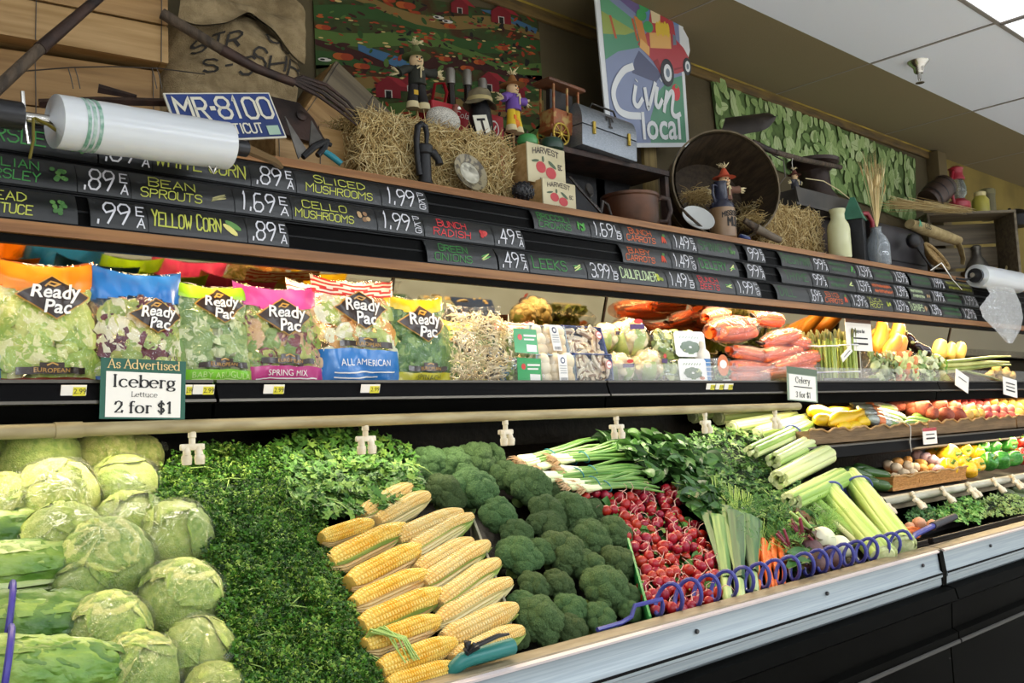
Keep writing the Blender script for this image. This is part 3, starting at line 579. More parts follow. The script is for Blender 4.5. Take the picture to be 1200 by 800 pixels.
# ---- leafy heaps (uncountable sprigs)
def heap(name, label, cat, poly, hfn, mats, n, size, kind, seed, under, stems=0):
    rr = random.Random(seed); xs = [p[0] for p in poly]; ys = [p[1] for p in poly]
    def inside(x, y):
        c = False; j = len(poly) - 1
        for i in range(len(poly)):
            if (poly[i][1] > y) != (poly[j][1] > y) and x < (poly[j][0] - poly[i][0]) * (y - poly[i][1]) / (poly[j][1] - poly[i][1]) + poly[i][0]: c = not c
            j = i
        return c
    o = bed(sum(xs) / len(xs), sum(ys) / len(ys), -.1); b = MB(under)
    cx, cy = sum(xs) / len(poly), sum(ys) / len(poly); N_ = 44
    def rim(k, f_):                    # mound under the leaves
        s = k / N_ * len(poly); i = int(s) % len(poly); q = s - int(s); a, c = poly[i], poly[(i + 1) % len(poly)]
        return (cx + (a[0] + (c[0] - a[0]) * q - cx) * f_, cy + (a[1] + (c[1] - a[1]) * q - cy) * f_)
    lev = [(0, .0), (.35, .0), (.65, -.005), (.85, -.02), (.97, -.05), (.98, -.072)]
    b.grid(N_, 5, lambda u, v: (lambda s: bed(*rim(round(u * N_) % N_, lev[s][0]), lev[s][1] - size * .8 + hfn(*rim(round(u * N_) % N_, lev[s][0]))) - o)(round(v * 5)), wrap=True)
    cnt = 0
    while cnt < n:
        px, py = rr.uniform(min(xs), max(xs)), rr.uniform(min(ys), max(ys))
        if not inside(px, py): continue
        cnt += 1; hh = hfn(px, py) + rr.uniform(-.35, .6) * size + .042 * noise.noise(V((px / 26, py / 26, seed))) + .016 * noise.noise(V((px / 12, py / 12, seed)))
        p = bed(px, py, hh) - o; b.use(mats[min(len(mats) - 1, int(rr.random() ** 1.3 * len(mats)))])
        n_ = (BN + V((rr.uniform(-.9, .9), rr.uniform(-1.0, .5), rr.uniform(-.5, .9)))).normalized(); s_, u_ = frame_of(n_, V((rr.uniform(-1, 1), rr.uniform(-1, 1), .3)))
        z = size * rr.uniform(.6, 1.25)
        if kind == 'curly':
            for k in range(5):
                a = rr.uniform(0, 6.28); c = p + (s_ * math.cos(a) + u_ * math.sin(a)) * z * rr.uniform(.1, .75) + n_ * z * rr.uniform(-.4, .35)
                d = (s_ * math.cos(a) + u_ * math.sin(a) + n_ * rr.uniform(-.3, .9)).normalized(); e = d.cross(n_ + V((rr.uniform(-.8, .8), rr.uniform(-.8, .8), 0))); e = e.normalized() if e.length > 1e-4 else s_; w_ = z * .30
                f_ = d.cross(e)
                q = w_ * 1.15; g = f_ * q * .3; b.add([c, c + e * q * .30 + d * q * .25 + g, c + e * q * .95 + d * q * .6, c + e * q * .22 + d * q * .75 - g, c + d * q * 1.6 + g, c - e * q * .22 + d * q * .75 - g, c - e * q * .95 + d * q * .6 + g, c - e * q * .30 + d * q * .25], [(0, 1, 2, 3), (0, 3, 4, 5), (0, 5, 6, 7)])
        elif kind == 'flat':
            for k in range(3):
                a = (k - 1) * .85 + rr.uniform(-.2, .2); d = (u_ * math.cos(a) + s_ * math.sin(a)); e = d.cross(n_).normalized(); w_ = z * .5; f_ = n_ * w_ * rr.uniform(-.15, .3)
                b.add([p, p + d * w_ * .55 + e * w_ * .5 + f_, p + d * w_ * .8 + e * w_ * .22, p + d * w_ * 1.35 - f_ * .6, p + d * w_ * .8 - e * w_ * .22, p + d * w_ * .55 - e * w_ * .5 + f_], [(0, 1, 2, 3), (0, 3, 4, 5)])
        elif kind == 'broad':
            d = (u_ + n_ * rr.uniform(-.2, .3)).normalized(); e = d.cross(n_).normalized(); w_ = z; m_ = d.cross(e) * -1
            cols = []
            for j in range(6):
                q = j / 5; wd = w_ * .48 * math.sin(PI * (.08 + .9 * q)) ** .8; c = p + d * (w_ * 1.6 * (q - .4)) - m_ * (w_ * .55 * (q - .35) ** 2)
                cols += [c - e * wd + m_ * wd * .45, c - e * wd * .5 + m_ * wd * .1, c - m_ * 0.06 * wd, c + e * wd * .5 + m_ * wd * .1, c + e * wd + m_ * wd * .4]
            b.add(cols, [(j * 5 + k, j * 5 + k + 1, j * 5 + k + 6, j * 5 + k + 5) for j in range(5) for k in range(4)])
        elif kind == 'fern':
            d = (u_ + n_ * .4).normalized()
            for k in range(9):
                q = k / 8; c = p + d * z * 1.3 * q
                for sg in (-1, 1):
                    e = (s_ * sg + d * .7 + n_ * rr.uniform(-.3, .5)).normalized(); w_ = z * .42 * (1 - .6 * q); b.add([c, c + e * w_ + d * w_ * .14, c + e * w_ * .95 - d * w_ * .14], [(0, 1, 2)])
    if stems:
        b.use(mat('pale_stem', '#9dbb62', .45))
        for k in range(stems):
            while True:
                px, py = rr.uniform(min(xs), max(xs)), rr.uniform(min(ys), max(ys))
                if inside(px, py): break
            p = bed(px, py, hfn(px, py) + size * .35) - o; a = rr.uniform(0, 6.28); d = V((math.cos(a), math.sin(a) * .8, math.sin(a) * .5)); ln = rr.uniform(.02, .05)
            b.tube([p, p + d * ln + BN * .004, p + d * ln * 1.9 - BN * .002], [.0014, .0013, .0009], 5)
    ob = b.build(name, ang=180); ob.location = o
    return tag(ob, label, cat, kind='stuff')
def leafm(n, c, c2, r=.5): return mat(n, c, r, c2=c2, sc=25, rnd=0, sss=0, spec=.35)
PAR = [leafm('parsley_one', '#2c5512', '#3a661c'), leafm('parsley_two', '#3f741c', '#528426'), leafm('parsley_three', '#1d3d10', '#284a16'), leafm('parsley_four', '#729634', '#86a544')]
dk = mat('leaf_gap_shade', '#142a10', .9)  # mound coloured dark to paint the shaded gaps between leaves
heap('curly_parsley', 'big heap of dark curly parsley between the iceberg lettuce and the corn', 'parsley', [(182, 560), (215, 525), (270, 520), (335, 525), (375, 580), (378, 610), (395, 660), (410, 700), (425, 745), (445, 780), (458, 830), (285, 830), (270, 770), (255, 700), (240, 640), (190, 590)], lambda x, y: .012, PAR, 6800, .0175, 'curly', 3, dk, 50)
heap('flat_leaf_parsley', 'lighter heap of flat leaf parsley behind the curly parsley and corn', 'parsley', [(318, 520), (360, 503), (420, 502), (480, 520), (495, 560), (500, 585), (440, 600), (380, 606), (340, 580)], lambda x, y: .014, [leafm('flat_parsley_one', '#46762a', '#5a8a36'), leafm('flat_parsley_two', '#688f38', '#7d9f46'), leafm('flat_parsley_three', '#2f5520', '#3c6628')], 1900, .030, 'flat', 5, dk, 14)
t = thing('parsley_bunch', 'cut parsley bunch with pale stems sticking out beside the lower corn', 'parsley', bed(428, 748, .03))
for k in range(13):
    a = R.uniform(-.5, .5); MB(mat('pale_stem', '#9dbb62', .45)).tube([V((0, 0, 0)), V((.02 + .02 * math.sin(k), -.02, .012 + .003 * (k % 4))), V((.045 + a * .04, -.045 - .02 * math.cos(a * 3), .0)), V((.055 + a * .05, -.07 - .01 * (k % 3), -.04))], [.0022, .002, .0018, .0015], 6).build('stem', t)
# ---- corn
ck = [mat('yellow_kernels', '#dfae3a', .34, c2='#e8c968', sc=30, sss=.15, spec=.5), mat('pale_kernels', '#dfc98c', .34, c2='#e0bd72', sc=30, sss=.15, spec=.5)]
husks = [mat('tan_husk', '#cdb67c', .5, c2='#b8955a', sc=5, st=(1, 14, 14), bump=.25, bsc=40, bst=(.1, 3, 3)), mat('green_husk', '#a3b560', .5, c2='#789640', sc=5, st=(1, 10, 10), bump=.25, bsc=40, bst=(.1, 3, 3)), mat('light_husk', '#cfc391', .5, c2='#b9b072', sc=5, st=(1, 12, 12), bump=.25, bsc=40, bst=(.1, 3, 3))]
def corn(i):
    yel = i < 3; t = thing('corn_cob', 'x', 'corn', group='corn cobs'); NU, NV = 70, 120; rr = random.Random(i)
    pr = lambda v: .0255 * (min(1, .70 + v * 2.2) if v < .15 else 1) * (1 - .55 * max(0, (v - .62) / .38) ** 2.2)
    def fn(u, v):
        a = u * 2 * PI; k = 14 * u; q = v * 30 + (.5 if int(k) % 2 else 0); fr = (k % 1 - .5) * 2; fq = (q % 1 - .5) * 2
        d = (1 - fr ** 4) ** .5 * (1 - abs(fq) ** 3) ** .5; r = pr(v) * (.85 + .19 * d)
        return V((.20 * (v - .5), r * math.cos(a), r * math.sin(a)))
    b = MB(ck[0 if yel else 1]); b.grid(NU, NV, fn, wrap=True)
    b.tube([(-.1, 0, 0), (-.1001, 0, 0)], .018, 12); b.tube([(.0999, 0, 0), (.1015, 0, 0)], .0115, 12); b.build('cob', t)
    hm = husks[(0, 1, 0, 1, 2, 1)[i % 6]]
    for k in range(3):
        h = MB(hm if k != 2 else husks[2 if not yel else 0]); a0 = (-PI * .84, -PI * .48, -PI * 1.03)[k] + rr.uniform(-.15, .15); sp_ = (1.05, .8, .42)[k]; ln = (1, .97, .9)[k]
        def hf(u, v, a0=a0, sp_=sp_, ln=ln, k=k):
            s = (u - .5) * 2; w_ = sp_ * (1 - .55 * max(0, (v - .55) / .45) ** 1.5); a = a0 + s * w_
            r = pr(min(.98, v * .99)) * 1.07 + .0012 * k + .0012 * math.sin(s * 11) + .002 * abs(s) ** 3; x = .205 * (v * ln - .5) - .004
            if v < .08: r *= .55 + v * 5.6
            return V((x, r * math.cos(a), r * math.sin(a)))
        h.grid(14, 22, hf); h.build('husk', t)
    return t
CP = Pool([corn(i) for i in range(6)])
LC = [((376, 632), (436, 612)), ((384, 662), (474, 617)), ((408, 686), (494, 641)), ((413, 712), (499, 672)), ((421, 737), (517, 694)), ((426, 760), (515, 726)), ((443, 787), (533, 752)), ((452, 806), (536, 780))]
RC = [((424, 606), (481, 570)), ((440, 614), (501, 580)), ((462, 634), (540, 600)), ((478, 650), (552, 605)), ((488, 672), (552, 634)), ((494, 688), (571, 637)), ((512, 711), (583, 658)), ((512, 732), (597, 681)), ((519, 752), (604, 711)), ((530, 778), (611, 738))]
for i, (a, b_) in enumerate(LC):
    p, q = bed(*a, .015), bed(*b_, .02); M = ax((p + q) / 2, q) @ Matrix.Rotation(R.uniform(-.35, .35), 4, 'X'); s = (q - p).length / .205
    M = M @ Matrix.Diagonal((s, min(1.15, max(.85, s)), min(1.15, max(.85, s)), 1))
    CP.put(i % 3, M, 'yellow corn cob in the left column against the parsley, %s from the top' % ORD[i + 1])
for i, (a, b_) in enumerate(RC):
    p, q = bed(*a, .010), bed(*b_, .015); M = ax((p + q) / 2, q) @ Matrix.Rotation(R.uniform(-.35, .45), 4, 'X'); s = (q - p).length / .205
    M = M @ Matrix.Diagonal((s, min(1.1, max(.85, s)), min(1.1, max(.85, s)), 1))
    CP.put(3 + i % 3, M, 'pale corn cob in the right column beside the broccoli, %s from the top' % ORD[i + 1])
# dividers
def divider(p0, p1, h, m, lab, up=.02):
    a, c = bed(*p0, up), bed(*p1, up); a.z -= h; c.z -= h; d = c - a; b = MB(m); n_ = V((-d.y, d.x, 0)).normalized() * .003; u_ = V((0, 0, 1)) * h
    b.add([a - n_, c - n_, c - n_ + u_, a - n_ + u_, a + n_, c + n_, c + n_ + u_, a + n_ + u_], [(0, 1, 2, 3), (7, 6, 5, 4), (0, 4, 5, 1), (3, 2, 6, 7), (1, 5, 6, 2), (0, 3, 7, 4)])
    o = b.build('divider'); return tag(o, lab, 'divider')
divider((598, 720), (552, 600), .09, mat('grey_divider', '#8d8a76', .4), 'grey bin divider between the pale corn and the broccoli')
divider((762, 722), (736, 630), .10, mat('green_divider', '#2c8a4a', .4), 'bright green bin divider between the broccoli and the radishes')
divider((462, 790), (440, 700), .06, mat('clear_divider', '#7a7f78', .3), 'dark bin divider between the parsley and the corn')
# ---- broccoli
bro = mat('broccoli_floret', '#4a6640', .75, c2='#728f57', c3='#5d7a4a', sc=22, bump=1.0, bsc=34, det=3, lo=.3, hi=.7, rnd=.28, spec=.2)
bst = mat('broccoli_stalk', '#8fae66', .5)
def broccoli(i):
    t = thing('broccoli', 'x', 'broccoli', group='broccoli crowns'); rr = random.Random(i + 11); b = MB(bro); k = 0
    b.blob((.72, .72, .55), 3, .08, 3, i, Matrix.Translation((0, 0, .1)))
    for ring, (n, el, r) in enumerate(((1, PI / 2, .44), (6, .85, .42), (9, .28, .40))):
        for j in range(n):
            a = j * 2 * PI / n + rr.uniform(-.25, .25) + ring; e = el + rr.uniform(-.12, .12); d = V((math.cos(a) * math.cos(e), math.sin(a) * math.cos(e), math.sin(e) * .82)); k += 1
            s_ = r * rr.uniform(.82, 1.15)
            b.blob((s_, s_, s_ * .92), 4, .06, 3, k + i * 31, Matrix.Translation(d * rr.uniform(.60, .70)), lambda c: 1 + .16 * (.45 - noise.voronoi(c * 3.6 + V((k, i, 0)))[0][0]) + .05 * noise.noise(c * 16))
    b.build('florets', t)
    MB(bst).tube([(0, 0, .1), (0, 0, -.4), (.04, 0, -.75)], [.42, .27, .24], 12).build('stalk', t); return t
BP = Pool([broccoli(i) for i in range(4)])
BR = [('back', [(503, 546, 24), (531, 548, 26), (556, 543, 27), (574, 537, 20)]), ('second', [(520, 580, 26), (552, 578, 33), (592, 560, 22)]), ('third', [(584, 607, 25), (618, 574, 31), (652, 580, 20), (640, 606, 26)]), ('fourth', [(604, 628, 22), (630, 650, 22), (640, 622, 26), (670, 604, 29), (694, 600, 17)]), ('fifth', [(606, 655, 30), (658, 652, 32), (688, 634, 27), (716, 628, 25)]), ('sixth', [(624, 690, 22), (652, 688, 22), (690, 666, 22), (722, 664, 25)]), ('seventh', [(612, 712, 22), (668, 718, 24), (706, 694, 33), (734, 700, 18)]), ('front', [(632, 730, 32), (668, 740, 22), (702, 730, 24), (736, 718, 16), (606, 748, 16)])]
bi = 0
for row, lst in BR:
    for c, (px, py, r) in enumerate(lst):
        p = bed(px, py, -.025); q = rad(r, p); M = basis(p, V((1, R.uniform(-.3, .3), R.uniform(-.2, .2))), (BN + V((R.uniform(-.3, .3), R.uniform(-.7, .0), R.uniform(-.2, .2))))) @ Matrix.Rotation(R.uniform(0, 6.2), 4, 'Z') @ Matrix.Scale(q, 4)
        BP.put(bi, M, 'broccoli crown in the %s row of the heap, %s from the corn side' % (row, ORD[c + 1])); bi += 1
# ---- radishes
rad_m = mat('radish_skin', '#96121f', .30, c2='#ab1b28', sc=20, rnd=.22, spec=.5); rt_m = mat('radish_root', '#e3b5a5', .5)
def radish(i):
    t = thing('radish', 'x', 'radish', group='red radishes'); rr = random.Random(i)
    MB(rad_m).blob((1, 1, 1.06), 3, .06, 1.6, i, None, lambda c: 1 + .10 * max(0, -c.z) ** 4).build('bulb', t)
    a = rr.uniform(0, 6); MB(rt_m).tube([(0, 0, -1.0), (.12 * math.cos(a), .12 * math.sin(a), -1.4), (.6 * math.cos(a), .6 * math.sin(a), -1.95), (1.3 * math.cos(a + .6), 1.3 * math.sin(a + .6), -2.3), (1.9 * math.cos(a + .9), 1.9 * math.sin(a + .9), -2.2)], [.16, .10, .07, .05, .03], 6).build('root', t)
    MB(mat('radish_stem', '#7fa84f', .5)).tube([(0, 0, .98), (.05, 0, 1.25)], [.2, .15], 7).build('stem_stub', t); return t
RP = Pool([radish(i) for i in range(5)])
rpoly = [(672, 582), (700, 572), (735, 585), (752, 570), (790, 568), (800, 600), (820, 622), (838, 650), (842, 690), (835, 706), (800, 715), (768, 722), (752, 690), (742, 650), (735, 630), (712, 605), (690, 596)]
pts = []; rr = random.Random(5); tries = 0
while len(pts) < 190 and tries < 20000:
    tries += 1; px, py = rr.uniform(670, 845), rr.uniform(566, 722)
    c = False; j = len(rpoly) - 1
    for i in range(len(rpoly)):
        if (rpoly[i][1] > py) != (rpoly[j][1] > py) and px < (rpoly[j][0] - rpoly[i][0]) * (py - rpoly[i][1]) / (rpoly[j][1] - rpoly[i][1]) + rpoly[i][0]: c = not c
        j = i
    if not c: continue
    h = rr.choice((-.03, -.012, 0)); p = bed(px, py, h)
    if all((p - q).length > .0235 for q, _ in pts): pts.append((p, rr.uniform(.0135, .0175)))
for i, (p, r) in enumerate(pts):
    RP.put(i, Matrix.Translation(p) @ Euler((rr.uniform(-1.9, 1.0) + 2.6, rr.uniform(-.8, .8), rr.uniform(0, 6.28))).to_matrix().to_4x4() @ Matrix.Scale(r, 4), 'small round red radish in the heap between the broccoli and the leeks')
heap('radish_leaves', 'green radish leaves showing between the red radishes', 'leaves', [(700, 590), (790, 580), (830, 660), (830, 700), (770, 712), (750, 650)], lambda x, y: -.035, [leafm('radish_leaf', '#3a6d2c', '#5a8a3c')], 120, .03, 'broad', 12, dk)
# ---- green onions
ons = mat('onion_green', '#4f8236', .35, c2='#82a855', sc=6, st=(1, 20, 20)); onw = mat('onion_white', '#eef0d6', .35, c2='#d6e2a8', sc=8); onr = mat('onion_root', '#dcc096', .8, c2='#c39a6a', sc=40)
def onion_bunch(i, p, q, lab):
    ln = (q - p).length; t = thing('green_onion_bunch', lab, 'green onions', ax(p, q), 'green onion bunches'); rr = random.Random(i + 70)
    for k in range(6):
        y = (k - 2.5) * .0085 + rr.uniform(-.002, .002); z = rr.uniform(-.004, .008); s = MB(onw); e = y * 1.6 + rr.uniform(-.006, .006); lz = rr.uniform(-.012, .008)
        s.tube([(0, y, z), (.008, y, z), (.03, y, z), (.07, y * .8, z)], [.005, .0078, .0055, .0048], 8); s.use(ons); s.tube([(.07, y * .8, z), (ln * .5, y * .9, z + .002), (ln * .8, e, z + .004 + lz), (ln, e * 1.3, z - .004 + lz)], [.0048, .005, .0052, .003], 8); so = s.build('stalk', t)
        r_ = MB(onr)
        for m_ in range(17):
            a = rr.uniform(0, 6.28); u_ = rr.uniform(.4, 1); r_.tube([(0, y, z), (-.012, y + .008 * u_ * math.cos(a), z + .008 * u_ * math.sin(a)), (-.034 * u_ - .004, y + .018 * u_ * math.cos(a), z + .012 * u_ * math.sin(a) - .004)], [.0019, .0014, .0008], 4)
        r_.build('root_tuft', so)
    MB(mat('blue_twist_tie', '#2f7f8a', .5)).tube([V((ln * .33, .026 * math.cos(a), .013 * math.sin(a) + .002)) for a in [2 * PI * k / 16 for k in range(16)]], .0022, 5, loop=True).build('twist_tie', t)
ON = [((612, 541), (704, 518), .02, 'top, nearest the back wall'), ((628, 546), (742, 524), .01, 'second from the top'), ((650, 538), (748, 532), .025, 'third from the top, lying across'), ((636, 560), (752, 546), .02, 'in the middle of the pile'), ((660, 552), (758, 553), .02, 'middle right, roots showing in front'), ((664, 568), (756, 560), .025, 'second from the bottom'), ((680, 572), (766, 566), .02, 'lowest, just above the radishes')]
for i, (a, b_, h, lab) in enumerate(ON): onion_bunch(i, bed(*a, h), bed(*b_, h), 'green onion bunch with tan roots, ' + lab)
# ---- spinach and leafy tops
SPI = [leafm('spinach_one', '#36602a', '#4a7336', .35), leafm('spinach_two', '#467034', '#628848', .35), leafm('spinach_three', '#26471f', '#345527', .35)]
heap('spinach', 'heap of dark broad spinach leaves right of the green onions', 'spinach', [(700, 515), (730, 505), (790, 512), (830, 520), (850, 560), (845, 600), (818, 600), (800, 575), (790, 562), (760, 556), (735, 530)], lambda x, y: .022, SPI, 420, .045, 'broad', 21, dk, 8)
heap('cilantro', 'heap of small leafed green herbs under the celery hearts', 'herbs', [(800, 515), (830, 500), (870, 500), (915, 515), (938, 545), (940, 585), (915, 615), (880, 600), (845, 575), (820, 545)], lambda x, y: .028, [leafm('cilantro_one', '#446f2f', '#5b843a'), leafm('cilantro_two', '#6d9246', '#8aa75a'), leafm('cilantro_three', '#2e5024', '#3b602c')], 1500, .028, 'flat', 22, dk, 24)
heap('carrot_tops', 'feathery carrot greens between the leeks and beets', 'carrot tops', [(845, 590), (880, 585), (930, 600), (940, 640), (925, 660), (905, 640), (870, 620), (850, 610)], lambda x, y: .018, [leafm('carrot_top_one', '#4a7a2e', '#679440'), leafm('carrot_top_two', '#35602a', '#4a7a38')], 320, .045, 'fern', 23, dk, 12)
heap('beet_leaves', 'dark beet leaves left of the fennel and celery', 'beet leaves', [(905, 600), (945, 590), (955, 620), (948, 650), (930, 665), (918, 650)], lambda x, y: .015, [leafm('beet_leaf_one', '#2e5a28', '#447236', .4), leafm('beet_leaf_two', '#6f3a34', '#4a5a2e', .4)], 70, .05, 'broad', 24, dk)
# ---- leeks
lkg = [mat('leek_blade_%d' % i, c, .42, c2=c2, sc=4, st=(.6, 26, 26)) for i, (c, c2) in enumerate((('#2a5238', '#3f6a46'), ('#35603f', '#527a4c'), ('#527d44', '#7fa05c')))]
def leek(i, p, q, lab):
    ln = (q - p).length; t = thing('leek', lab, 'leek', ax(p, q), 'leeks'); rr = random.Random(i + 3)
    MB(mat('leek_shaft', '#cfdca6', .4, c2='#94b46a', sc=4, st=(2, 20, 20))).tube([(-.02, 0, 0), (0, 0, 0), (ln * .4, 0, 0)], [.012, .014, .014], 12).build('shaft', t)
    for k in range(5):
        sg = (k - 2); b = MB(lkg[(k + i) % 3 if k else 2])
        def fn(u, v, sg=sg, k=k):
            s = (u - .5) * 2; w_ = .013 + .015 * v; y = sg * .012 * v * 1.3 + s * w_ * (1 - .1 * abs(sg)); z = .014 + .004 * (k % 3) - abs(s) * .009 * (1 - .3 * v) + .012 * v - .006 * abs(sg) * v
            return V((ln * (.18 + .82 * v * (1 - .05 * (k % 3))), y, z))
        b.grid(6, 12, fn); b.grid(6, 12, lambda u, v: fn(1 - u, v) - V((0, 0, .0016))); b.build('blade', t)
leek(0, bed(853, 700, .0), bed(838, 606, .02), 'leftmost leek with light green folded blades beside the radishes')
leek(1, bed(868, 702, .01), bed(857, 600, .04), 'middle leek with broad dark blue-green blades')
leek(2, bed(884, 690, .0), bed(874, 606, .03), 'right leek standing against the orange carrots')
# ---- carrots
car = mat('carrot_skin', '#e8762a', .42, c2='#d9601c', sc=40, st=(3, .6, .6), bump=.15, bsc=30, bst=(6, .3, .3), rnd=.08); cst = mat('carrot_stem', '#8fae4c', .45)
def carrot(i, p, q, r, lab, top=.09):
    ln = (q - p).length; t = thing('carrot', lab, 'carrot', ax(p, q), 'bunched carrots'); rr = random.Random(i)
    n = 12; MB(car).tube([(ln * k / n, .003 * math.sin(k), .002 * math.cos(k * 1.7)) for k in range(n + 1)], [r * (.55 + .45 * (k / n * 3)) if k < 4 else r * (1.0 if k < n else .7) for k in range(n + 1)][::1] if 0 else [r * (.25 + .75 * min(1, (k + .2) / n * 1.25)) if k < n else r * .6 for k in range(n + 1)], 12).build('root', t)
    for k in range(4): MB(cst).tube([(ln, 0, 0), (ln + top * .4, (k - 1.5) * .006, .004), (ln + top, (k - 1.5) * .016, rr.uniform(-.01, .02))], [.0035, .0026, .0018], 6).build('stem', t)
for i, (a, b_, r) in enumerate([((892, 700), (884, 640), .012), ((903, 702), (893, 632), .014), ((912, 694), (904, 630), .014), ((921, 690), (913, 626), .013), ((900, 705), (899, 646), .012), ((926, 676), (921, 632), .011), ((909, 700), (897, 655), .012)]):
    carrot(i, bed(*a, .0), bed(*b_, .015 + .006 * (i % 2)), r, 'orange carrot with green stems beside the leeks, %s' % ['leftmost', 'second from the left', 'middle one on top', 'fourth from the left', 'lowest one in front', 'rightmost', 'short one in the middle'][i])
for k in range(3):      # carrot stems tied up behind
    p, q = bed(845 + 14 * k, 612 - 6 * k, .03), bed(842 + 16 * k, 562 + 8 * k, .05); t = thing('cut_carrot_greens', ['left bundle of cut carrot stems standing behind the leeks', 'middle bundle of cut carrot stems behind the leeks', 'right bundle of cut carrot stems leaning over the carrots'][k], 'carrot stems', ax(p, q), 'carrot stem bundles')
    for m_ in range(7): MB(cst).tube([(0, (m_ - 3) * .003, 0), ((q - p).length, (m_ - 3) * .008, .004 * (m_ % 3))], [.003, .0022], 6).build('stem', t)
    MB(mat('white_band', '#e4e4e8', .4)).tube([V((.012, .013 * math.cos(a), .006 * math.sin(a))) for a in [2 * PI * j / 12 for j in range(12)]], .003, 5, loop=True).build('band', t)
# ---- beets and turnips
beet = mat('beet_skin', '#4a2a30', .55, c2='#6a4a44', sc=14, bump=.3, bsc=40); bts = mat('beet_stem', '#8a2f45', .4)
def bulb(name, lab, cat, p, r, m, stem, sdir, sl, grp, m2=None):
    t = thing(name, lab, cat, Matrix.Translation(p), grp); d = V(sdir).normalized(); Q = basis(V((0, 0, 0)), d.cross(V((0, 1, .3))), d)
    b = MB(m); b.blob((r, r, r * 1.02), 4, .05, 1.5, len(lab), Q, lambda c: 1 + .25 * max(0, -c.z) ** 6)
    b.tube([(0, 0, -r), (0, .004, -r * 1.5), (.008, .01, -r * 2)], [r * .2, r * .08, r * .03], 7, M=Q); b.build('root', t)
    if m2:
        q = MB(m2); q.blob((r * 1.012, r * 1.012, r * 1.03), 3, .05, 1.5, len(lab), Q, lambda c: (1 + .25 * max(0, -c.z) ** 6) * (1 if c.z < .05 + .12 * math.sin(5 * math.atan2(c.y, c.x)) else .93)); q.build('purple_shoulder', t)
    for k in range(3): a = k * 2.1; MB(stem).tube([Q @ V((0, 0, r * .95)), Q @ V((r * .2 * math.cos(a), r * .2 * math.sin(a), r + sl * .4)), Q @ V((r * .5 * math.cos(a), r * .5 * math.sin(a), r + sl))], [r * .22, r * .16, r * .12], 8).build('stem', t)
for i, (px, py, r, sd, lab) in enumerate([(949, 646, 16, (-.4, .2, .9), 'brown beet right of the red beet stems'), (934, 656, 12, (-.3, .3, .8), 'dark beet lowest and nearest the carrots'), (972, 652, 14, (-.6, .3, .5), 'dark purple beet just below the white turnip'), (958, 662, 12, (-.5, .4, .4), 'beet low down behind the blue coil')]):
    p = bed(px, py, .0); bulb('beet', lab, 'beet', p, rad(r, p), beet, bts, sd, .07, 'beets')
tur = mat('turnip_skin', '#efe8d2', .4, c2='#dfe0b8', sc=6); tst = mat('turnip_stem', '#a9c46a', .4)
p = bed(964, 632, .03); bulb('turnip', 'white turnip with a long pale stem lying above the dark beets', 'turnip', p, rad(15, p), tur, tst, (-.9, .35, .75), .10, 'turnips', None)
p = bed(984, 640, .01); bulb('turnip', 'white turnip partly hidden on the right against the celery', 'turnip', p, rad(13, p), tur, tst, (-.7, .6, .6), .05, 'turnips', None)
t = thing('twist_tie', 'white and purple twist tie tag lying on the beet stems', 'twist tie', bed(936, 618, .03))
MB(mat('tag_lilac', '#cfc6de', .4)).tube([(-.02, 0, .01), (-.008, -.01, .016), (.004, -.004, .008), (.03, -.016, -.004), (.045, -.01, -.012)], [.004, .006, .007, .006, .004], 8, flat=.3).build('strip', t)
# ---- celery
cel = [mat('celery_stalk_%d' % i, c, .34, c2=c2, sc=3, st=(.8, 22, 22), sss=.08) for i, (c, c2) in enumerate((('#a9c765', '#c3da86'), ('#8fb551', '#b3d075'), ('#d3de94', '#e6e9b4')))]
ctl = mat('celery_cut_end', '#dfe6b4', .5, c2='#c3cf8c', sc=60); bb = mat('blue_band', '#4a55a0', .45)
def celery(i, p, q, r, n, lab, mi=0, bands=(.80,), name='celery_bunch', leaves=True):
    ln = (q - p).length; t = thing(name, lab, 'celery', ax(p, q), 'celery bunches'); rr = random.Random(i + 90)
    for k in range(n):
        if k == 0: y = z = 0; rot = 0
        else: a = k * 2 * PI / (n - 1); y, z = r * .62 * math.cos(a), r * .55 * math.sin(a); rot = a
        sr = r * .40; b = MB(cel[mi if k % 3 else (mi + 1) % 3 if mi < 2 else 0]); e = ln * rr.uniform(.94, 1.03)
        def fn(u, v, y=y, z=z, rot=rot, e=e):
            a = u * 2 * PI; rr_ = sr * (1.06 - .30 * v) * (1 + .05 * math.sin(a * 7)); c_ = math.cos(a) * rr_; s_ = math.sin(a) * rr_ * 1.15
            c_ -= .40 * sr * max(0, -math.cos(a)) ** 0 * (1 if math.cos(a) < -.2 else 0) * -1
            sc_ = 1 - .12 * v + .05 * math.sin(v * 3)
            return V((e * v, y * sc_ + c_ * math.cos(rot) - s_ * math.sin(rot), z * sc_ + c_ * math.sin(rot) + s_ * math.cos(rot)))
        b.grid(14, 8, fn, wrap=True); b.use(ctl); m_ = len(b.v)
        for v, o in ((0, 1), (1, -1)):
            ring = [fn(j / 14, v) for j in range(14)]; b.add(ring, [tuple(range(14))[::-o]])
        b.build('stalk', t)
    MB(ctl).tube([(-.008, 0, 0), (.004, 0, 0), (.012, 0, 0)], [r * .70, r * .86, r * .8], 16).build('butt', t)
    for bx in bands:
        MB(bb).tube([V((ln * bx, r * 1.06 * math.cos(a), r * 1.0 * math.sin(a))) for a in [2 * PI * k / 20 for k in range(20)]], .004, 6, loop=True, flat=1.0).build('rubber_band', t)
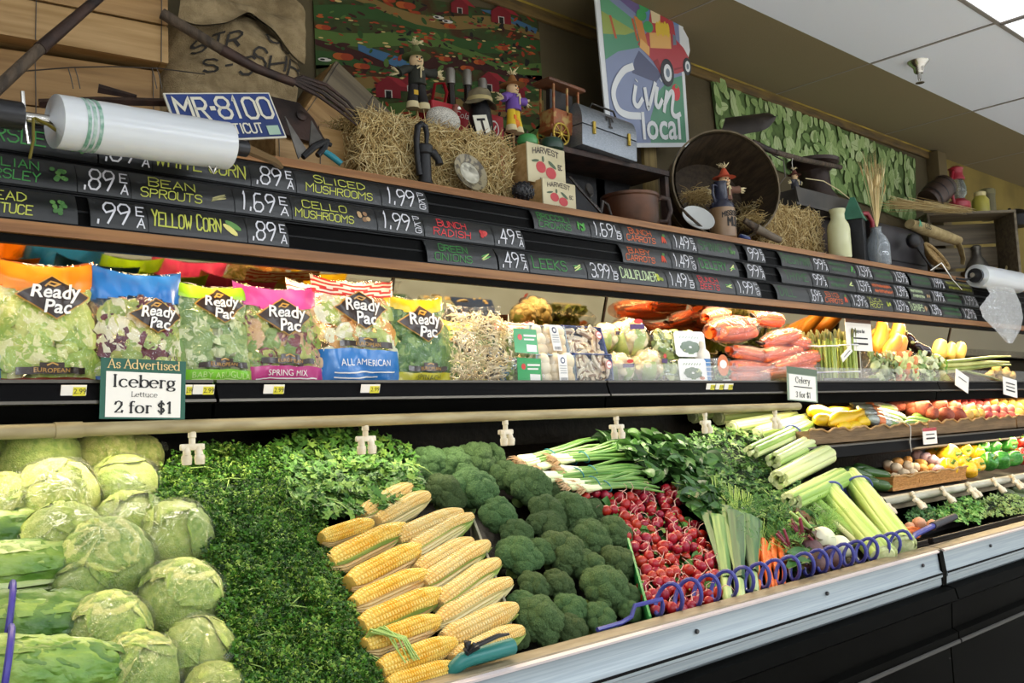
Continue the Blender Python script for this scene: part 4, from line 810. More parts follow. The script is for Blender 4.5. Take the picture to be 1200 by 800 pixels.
CE = [((1036, 652), (962, 566), .048, 9, 'front left celery bunch tied with a blue band behind the coil', 0, .02, (.85,)), ((1058, 640), (996, 558), .050, 9, 'front right celery bunch tied with a blue band beside the far shelves', 0, .02, (.82,)), ((1006, 634), (940, 575), .026, 7, 'celery bunch behind the turnips without a band', 1, .0, ())]
for i, (a, b_, r, n, lab, mi, h, bd) in enumerate(CE): celery(i, bed(*a, h), bed(*b_, h + .02), r, n, lab, mi, bd)
CE2 = [((968, 533), (912, 562), .042, 8, 'celery bunch with a broad cut end pointing right, above the front bunches', 2, .05, ()), ((985, 560), (926, 588), .042, 8, 'celery bunch lying under the broad cut one', 1, .04, ()), ((962, 512), (906, 540), .036, 7, 'celery bunch with a purple band on the bed under the squash basket', 2, .06, (.2,)), ((946, 500), (880, 530), .034, 7, 'celery bunch at the back touching the misting pipe end', 1, .06, (.3,)), ((842, 489), (905, 483), .034, 8, 'celery heart with its tan butt end under the pipe, leftmost', 2, .0, ()), ((858, 501), (930, 487), .030, 8, 'celery heart second from the left under the pipe', 2, .03, ()), ((888, 507), (950, 488), .026, 8, 'celery heart right of the nozzle under the pipe', 2, .05, ()), ((812, 488), (840, 482), .030, 7, 'celery heart seen only by its butt end at the back', 2, -.02, ())]
for i, (a, b_, r, n, lab, mi, h, bd) in enumerate(CE2): celery(10 + i, bed(*a, h), bed(*b_, h + .02), r, n, lab, mi, bd)
# ---- fennel fronds beside the celery
heap('fennel_fronds', 'wispy green fronds lying between the turnips and the celery', 'fronds', [(930, 578), (965, 585), (985, 620), (975, 632), (950, 620), (935, 600)], lambda x, y: .02, [leafm('frond_one', '#6f9c3f', '#8fb654')], 130, .04, 'fern', 31, dk, 8)
# ---- the coiled blue hose along the rail
hs = mat('blue_coil_hose', '#3a3f8f', .32)
t = thing('coiled_hose', 'blue coiled spray hose stretched along the silver rail in front of the radishes', 'hose')
pts = []; ya, za = 1.545, 1.003
xa, xb = xat(764, ya, za), xat(1056, ya, za); turns = 17
a0 = bed(716, 742, .02); pts += [V((xat(700, 1.545, .972), 1.545, .972)), V((xat(728, 1.54, .975), 1.54, .975)), V((xat(740, 1.535, .985), 1.535, .985)), V((xat(744, 1.53, 1.01), 1.53, 1.01))]
N_ = turns * 16
for k in range(N_ + 1):
    a = 2 * PI * k / 16 + PI * .9; u = k / N_
    pts.append(V((xa + (xb - xa) * u + .008 * math.cos(a), ya - .006 + .032 * math.cos(a + .3), za + .002 + .037 * math.sin(a))))
MB(hs).tube(pts, .0056, 8).build('coil', t)
xe = pts[-1]; MB(hs).tube([xe, xe + V((.05, .02, -.01)), xe + V((.10, .03, .0)), xe + V((.30, .05, .012))], [.0048, .006, .010, .010], 8).build('hose_end', t)
MB(mat('rubber_grip', '#2b2b33', .6)).tube([xe + V((.28, .049, .011)), xe + V((.52, .07, .02))], [.014, .013], 10).build('grip', t)
# ---- teal spray handle
teal = mat('teal_plastic', '#1c6f6a', .38); bp_ = mat('black_plastic', '#16161a', .35)
p, q = bed(536, 776, .05), bed(600, 757, .06)
t = thing('spray_nozzle', 'teal hose spray handle with a black trigger lying on the lower corn', 'spray nozzle', ax(p, q))
L_ = (q - p).length; MB(teal).tube([(-.012, 0, -.03), (-.004, 0, -.012), (.012, 0, 0), (.03, 0, .002), (L_ * .9, 0, 0), (L_, 0, 0)], [.012, .0145, .0165, .0165, .017, .0175], 16).build('body', t)
MB(bp_).tube([(-.020, 0, -.045), (-.010, 0, -.026)], [.012, .0135], 12).build('nozzle_tip', t)
MB(bp_).tube([(.018, 0, .016), (.022, 0, .028), (.05, 0, .034), (.09, 0, .042), (.12, 0, .038)], [.006, .007, .006, .0055, .003], 8, flat=.8).build('trigger', t)
k_ = MB(bp_); 
for a in range(5): k_.tube([(.02, 0, .02), (.02 + .014 * math.cos(a * 1.3), .006 * (a - 2), .03 + .016 * abs(math.sin(a * 1.3 + .6)))], [.006, .004], 6)
k_.build('knob', t)
# ================================================================ packages on the upper shelf
SZ = 1.567
def pillow(w, h, t, seed=0, top=.0, lean=0.0, wr=.009, pinch=.10):
    off = V((seed * 5.1, seed * 2.3, 0))
    def fn(u, v, side=-1):
        s = 2 * u - 1; e = (max(0, 1 - abs(s) ** 2.4)) ** .6; pr = (math.sin(PI * min(1, .10 + v * .88)) ** .55) * (1.15 - .55 * v)
        x = w / 2 * s * (1 - pinch * math.sin(PI * v) * .5); z = h * v + top * (abs(s) ** 2) * (v > .5) * (v - .5) * 2 * h
        n_ = noise.noise(V((s * 2.6, v * 3.4, side)) + off) * wr + noise.noise(V((s * 6, v * 7, side)) + off) * wr * .5
        y = side * (t * e * pr) + n_ * min(1, e + .3) + lean * v
        return V((x, y, z + n_ * .6))
    return fn
def leaves(mb, mats, n, w, h, t, seed, size=.03, z0=.02, lean=0, lim=None):
    rr = random.Random(seed)
    for k in range(n):
        mb.use(rr.choice(mats)); v = rr.uniform(0, 1); c = V((rr.uniform(-.45, .45) * w, -t * rr.uniform(.35, .88) * math.sin(PI * min(1, .2 + v * .7)) + lean * v, z0 + v * (h - z0)))
        n_ = V((rr.uniform(-.9, .9), -1, rr.uniform(-.7, .9))).normalized(); a, b_ = frame_of(n_, V((rr.uniform(-1, 1), 0, rr.uniform(-1, 1)))); z = size * rr.uniform(.6, 1.2)
        g = []
        for j in range(4):
            for i in range(4):
                p, q = (i / 3 - .5) * 2, (j / 3 - .5) * 2; q2 = q * (1 - .25 * p * p); p2 = p * (1 - .3 * q * q)
                g.append(c + a * (p2 * z * .55) + b_ * (q2 * z * .7) + n_ * (z * rr.uniform(-.10, .12) + z * .22 * (1 - p * p - q * q * .5)))
        if lim: g = [V((p.x, max(p.y, lim(p.x, p.z)), p.z)) for p in g]
        mb.add(g, [(j * 4 + i, j * 4 + i + 1, j * 4 + i + 5, j * 4 + i + 4) for j in range(3) for i in range(3)])
clear = film('clear_bag_film', base=.05, bump=1.0, bsc=22, rough=.07)
def ink(n, c, r=.28, **k): return mat('print_' + n, c, r, coat=.4, **k)
brown = ink('brown', '#2e1d14'); gold = ink('gold', '#c9973f'); pw = ink('white', '#f4f1ea')
LV = {'romaine': [('#b9c95a', '#d3d678'), ('#93b040', '#b3c75c'), ('#d9d98a', '#eae6ae')], 'mixred': [('#b3bd58', '#d0cf7c'), ('#7a2f3c', '#5a2230'), ('#e3dcae', '#f0e9cc'), ('#8aa048', '#a8b860')], 'butter': [('#8fa85c', '#b4c47e'), ('#6f9048', '#90a862'), ('#c9d29a', '#dde0b5')], 'spring': [('#6f8c3a', '#8aa550'), ('#6a2c34', '#8a4048'), ('#a8b050', '#c4c66e'), ('#c49a6a', '#d8b488')], 'iceb': [('#cfd68a', '#e4e4ae'), ('#a9bf5c', '#c6d07c'), ('#ecebc4', '#f4f0d8'), ('#d99a4c', '#e0ac62')], 'spin': [('#55803a', '#6d944a'), ('#3f6a2e', '#55803c'), ('#7d9f50', '#92ae60')]}
def lmats(k): return [mat('salad_%s_%d' % (k, i), a, .4, c2=b, sc=30, bump=.4, bsc=60) for i, (a, b) in enumerate(LV[k])]
def salad_bag(pl, pr, pt, lab, top, bot, kind, caption, y=2.062, rz=0, logo=(.0, .68, .74), topv=.74, botv=.10, badge=True, stripes=False, tilt=0, n=150, capcol=None, dip=0, name='salad_bag'):
    xl, xr = xat(pl, y, 1.66), xat(pr, y, 1.66); w = (xr - xl); xc = (xl + xr) / 2; h = at((pl + pr) / 2, pt, y=y + .03).z - SZ; t_ = .045
    T = thing(name, lab, 'salad bag', TR(xc, y, SZ + .002, 0, tilt, rz), 'bagged salads'); sd = int(pl) % 97
    P = pillow(w, h, t_, sd, .06, .03); tm = ink(kind + '_top', top); bm_ = ink(kind + '_base', bot) if bot else None; st = ink('stripe_white', '#f0e6dc')
    def zone(u, v):
        lim = topv - dip * (1 - abs(2 * u - 1))
        if v > .975: return clear
        if v > lim:
            if stripes: return tm if int((v + .012 * math.sin(u * 9)) * 46) % 2 else st
            return tm
        if v < botv and bm_: return bm_
        return clear
    b = MB(clear); b.grid(28, 56, P, mfn=zone); b.grid(28, 20, lambda u, v: P(1 - u, v, 1), mfn=lambda u, v: tm if v > topv and not stripes else clear); b.build('film', T, ang=180)
    lb = MB(); leaves(lb, lmats(kind), n, w * .92, h * (topv + .02), t_, sd, min(.034, w * .18), h * .03, .02, lambda x, z: P(min(.97, max(.03, x / w + .5)), min(.98, max(.02, z / h))).y + .004); o = lb.build('salad_leaves', T, ang=180); o['kind'] = 'stuff'
    def F_(x, z, d): return P(min(.99, max(.01, x / w + .5)), min(.99, max(.01, z / h))) + V((0, -.004 - d, 0))
    lx, lz, ls = logo; lx *= w; lz *= h; a = w * ls * .5; c = a * .62
    b = MB(gold)
    def quad(k, d, m_):
        b.use(m_); N_ = 10
        rows = [[F_(lx + (p + q) * a * k / 1.0 * .5 * 2 * .5, lz + (q - p) * c * k * .5, d) for p in [i / N_ * 2 - 1 for i in range(N_ + 1)]] for q in [i / N_ * 2 - 1 for i in range(N_ + 1)]]
        b.add([p for r_ in rows for p in r_], [(j * (N_ + 1) + i, (j + 1) * (N_ + 1) + i, (j + 1) * (N_ + 1) + i + 1, j * (N_ + 1) + i + 1) for j in range(N_) for i in range(N_)])
    quad(1.06, .001, gold); quad(1.0, .0024, brown); 
    b.use(gold); ribbon(b, [(lx - a * .22, lz + c * .52), (lx - a * .06, lz + c * .74), (lx + a * .16, lz + c * .66), (lx + a * .02, lz + c * .52), (lx - a * .12, lz + c * .58)], a * .05, lambda x, z: F_(x, z, .0045))
    lg = b.build('diamond_logo', T, ang=180)
    b = MB(pw); sz = a * .56; text(b, 'Ready', sz, lambda x, z: F_(lx + x, lz + c * .22 + z, .0055), bold=.022 * sz, shear=.25, sx=1.0); text(b, 'Pac', sz, lambda x, z: F_(lx + a * .02 + x, lz - c * .50 + z, .0055), bold=.022 * sz, shear=.25); b.build('logo_lettering', lg, ang=180)
    if badge:
        b = MB(brown); z0 = h * (botv + .045); bw = w * .30
        ribbon(b, [(-bw, z0), (bw, z0)], h * .055, lambda x, z: F_(x, z, .001)); ribbon(b, [(-bw * .3, z0 + h * .035), (bw * .3, z0 + h * .035)], h * .06, lambda x, z: F_(x, z, .0012))
        b.use(gold); ribbon(b, [(-bw * .16, z0 + h * .045), (0, z0 + h * .06), (bw * .16, z0 + h * .045)], h * .012, lambda x, z: F_(x, z, .0024)); text(b, 'EUROPEAN', h * .05, lambda x, z: F_(x, z + z0, .0026), sx=1.1); b.build('badge', T, ang=180)
    if caption:
        b = MB(capcol or pw); text(b, caption, h * .085, lambda x, z: F_(x - w * .02, z + h * botv * .62, .002), sx=.95)
        if botv > .15: ribbon(b, [(-w * .38, h * botv * .36), (w * .34, h * botv * .36)], h * .012, lambda x, z: F_(x, z, .002)); ribbon(b, [(-w * .38, h * botv * .22), (w * .1, h * botv * .22)], h * .012, lambda x, z: F_(x, z, .002))
        b.build('caption', T, ang=180)
    return T
B1 = salad_bag(-12, 116, 312, 'large romaine salad bag with an orange top band at the left end of the shelf', '#f08a12', '#7a2c14', 'romaine', None, dip=.10, logo=(.06, .72, .70), topv=.80, botv=.08)
B2 = salad_bag(104, 214, 322, 'blue topped salad bag with red and green leaves behind the As Advertised sign', '#1f6fc0', '#1f5fae', 'mixred', None, logo=(.16, .62, .62), topv=.72, tilt=.04, dip=-.08, botv=.07)
B3 = salad_bag(208, 298, 338, 'lime green topped salad bag between the blue and the pink one', '#9fd21f', '#86cf2a', 'butter', 'BABY ARUGULA', logo=(.05, .80, .66), topv=.86, botv=.16, capcol=ink('lime_pale', '#c9ea8a'))
B4 = salad_bag(280, 378, 340, 'hot pink topped spring mix salad bag', '#e04a9a', '#c22a7c', 'spring', 'SPRING MIX', logo=(.02, .70, .66), topv=.80, botv=.20, dip=.05)
B5 = salad_bag(372, 470, 332, 'salad bag with red and white striped top and blue base band', '#c9383c', '#1f78c4', 'iceb', 'ALL AMERICAN', logo=(.0, .72, .64), topv=.84, botv=.34, stripes=True)
B6 = salad_bag(458, 528, 352, 'yellow topped spinach bag beside the striped bag', '#e8c81f', '#c9c026', 'spin', 'SPINACH', logo=(.02, .70, .80), topv=.86, botv=.14, capcol=ink('olive', '#6a6a20'), dip=.06)
B0 = salad_bag(-70, 4, 330, 'salad bag with a blue label mostly outside the left edge', '#d8342c', '#2456a8', 'iceb', None, topv=.86, botv=.3, badge=False)
back = []
for src, px, y, lab in ((B1, 20, 2.20, 'second orange topped salad bag standing behind the first'), (B2, 160, 2.19, 'second blue topped salad bag behind the first, only its top showing'), (B3, 262, 2.19, 'second lime topped salad bag behind the first'), (B4, 335, 2.19, 'second pink topped salad bag behind the first'), (B5, 398, 2.18, 'second striped salad bag behind the first, its left edge showing'), (B6, 478, 2.19, 'second yellow topped spinach bag behind the first')):
    dup(src, TR(xat(px, y, 1.7), y, SZ + .012, 0, R.uniform(-.05, .05), R.uniform(-.15, .15)), lab)  # second row; the unseen bags are added to fill the mirror
for src, px, y, sc, lab in ((B6, 545, 2.24, .86, 'green and yellow salad bag hidden behind the bean sprouts'), (B5, 610, 2.26, .80, 'striped salad bag hidden behind the mushroom packs'), (B1, 668, 2.27, .70, 'orange salad bag hidden behind the mushroom trays')): dup(src, TR(xat(px, y, 1.7), y, SZ + .004, 0, 0, .1, sc), lab)  # added out of sight so the mirror reflects bags here
# bean sprouts
def clear_bag(pl, pr, pt, y, name, cat, lab, fill, pb=447, t_=.05, rz=0, flm=None, z=None, grp=None):
    xl, xr = xat(pl, y, 1.64), xat(pr, y, 1.64); w = xr - xl; xc = (xl + xr) / 2; zb = SZ + .002 if z is None else z; h = at((pl + pr) / 2, pt, y=y + .02).z - zb
    T = thing(name, lab, cat, TR(xc, y, zb, 0, 0, rz), grp); P = pillow(w, h, t_, int(pl) % 89, .05, .02, .008)
    b = MB(flm or clear); b.grid(20, 26, P); b.grid(20, 14, lambda u, v: P(1 - u, v, 1)); b.build('film', T, ang=180); fill(T, w, h, t_); return T
spm = mat('bean_sprout', '#e6d3a0', .4, c2='#f3e9cc', sc=20)
def f_sprout(T, w, h, t_):
    b = MB(spm); rr = random.Random(3)
    for k in range(420):
        v = rr.uniform(.03, .86); c = V((rr.uniform(-.43, .43) * w, -t_ * rr.uniform(.3, .92) * math.sin(PI * min(1, .2 + v * .7)), v * h)); a = rr.uniform(0, 6.28); d = V((math.cos(a), rr.uniform(-.3, .3), math.sin(a) * .7)); l = rr.uniform(.015, .03)
        b.tube([c - d * l, c + V((0, -.004, .004)), c + d * l], [.0016, .002, .001], 4)
    o = b.build('sprouts', T, ang=180); o['kind'] = 'stuff'
    P = pillow(w, h, t_, 0, .05, .02, .004); b = MB(ink('label_green', '#4f8a2e')); F_ = lambda x, z: P(x / w + .5, z / h) + V((0, -.008, 0)); text(b, 'BEAN', h * .12, lambda x, z: F_(x - w * .02, z + h * .62)); text(b, 'SPROUTS', h * .10, lambda x, z: F_(x + w * .06, z + h * .52)); b.build('printed_words', T, ang=180)
clear_bag(518, 594, 360, 2.07, 'sprout_bag', 'sprout bag', 'clear bag of pale bean sprouts between the spinach bag and the mushrooms', f_sprout)
# clamshell boxes with green labels
sprm = [mat('micro_green', '#6d8a36', .5, c2='#8ea650', sc=40), mat('micro_green_pale', '#c9c98a', .5)]
def rbox(mb, w, d, h, M=None, bev=.006): return mb.box((0, 0, h / 2), (w, d, h), bev, M)
grl = ink('leaf_green', '#1f9a50', c2='#2aa85c', sc=8); redd = ink('round_red', '#d9342c')
def clamshell(px0, px1, z, y, lab, lean, i):
    xl, xr = xat(px0, y, z), xat(px1, y, z); w = xr - xl; h = .082; T = thing('sprout_clamshell', lab, 'clamshell box', TR((xl + xr) / 2, y, z, lean, 0, 0), 'green labelled clamshells')
    b = MB(film('clamshell_plastic', base=.10, bump=.15, bsc=30)); rbox(b, w, .09, h, bev=.008); b.build('box', T)
    b = MB(); leaves(b, sprm, 150, w * .9, h * .8, .036, i + 4, .014, .004); o = b.build('sprouts', T, ang=180); o['kind'] = 'stuff'
    b = MB(grl); y_ = -.0462; b.add([(-w * .32, y_, h * (.10)), (w * .46, y_, h * .06), (w * .46, y_, h * .95), (-w * .32, y_, h * .98)], [(0, 1, 2, 3)]); b.use(redd); b.disc(-w * .12, h * .66, .009, .009, y_ - .0006); b.use(pw)
    b.tri([(w * .08, h * .14), (w * .42, h * .13), (w * .42, h * .38), (w * .08, h * .40)], y_ - .0006); ribbon(b, [(w * .02, h * .72), (w * .40, h * .72)], .006, lambda x, z: (x, y_ - .0006, z)); ribbon(b, [(w * .02, h * .58), (w * .34, h * .58)], .005, lambda x, z: (x, y_ - .0006, z)); b.build('label', T)
clamshell(588, 624, SZ + .001, 2.062, 'clear clamshell of sprouts with a green label, lower of the two', 0, 0)
clamshell(585, 620, SZ + .086, 2.068, 'clear clamshell of sprouts with a green label, upper of the two', -.06, 1)
# mushrooms
msm = mat('mushroom_cap', '#eadfc6', .5, c2='#d7c3a0', sc=10, rnd=.08); mst = mat('mushroom_stem', '#e0d0b0', .6); gill = mat('mushroom_gill', '#8a6a4c', .7)
trb = mat('blue_tray', '#1f3f86', .35); trp = mat('pale_blue_tray', '#a8bccb', .4)
def tray(T, w, h, d, m, lean=0):   # shallow tray standing with its open face towards -Y; local z up
    b = MB(m); t_ = .004
    out = [(-w / 2, 0), (w / 2, 0), (w / 2, h), (-w / 2, h)]; k = .86
    inn = [(x * k, h / 2 + (z - h / 2) * k) for x, z in out]
    def ring(pts, y): return [(x, y, z) for x, z in pts]
    vs = ring(out, -d / 2) + ring(inn, d / 2) + ring([(x * .95, h / 2 + (z - h / 2) * .95) for x, z in out], -d / 2) + ring([(x * .95, h / 2 + (z - h / 2) * .95) for x, z in inn], d / 2 - t_)
    fs = [(4, 7, 6, 5), (12, 13, 14, 15)]
    for i in range(4): j = (i + 1) % 4; fs += [(i, i + 4, j + 4, j), (8 + i, 8 + j, 12 + j, 12 + i), (i, j, 8 + j, 8 + i)]
    b.add(vs, fs); b.build('tray', T, ang=30)
    MB(film('tray_wrap', base=.05, bump=.5, bsc=18)).grid(8, 8, lambda u, v: V(((u - .5) * w * .98, -d / 2 - .004 - .010 * math.sin(PI * u) * math.sin(PI * v), h * (.01 + .98 * v)))).build('wrap', T, ang=180)
def mushroom_pack(px0, px1, z, y, h, lab, lean, sliced, i):
    xl, xr = xat(px0, y, z + .04), xat(px1, y, z + .04); w = xr - xl; T = thing('mushroom_pack', lab, 'mushrooms', TR((xl + xr) / 2, y, z, lean, 0, 0), 'packs of mushrooms'); rr = random.Random(i)
    tray(T, w, h, .06, trb if sliced else trp)
    if not sliced:
        for r_ in range(3):
            for c in range(3):
                s = w * .155 * rr.uniform(.92, 1.12); b = MB(msm); b.lathe([(s * .45, -.9 * s), (s * .42, -.3 * s), (s * .9, -.25 * s), (s, .05 * s), (s * .92, .42 * s), (s * .6, .78 * s), (s * .25, .92 * s), (0, .95 * s)], 16, Matrix.Translation(((c - 1) * w * .29 + rr.uniform(-.004, .004), -.018, h * (.19 + .31 * r_) + rr.uniform(-.004, .004))) @ Euler((PI / 2 + rr.uniform(-.4, .4), rr.uniform(-.5, .5), 0)).to_matrix().to_4x4()); b.build('mushroom', T, ang=60)
    else:
        for k in range(22):
            s = w * rr.uniform(.13, .19); M = Matrix.Translation((rr.uniform(-.36, .36) * w, -.012 - .016 * rr.random(), h * rr.uniform(.12, .88))) @ Euler((rr.uniform(-.6, .6), rr.uniform(0, 6.28), rr.uniform(-.5, .5))).to_matrix().to_4x4()
            pl = [(s * math.cos(a), s * .62 * math.sin(a)) for a in [PI * q / 10 for q in range(11)]] + [(-s * .85, -s * .18), (-s * .28, -s * .12), (-s * .26, -s * .8), (s * .26, -s * .8), (s * .28, -s * .12), (s * .85, -s * .18)]
            b = MB(msm); b.prism(pl, .006, M); b.use(gill); b.prism([(s * .7 * math.cos(a), -s * .05 + s * .16 * math.sin(a)) for a in [2 * PI * q / 10 for q in range(10)]], .003, M @ Matrix.Translation((0, -.0015, 0))); b.build('mushroom_slice', T)
    yl = -.047; b = MB(pw)
    if not sliced:
        b.tri([(-.02 + w * .06, h * .06), (.018 + w * .06, h * .06), (.018 + w * .06, h * .97), (-.02 + w * .06, h * .97)], yl); b.use(ink('navy', '#1f2a5a')); b.disc(w * .06, h * .78, .010, .010, yl - .0006); b.use(pw); b.disc(w * .06, h * .78, .006, .006, yl - .001); b.use(ink('grey', '#8a8a90'))
        for k in range(4): ribbon(b, [(w * .06 - .014, h * (.60 - .08 * k)), (w * .06 + .012, h * (.60 - .08 * k))], .002, lambda x, z: (x, yl - .0006, z))
        for k in range(7): ribbon(b, [(w * .06 - .012 + .004 * k, h * .10), (w * .06 - .012 + .004 * k, h * .2)], .002, lambda x, z: (x, yl - .0006, z))
    else:
        b.use(redd); b.disc(w * .28, h * .62, .014, .014, yl - .002); b.use(pw); b.disc(w * .28, h * .62, .011, .011, yl - .0026); b.use(redd); ribbon(b, [(w * .28 - .007, h * .62), (w * .28 + .007, h * .62)], .003, lambda x, z: (x, yl - .0032, z))
    b.build('label', T)
mushroom_pack(622, 668, SZ + .002, 2.062, .092, 'pack of whole white mushrooms, lower of the two', -.05, False, 1)
mushroom_pack(618, 660, SZ + .092, 2.085, .092, 'pack of whole white mushrooms, upper of the two', -.22, False, 2)
mushroom_pack(667, 711, SZ + .002, 2.062, .098, 'dark blue tray of sliced mushrooms, lower of the two', -.05, True, 3)
mushroom_pack(654, 704, SZ + .094, 2.085, .095, 'dark blue tray of sliced mushrooms, upper of the two', -.25, True, 4)
# cauliflower
cau = mat('cauliflower_curd', '#efe3bd', .6, c2='#dccb98', sc=22, bump=.8, bsc=30); cal = mat('cauliflower_leaf', '#c3d08a', .5, c2='#9db85f', sc=12)
def cauli(px, py, y, r, lab, i):
    p = at(px, py, y=y); s = rad(r, p); T = thing('cauliflower', lab, 'cauliflower', TR(p.x, p.y, p.z, R.uniform(-.3, .3), 0, R.uniform(-.5, .5)), 'wrapped cauliflowers'); b = MB(cau); rr = random.Random(i)
    b.blob(s * .8, 3)
    for k in range(20):
        a = k * 2.4; zz = 1 - (k + .5) / 14; 
        if zz < -.4: break
        rr_ = math.sqrt(max(0, 1 - zz * zz)); q = s * .30; b.blob(q, 3, .15, 4, k, Matrix.Translation(V((rr_ * math.cos(a), rr_ * math.sin(a), zz)) * s * .68))
    b.build('curd', T)
    for k in range(5):
        a = k * 1.26; lb = MB(cal); lb.grid(6, 8, lambda u, v: V((s * (.9 + .06 * v) * math.cos(a + (u - .5) * 1.1 * (1 - .4 * v)) * math.cos(-1.2 + 1.5 * v), s * (.9 + .06 * v) * math.sin(a + (u - .5) * 1.1 * (1 - .4 * v)) * math.cos(-1.2 + 1.5 * v), s * .92 * math.sin(-1.2 + 1.5 * v)))); lb.build('leaf', T, ang=180)
    f_ = MB(film('cauli_wrap', base=.07, bump=.9, bsc=14)); f_.blob(s * 1.0, 4, .05, 2, i, None, lambda c: 1 + .03 * abs(noise.noise(c * 5))); f_.build('plastic_film', T, ang=180)
    b = MB(ink('violet', '#4a2a6a')); b.box((s * .1, -s * .96, s * .35), (s * .7, .002, s * .22)); b.use(redd); b.disc(s * .2, s * .6, s * .22, s * .12, -s * .93); b.build('label', T)
cauli(735, 398, 2.13, 26, 'wrapped cauliflower on top with a purple label', 1); cauli(757, 430, 2.07, 23, 'wrapped cauliflower in front beside the lower broccoli pack', 2); cauli(725, 432, 2.07, 20, 'wrapped cauliflower in front beside the sliced mushrooms', 3); cauli(709, 396, 2.16, 19, 'wrapped cauliflower squeezed behind the upper mushroom tray', 4)
# broccoli packs
def broc_pack(px0, px1, z, y, lab, i, h):
    xl, xr = xat(px0, y, z + .04), xat(px1, y, z + .04); w = xr - xl; T = thing('broccoli_pack', lab, 'broccoli pack', TR((xl + xr) / 2, y, z, -.08, 0, 0), 'wrapped broccoli packs'); b = MB()
    gm = [mat('pack_broccoli_%d' % k, c, .6, c2=c2, sc=30) for k, (c, c2) in enumerate((('#8f9c48', '#aab760'), ('#b9c27c', '#d0d49a'), ('#5f7a36', '#7a9048')))]
    leaves(b, gm, 70, w * .95, h * .98, .05, i + 60, .035, .006); o = b.build('florets', T, ang=180); o['kind'] = 'stuff'
    f_ = MB(film('pack_wrap', base=.08, bump=.6, bsc=12)); rbox(f_, w, .10, h, bev=.02); f_.build('wrap', T, ang=180)
    lx = w * .16; pl = [(lx - w * .30, h * .14), (lx - w * .25, h * .04), (lx + w * .28, h * .04), (lx + w * .32, h * .12), (lx + w * .32, h * .90), (lx + w * .28, h * .99), (lx - w * .26, h * .97), (lx - w * .30, h * .88)]
    b = MB(pw); b.prism(pl, .001, Matrix.Translation((0, -.053, 0))); b.use(ink('floret_dark', '#3f5a2a'))
    for k in range(8): b.disc(lx + w * .12 * math.cos(k * .8), h * .40 + h * .14 * math.sin(k * .8), w * .09, h * .10, -.0536 - .0002 * k)
    b.use(ink('stem_green', '#7a9a4a')); b.tri([(lx - w * .05, h * .14), (lx + w * .05, h * .14), (lx + w * .07, h * .3), (lx - w * .07, h * .3)], -.0536); b.use(ink('tomato', '#d9702c')); b.disc(lx + w * .2, h * .2, w * .06, h * .07, -.0537); b.use(ink('sage', '#8a9a7a'))
    text(b, 'organics', h * .15, lambda x, z: (x + lx, -.0538, z + h * .75)) if 0 else [ribbon(b, [(lx - w * .2 + w * .06 * k, h * .72), (lx - w * .17 + w * .06 * k, h * .79)], .003, lambda x, z: (x, -.0538, z)) for k in range(7)]
    b.build('label', T)
broc_pack(763, 816, SZ + .002, 2.068, 'wrapped broccoli pack with a white label, lower of the two', 1, .088); broc_pack(756, 815, SZ + .092, 2.095, 'wrapped broccoli pack with a white label, upper of the two', 2, .098)
# bottle and herb packet
p = V((xat(822.5, 2.05, 1.62), 2.05, SZ + .001)); T = thing('dressing_bottle', 'white plastic bottle with a blue label beside the broccoli packs', 'bottle', p); s = rad(10.5, p)
MB(mat('bottle_white', '#f0e9dc', .35)).lathe([(s * .9, 0), (s, .004), (s, .105), (s * .9, .118), (s * .5, .130), (s * .42, .134)], 20).build('body', T); MB(mat('cap_white', '#e8dcc6', .4)).lathe([(s * .46, .133), (s * .46, .150), (s * .3, .158), (0, .158)], 16).build('cap', T)
b = MB(ink('sky_blue', '#3f78b8', c2='#5a92c8', sc=30, st=(0, 0, 1))); b.lathe([(s * 1.015, .006), (s * 1.015, .092)], 20, cap=False); b.use(pw)
for k in range(4): b.box((0, -s * 1.02, .03 + .016 * k), (s * 1.1, .001, .002))
b.build('label', T)
p = V((xat(843, 2.045, 1.62), 2.045, SZ + .001)); T = thing('herb_packet', 'narrow clear packet of green herbs with a round orange picture', 'herb packet', p); w = xat(853, 2.045, 1.62) - xat(832, 2.045, 1.62); h = .098
b = MB(); leaves(b, lmats('spin'), 50, w * .9, h * .8, .016, 9, .016, .004); o = b.build('herbs', T, ang=180); o['kind'] = 'stuff'
f_ = MB(film('clamshell_plastic')); rbox(f_, w, .034, h, bev=.004); f_.build('box', T)
b = MB(ink('tomato', '#d9702c')); b.disc(0, h * .72, w * .32, w * .36, -.0185); b.use(pw); b.disc(0, h * .76, w * .2, w * .14, -.0190); b.tri([(-w * .05, h * .05), (w * .38, h * .07), (w * .36, h * .2), (-w * .07, h * .18)], -.0188); b.build('label', T)
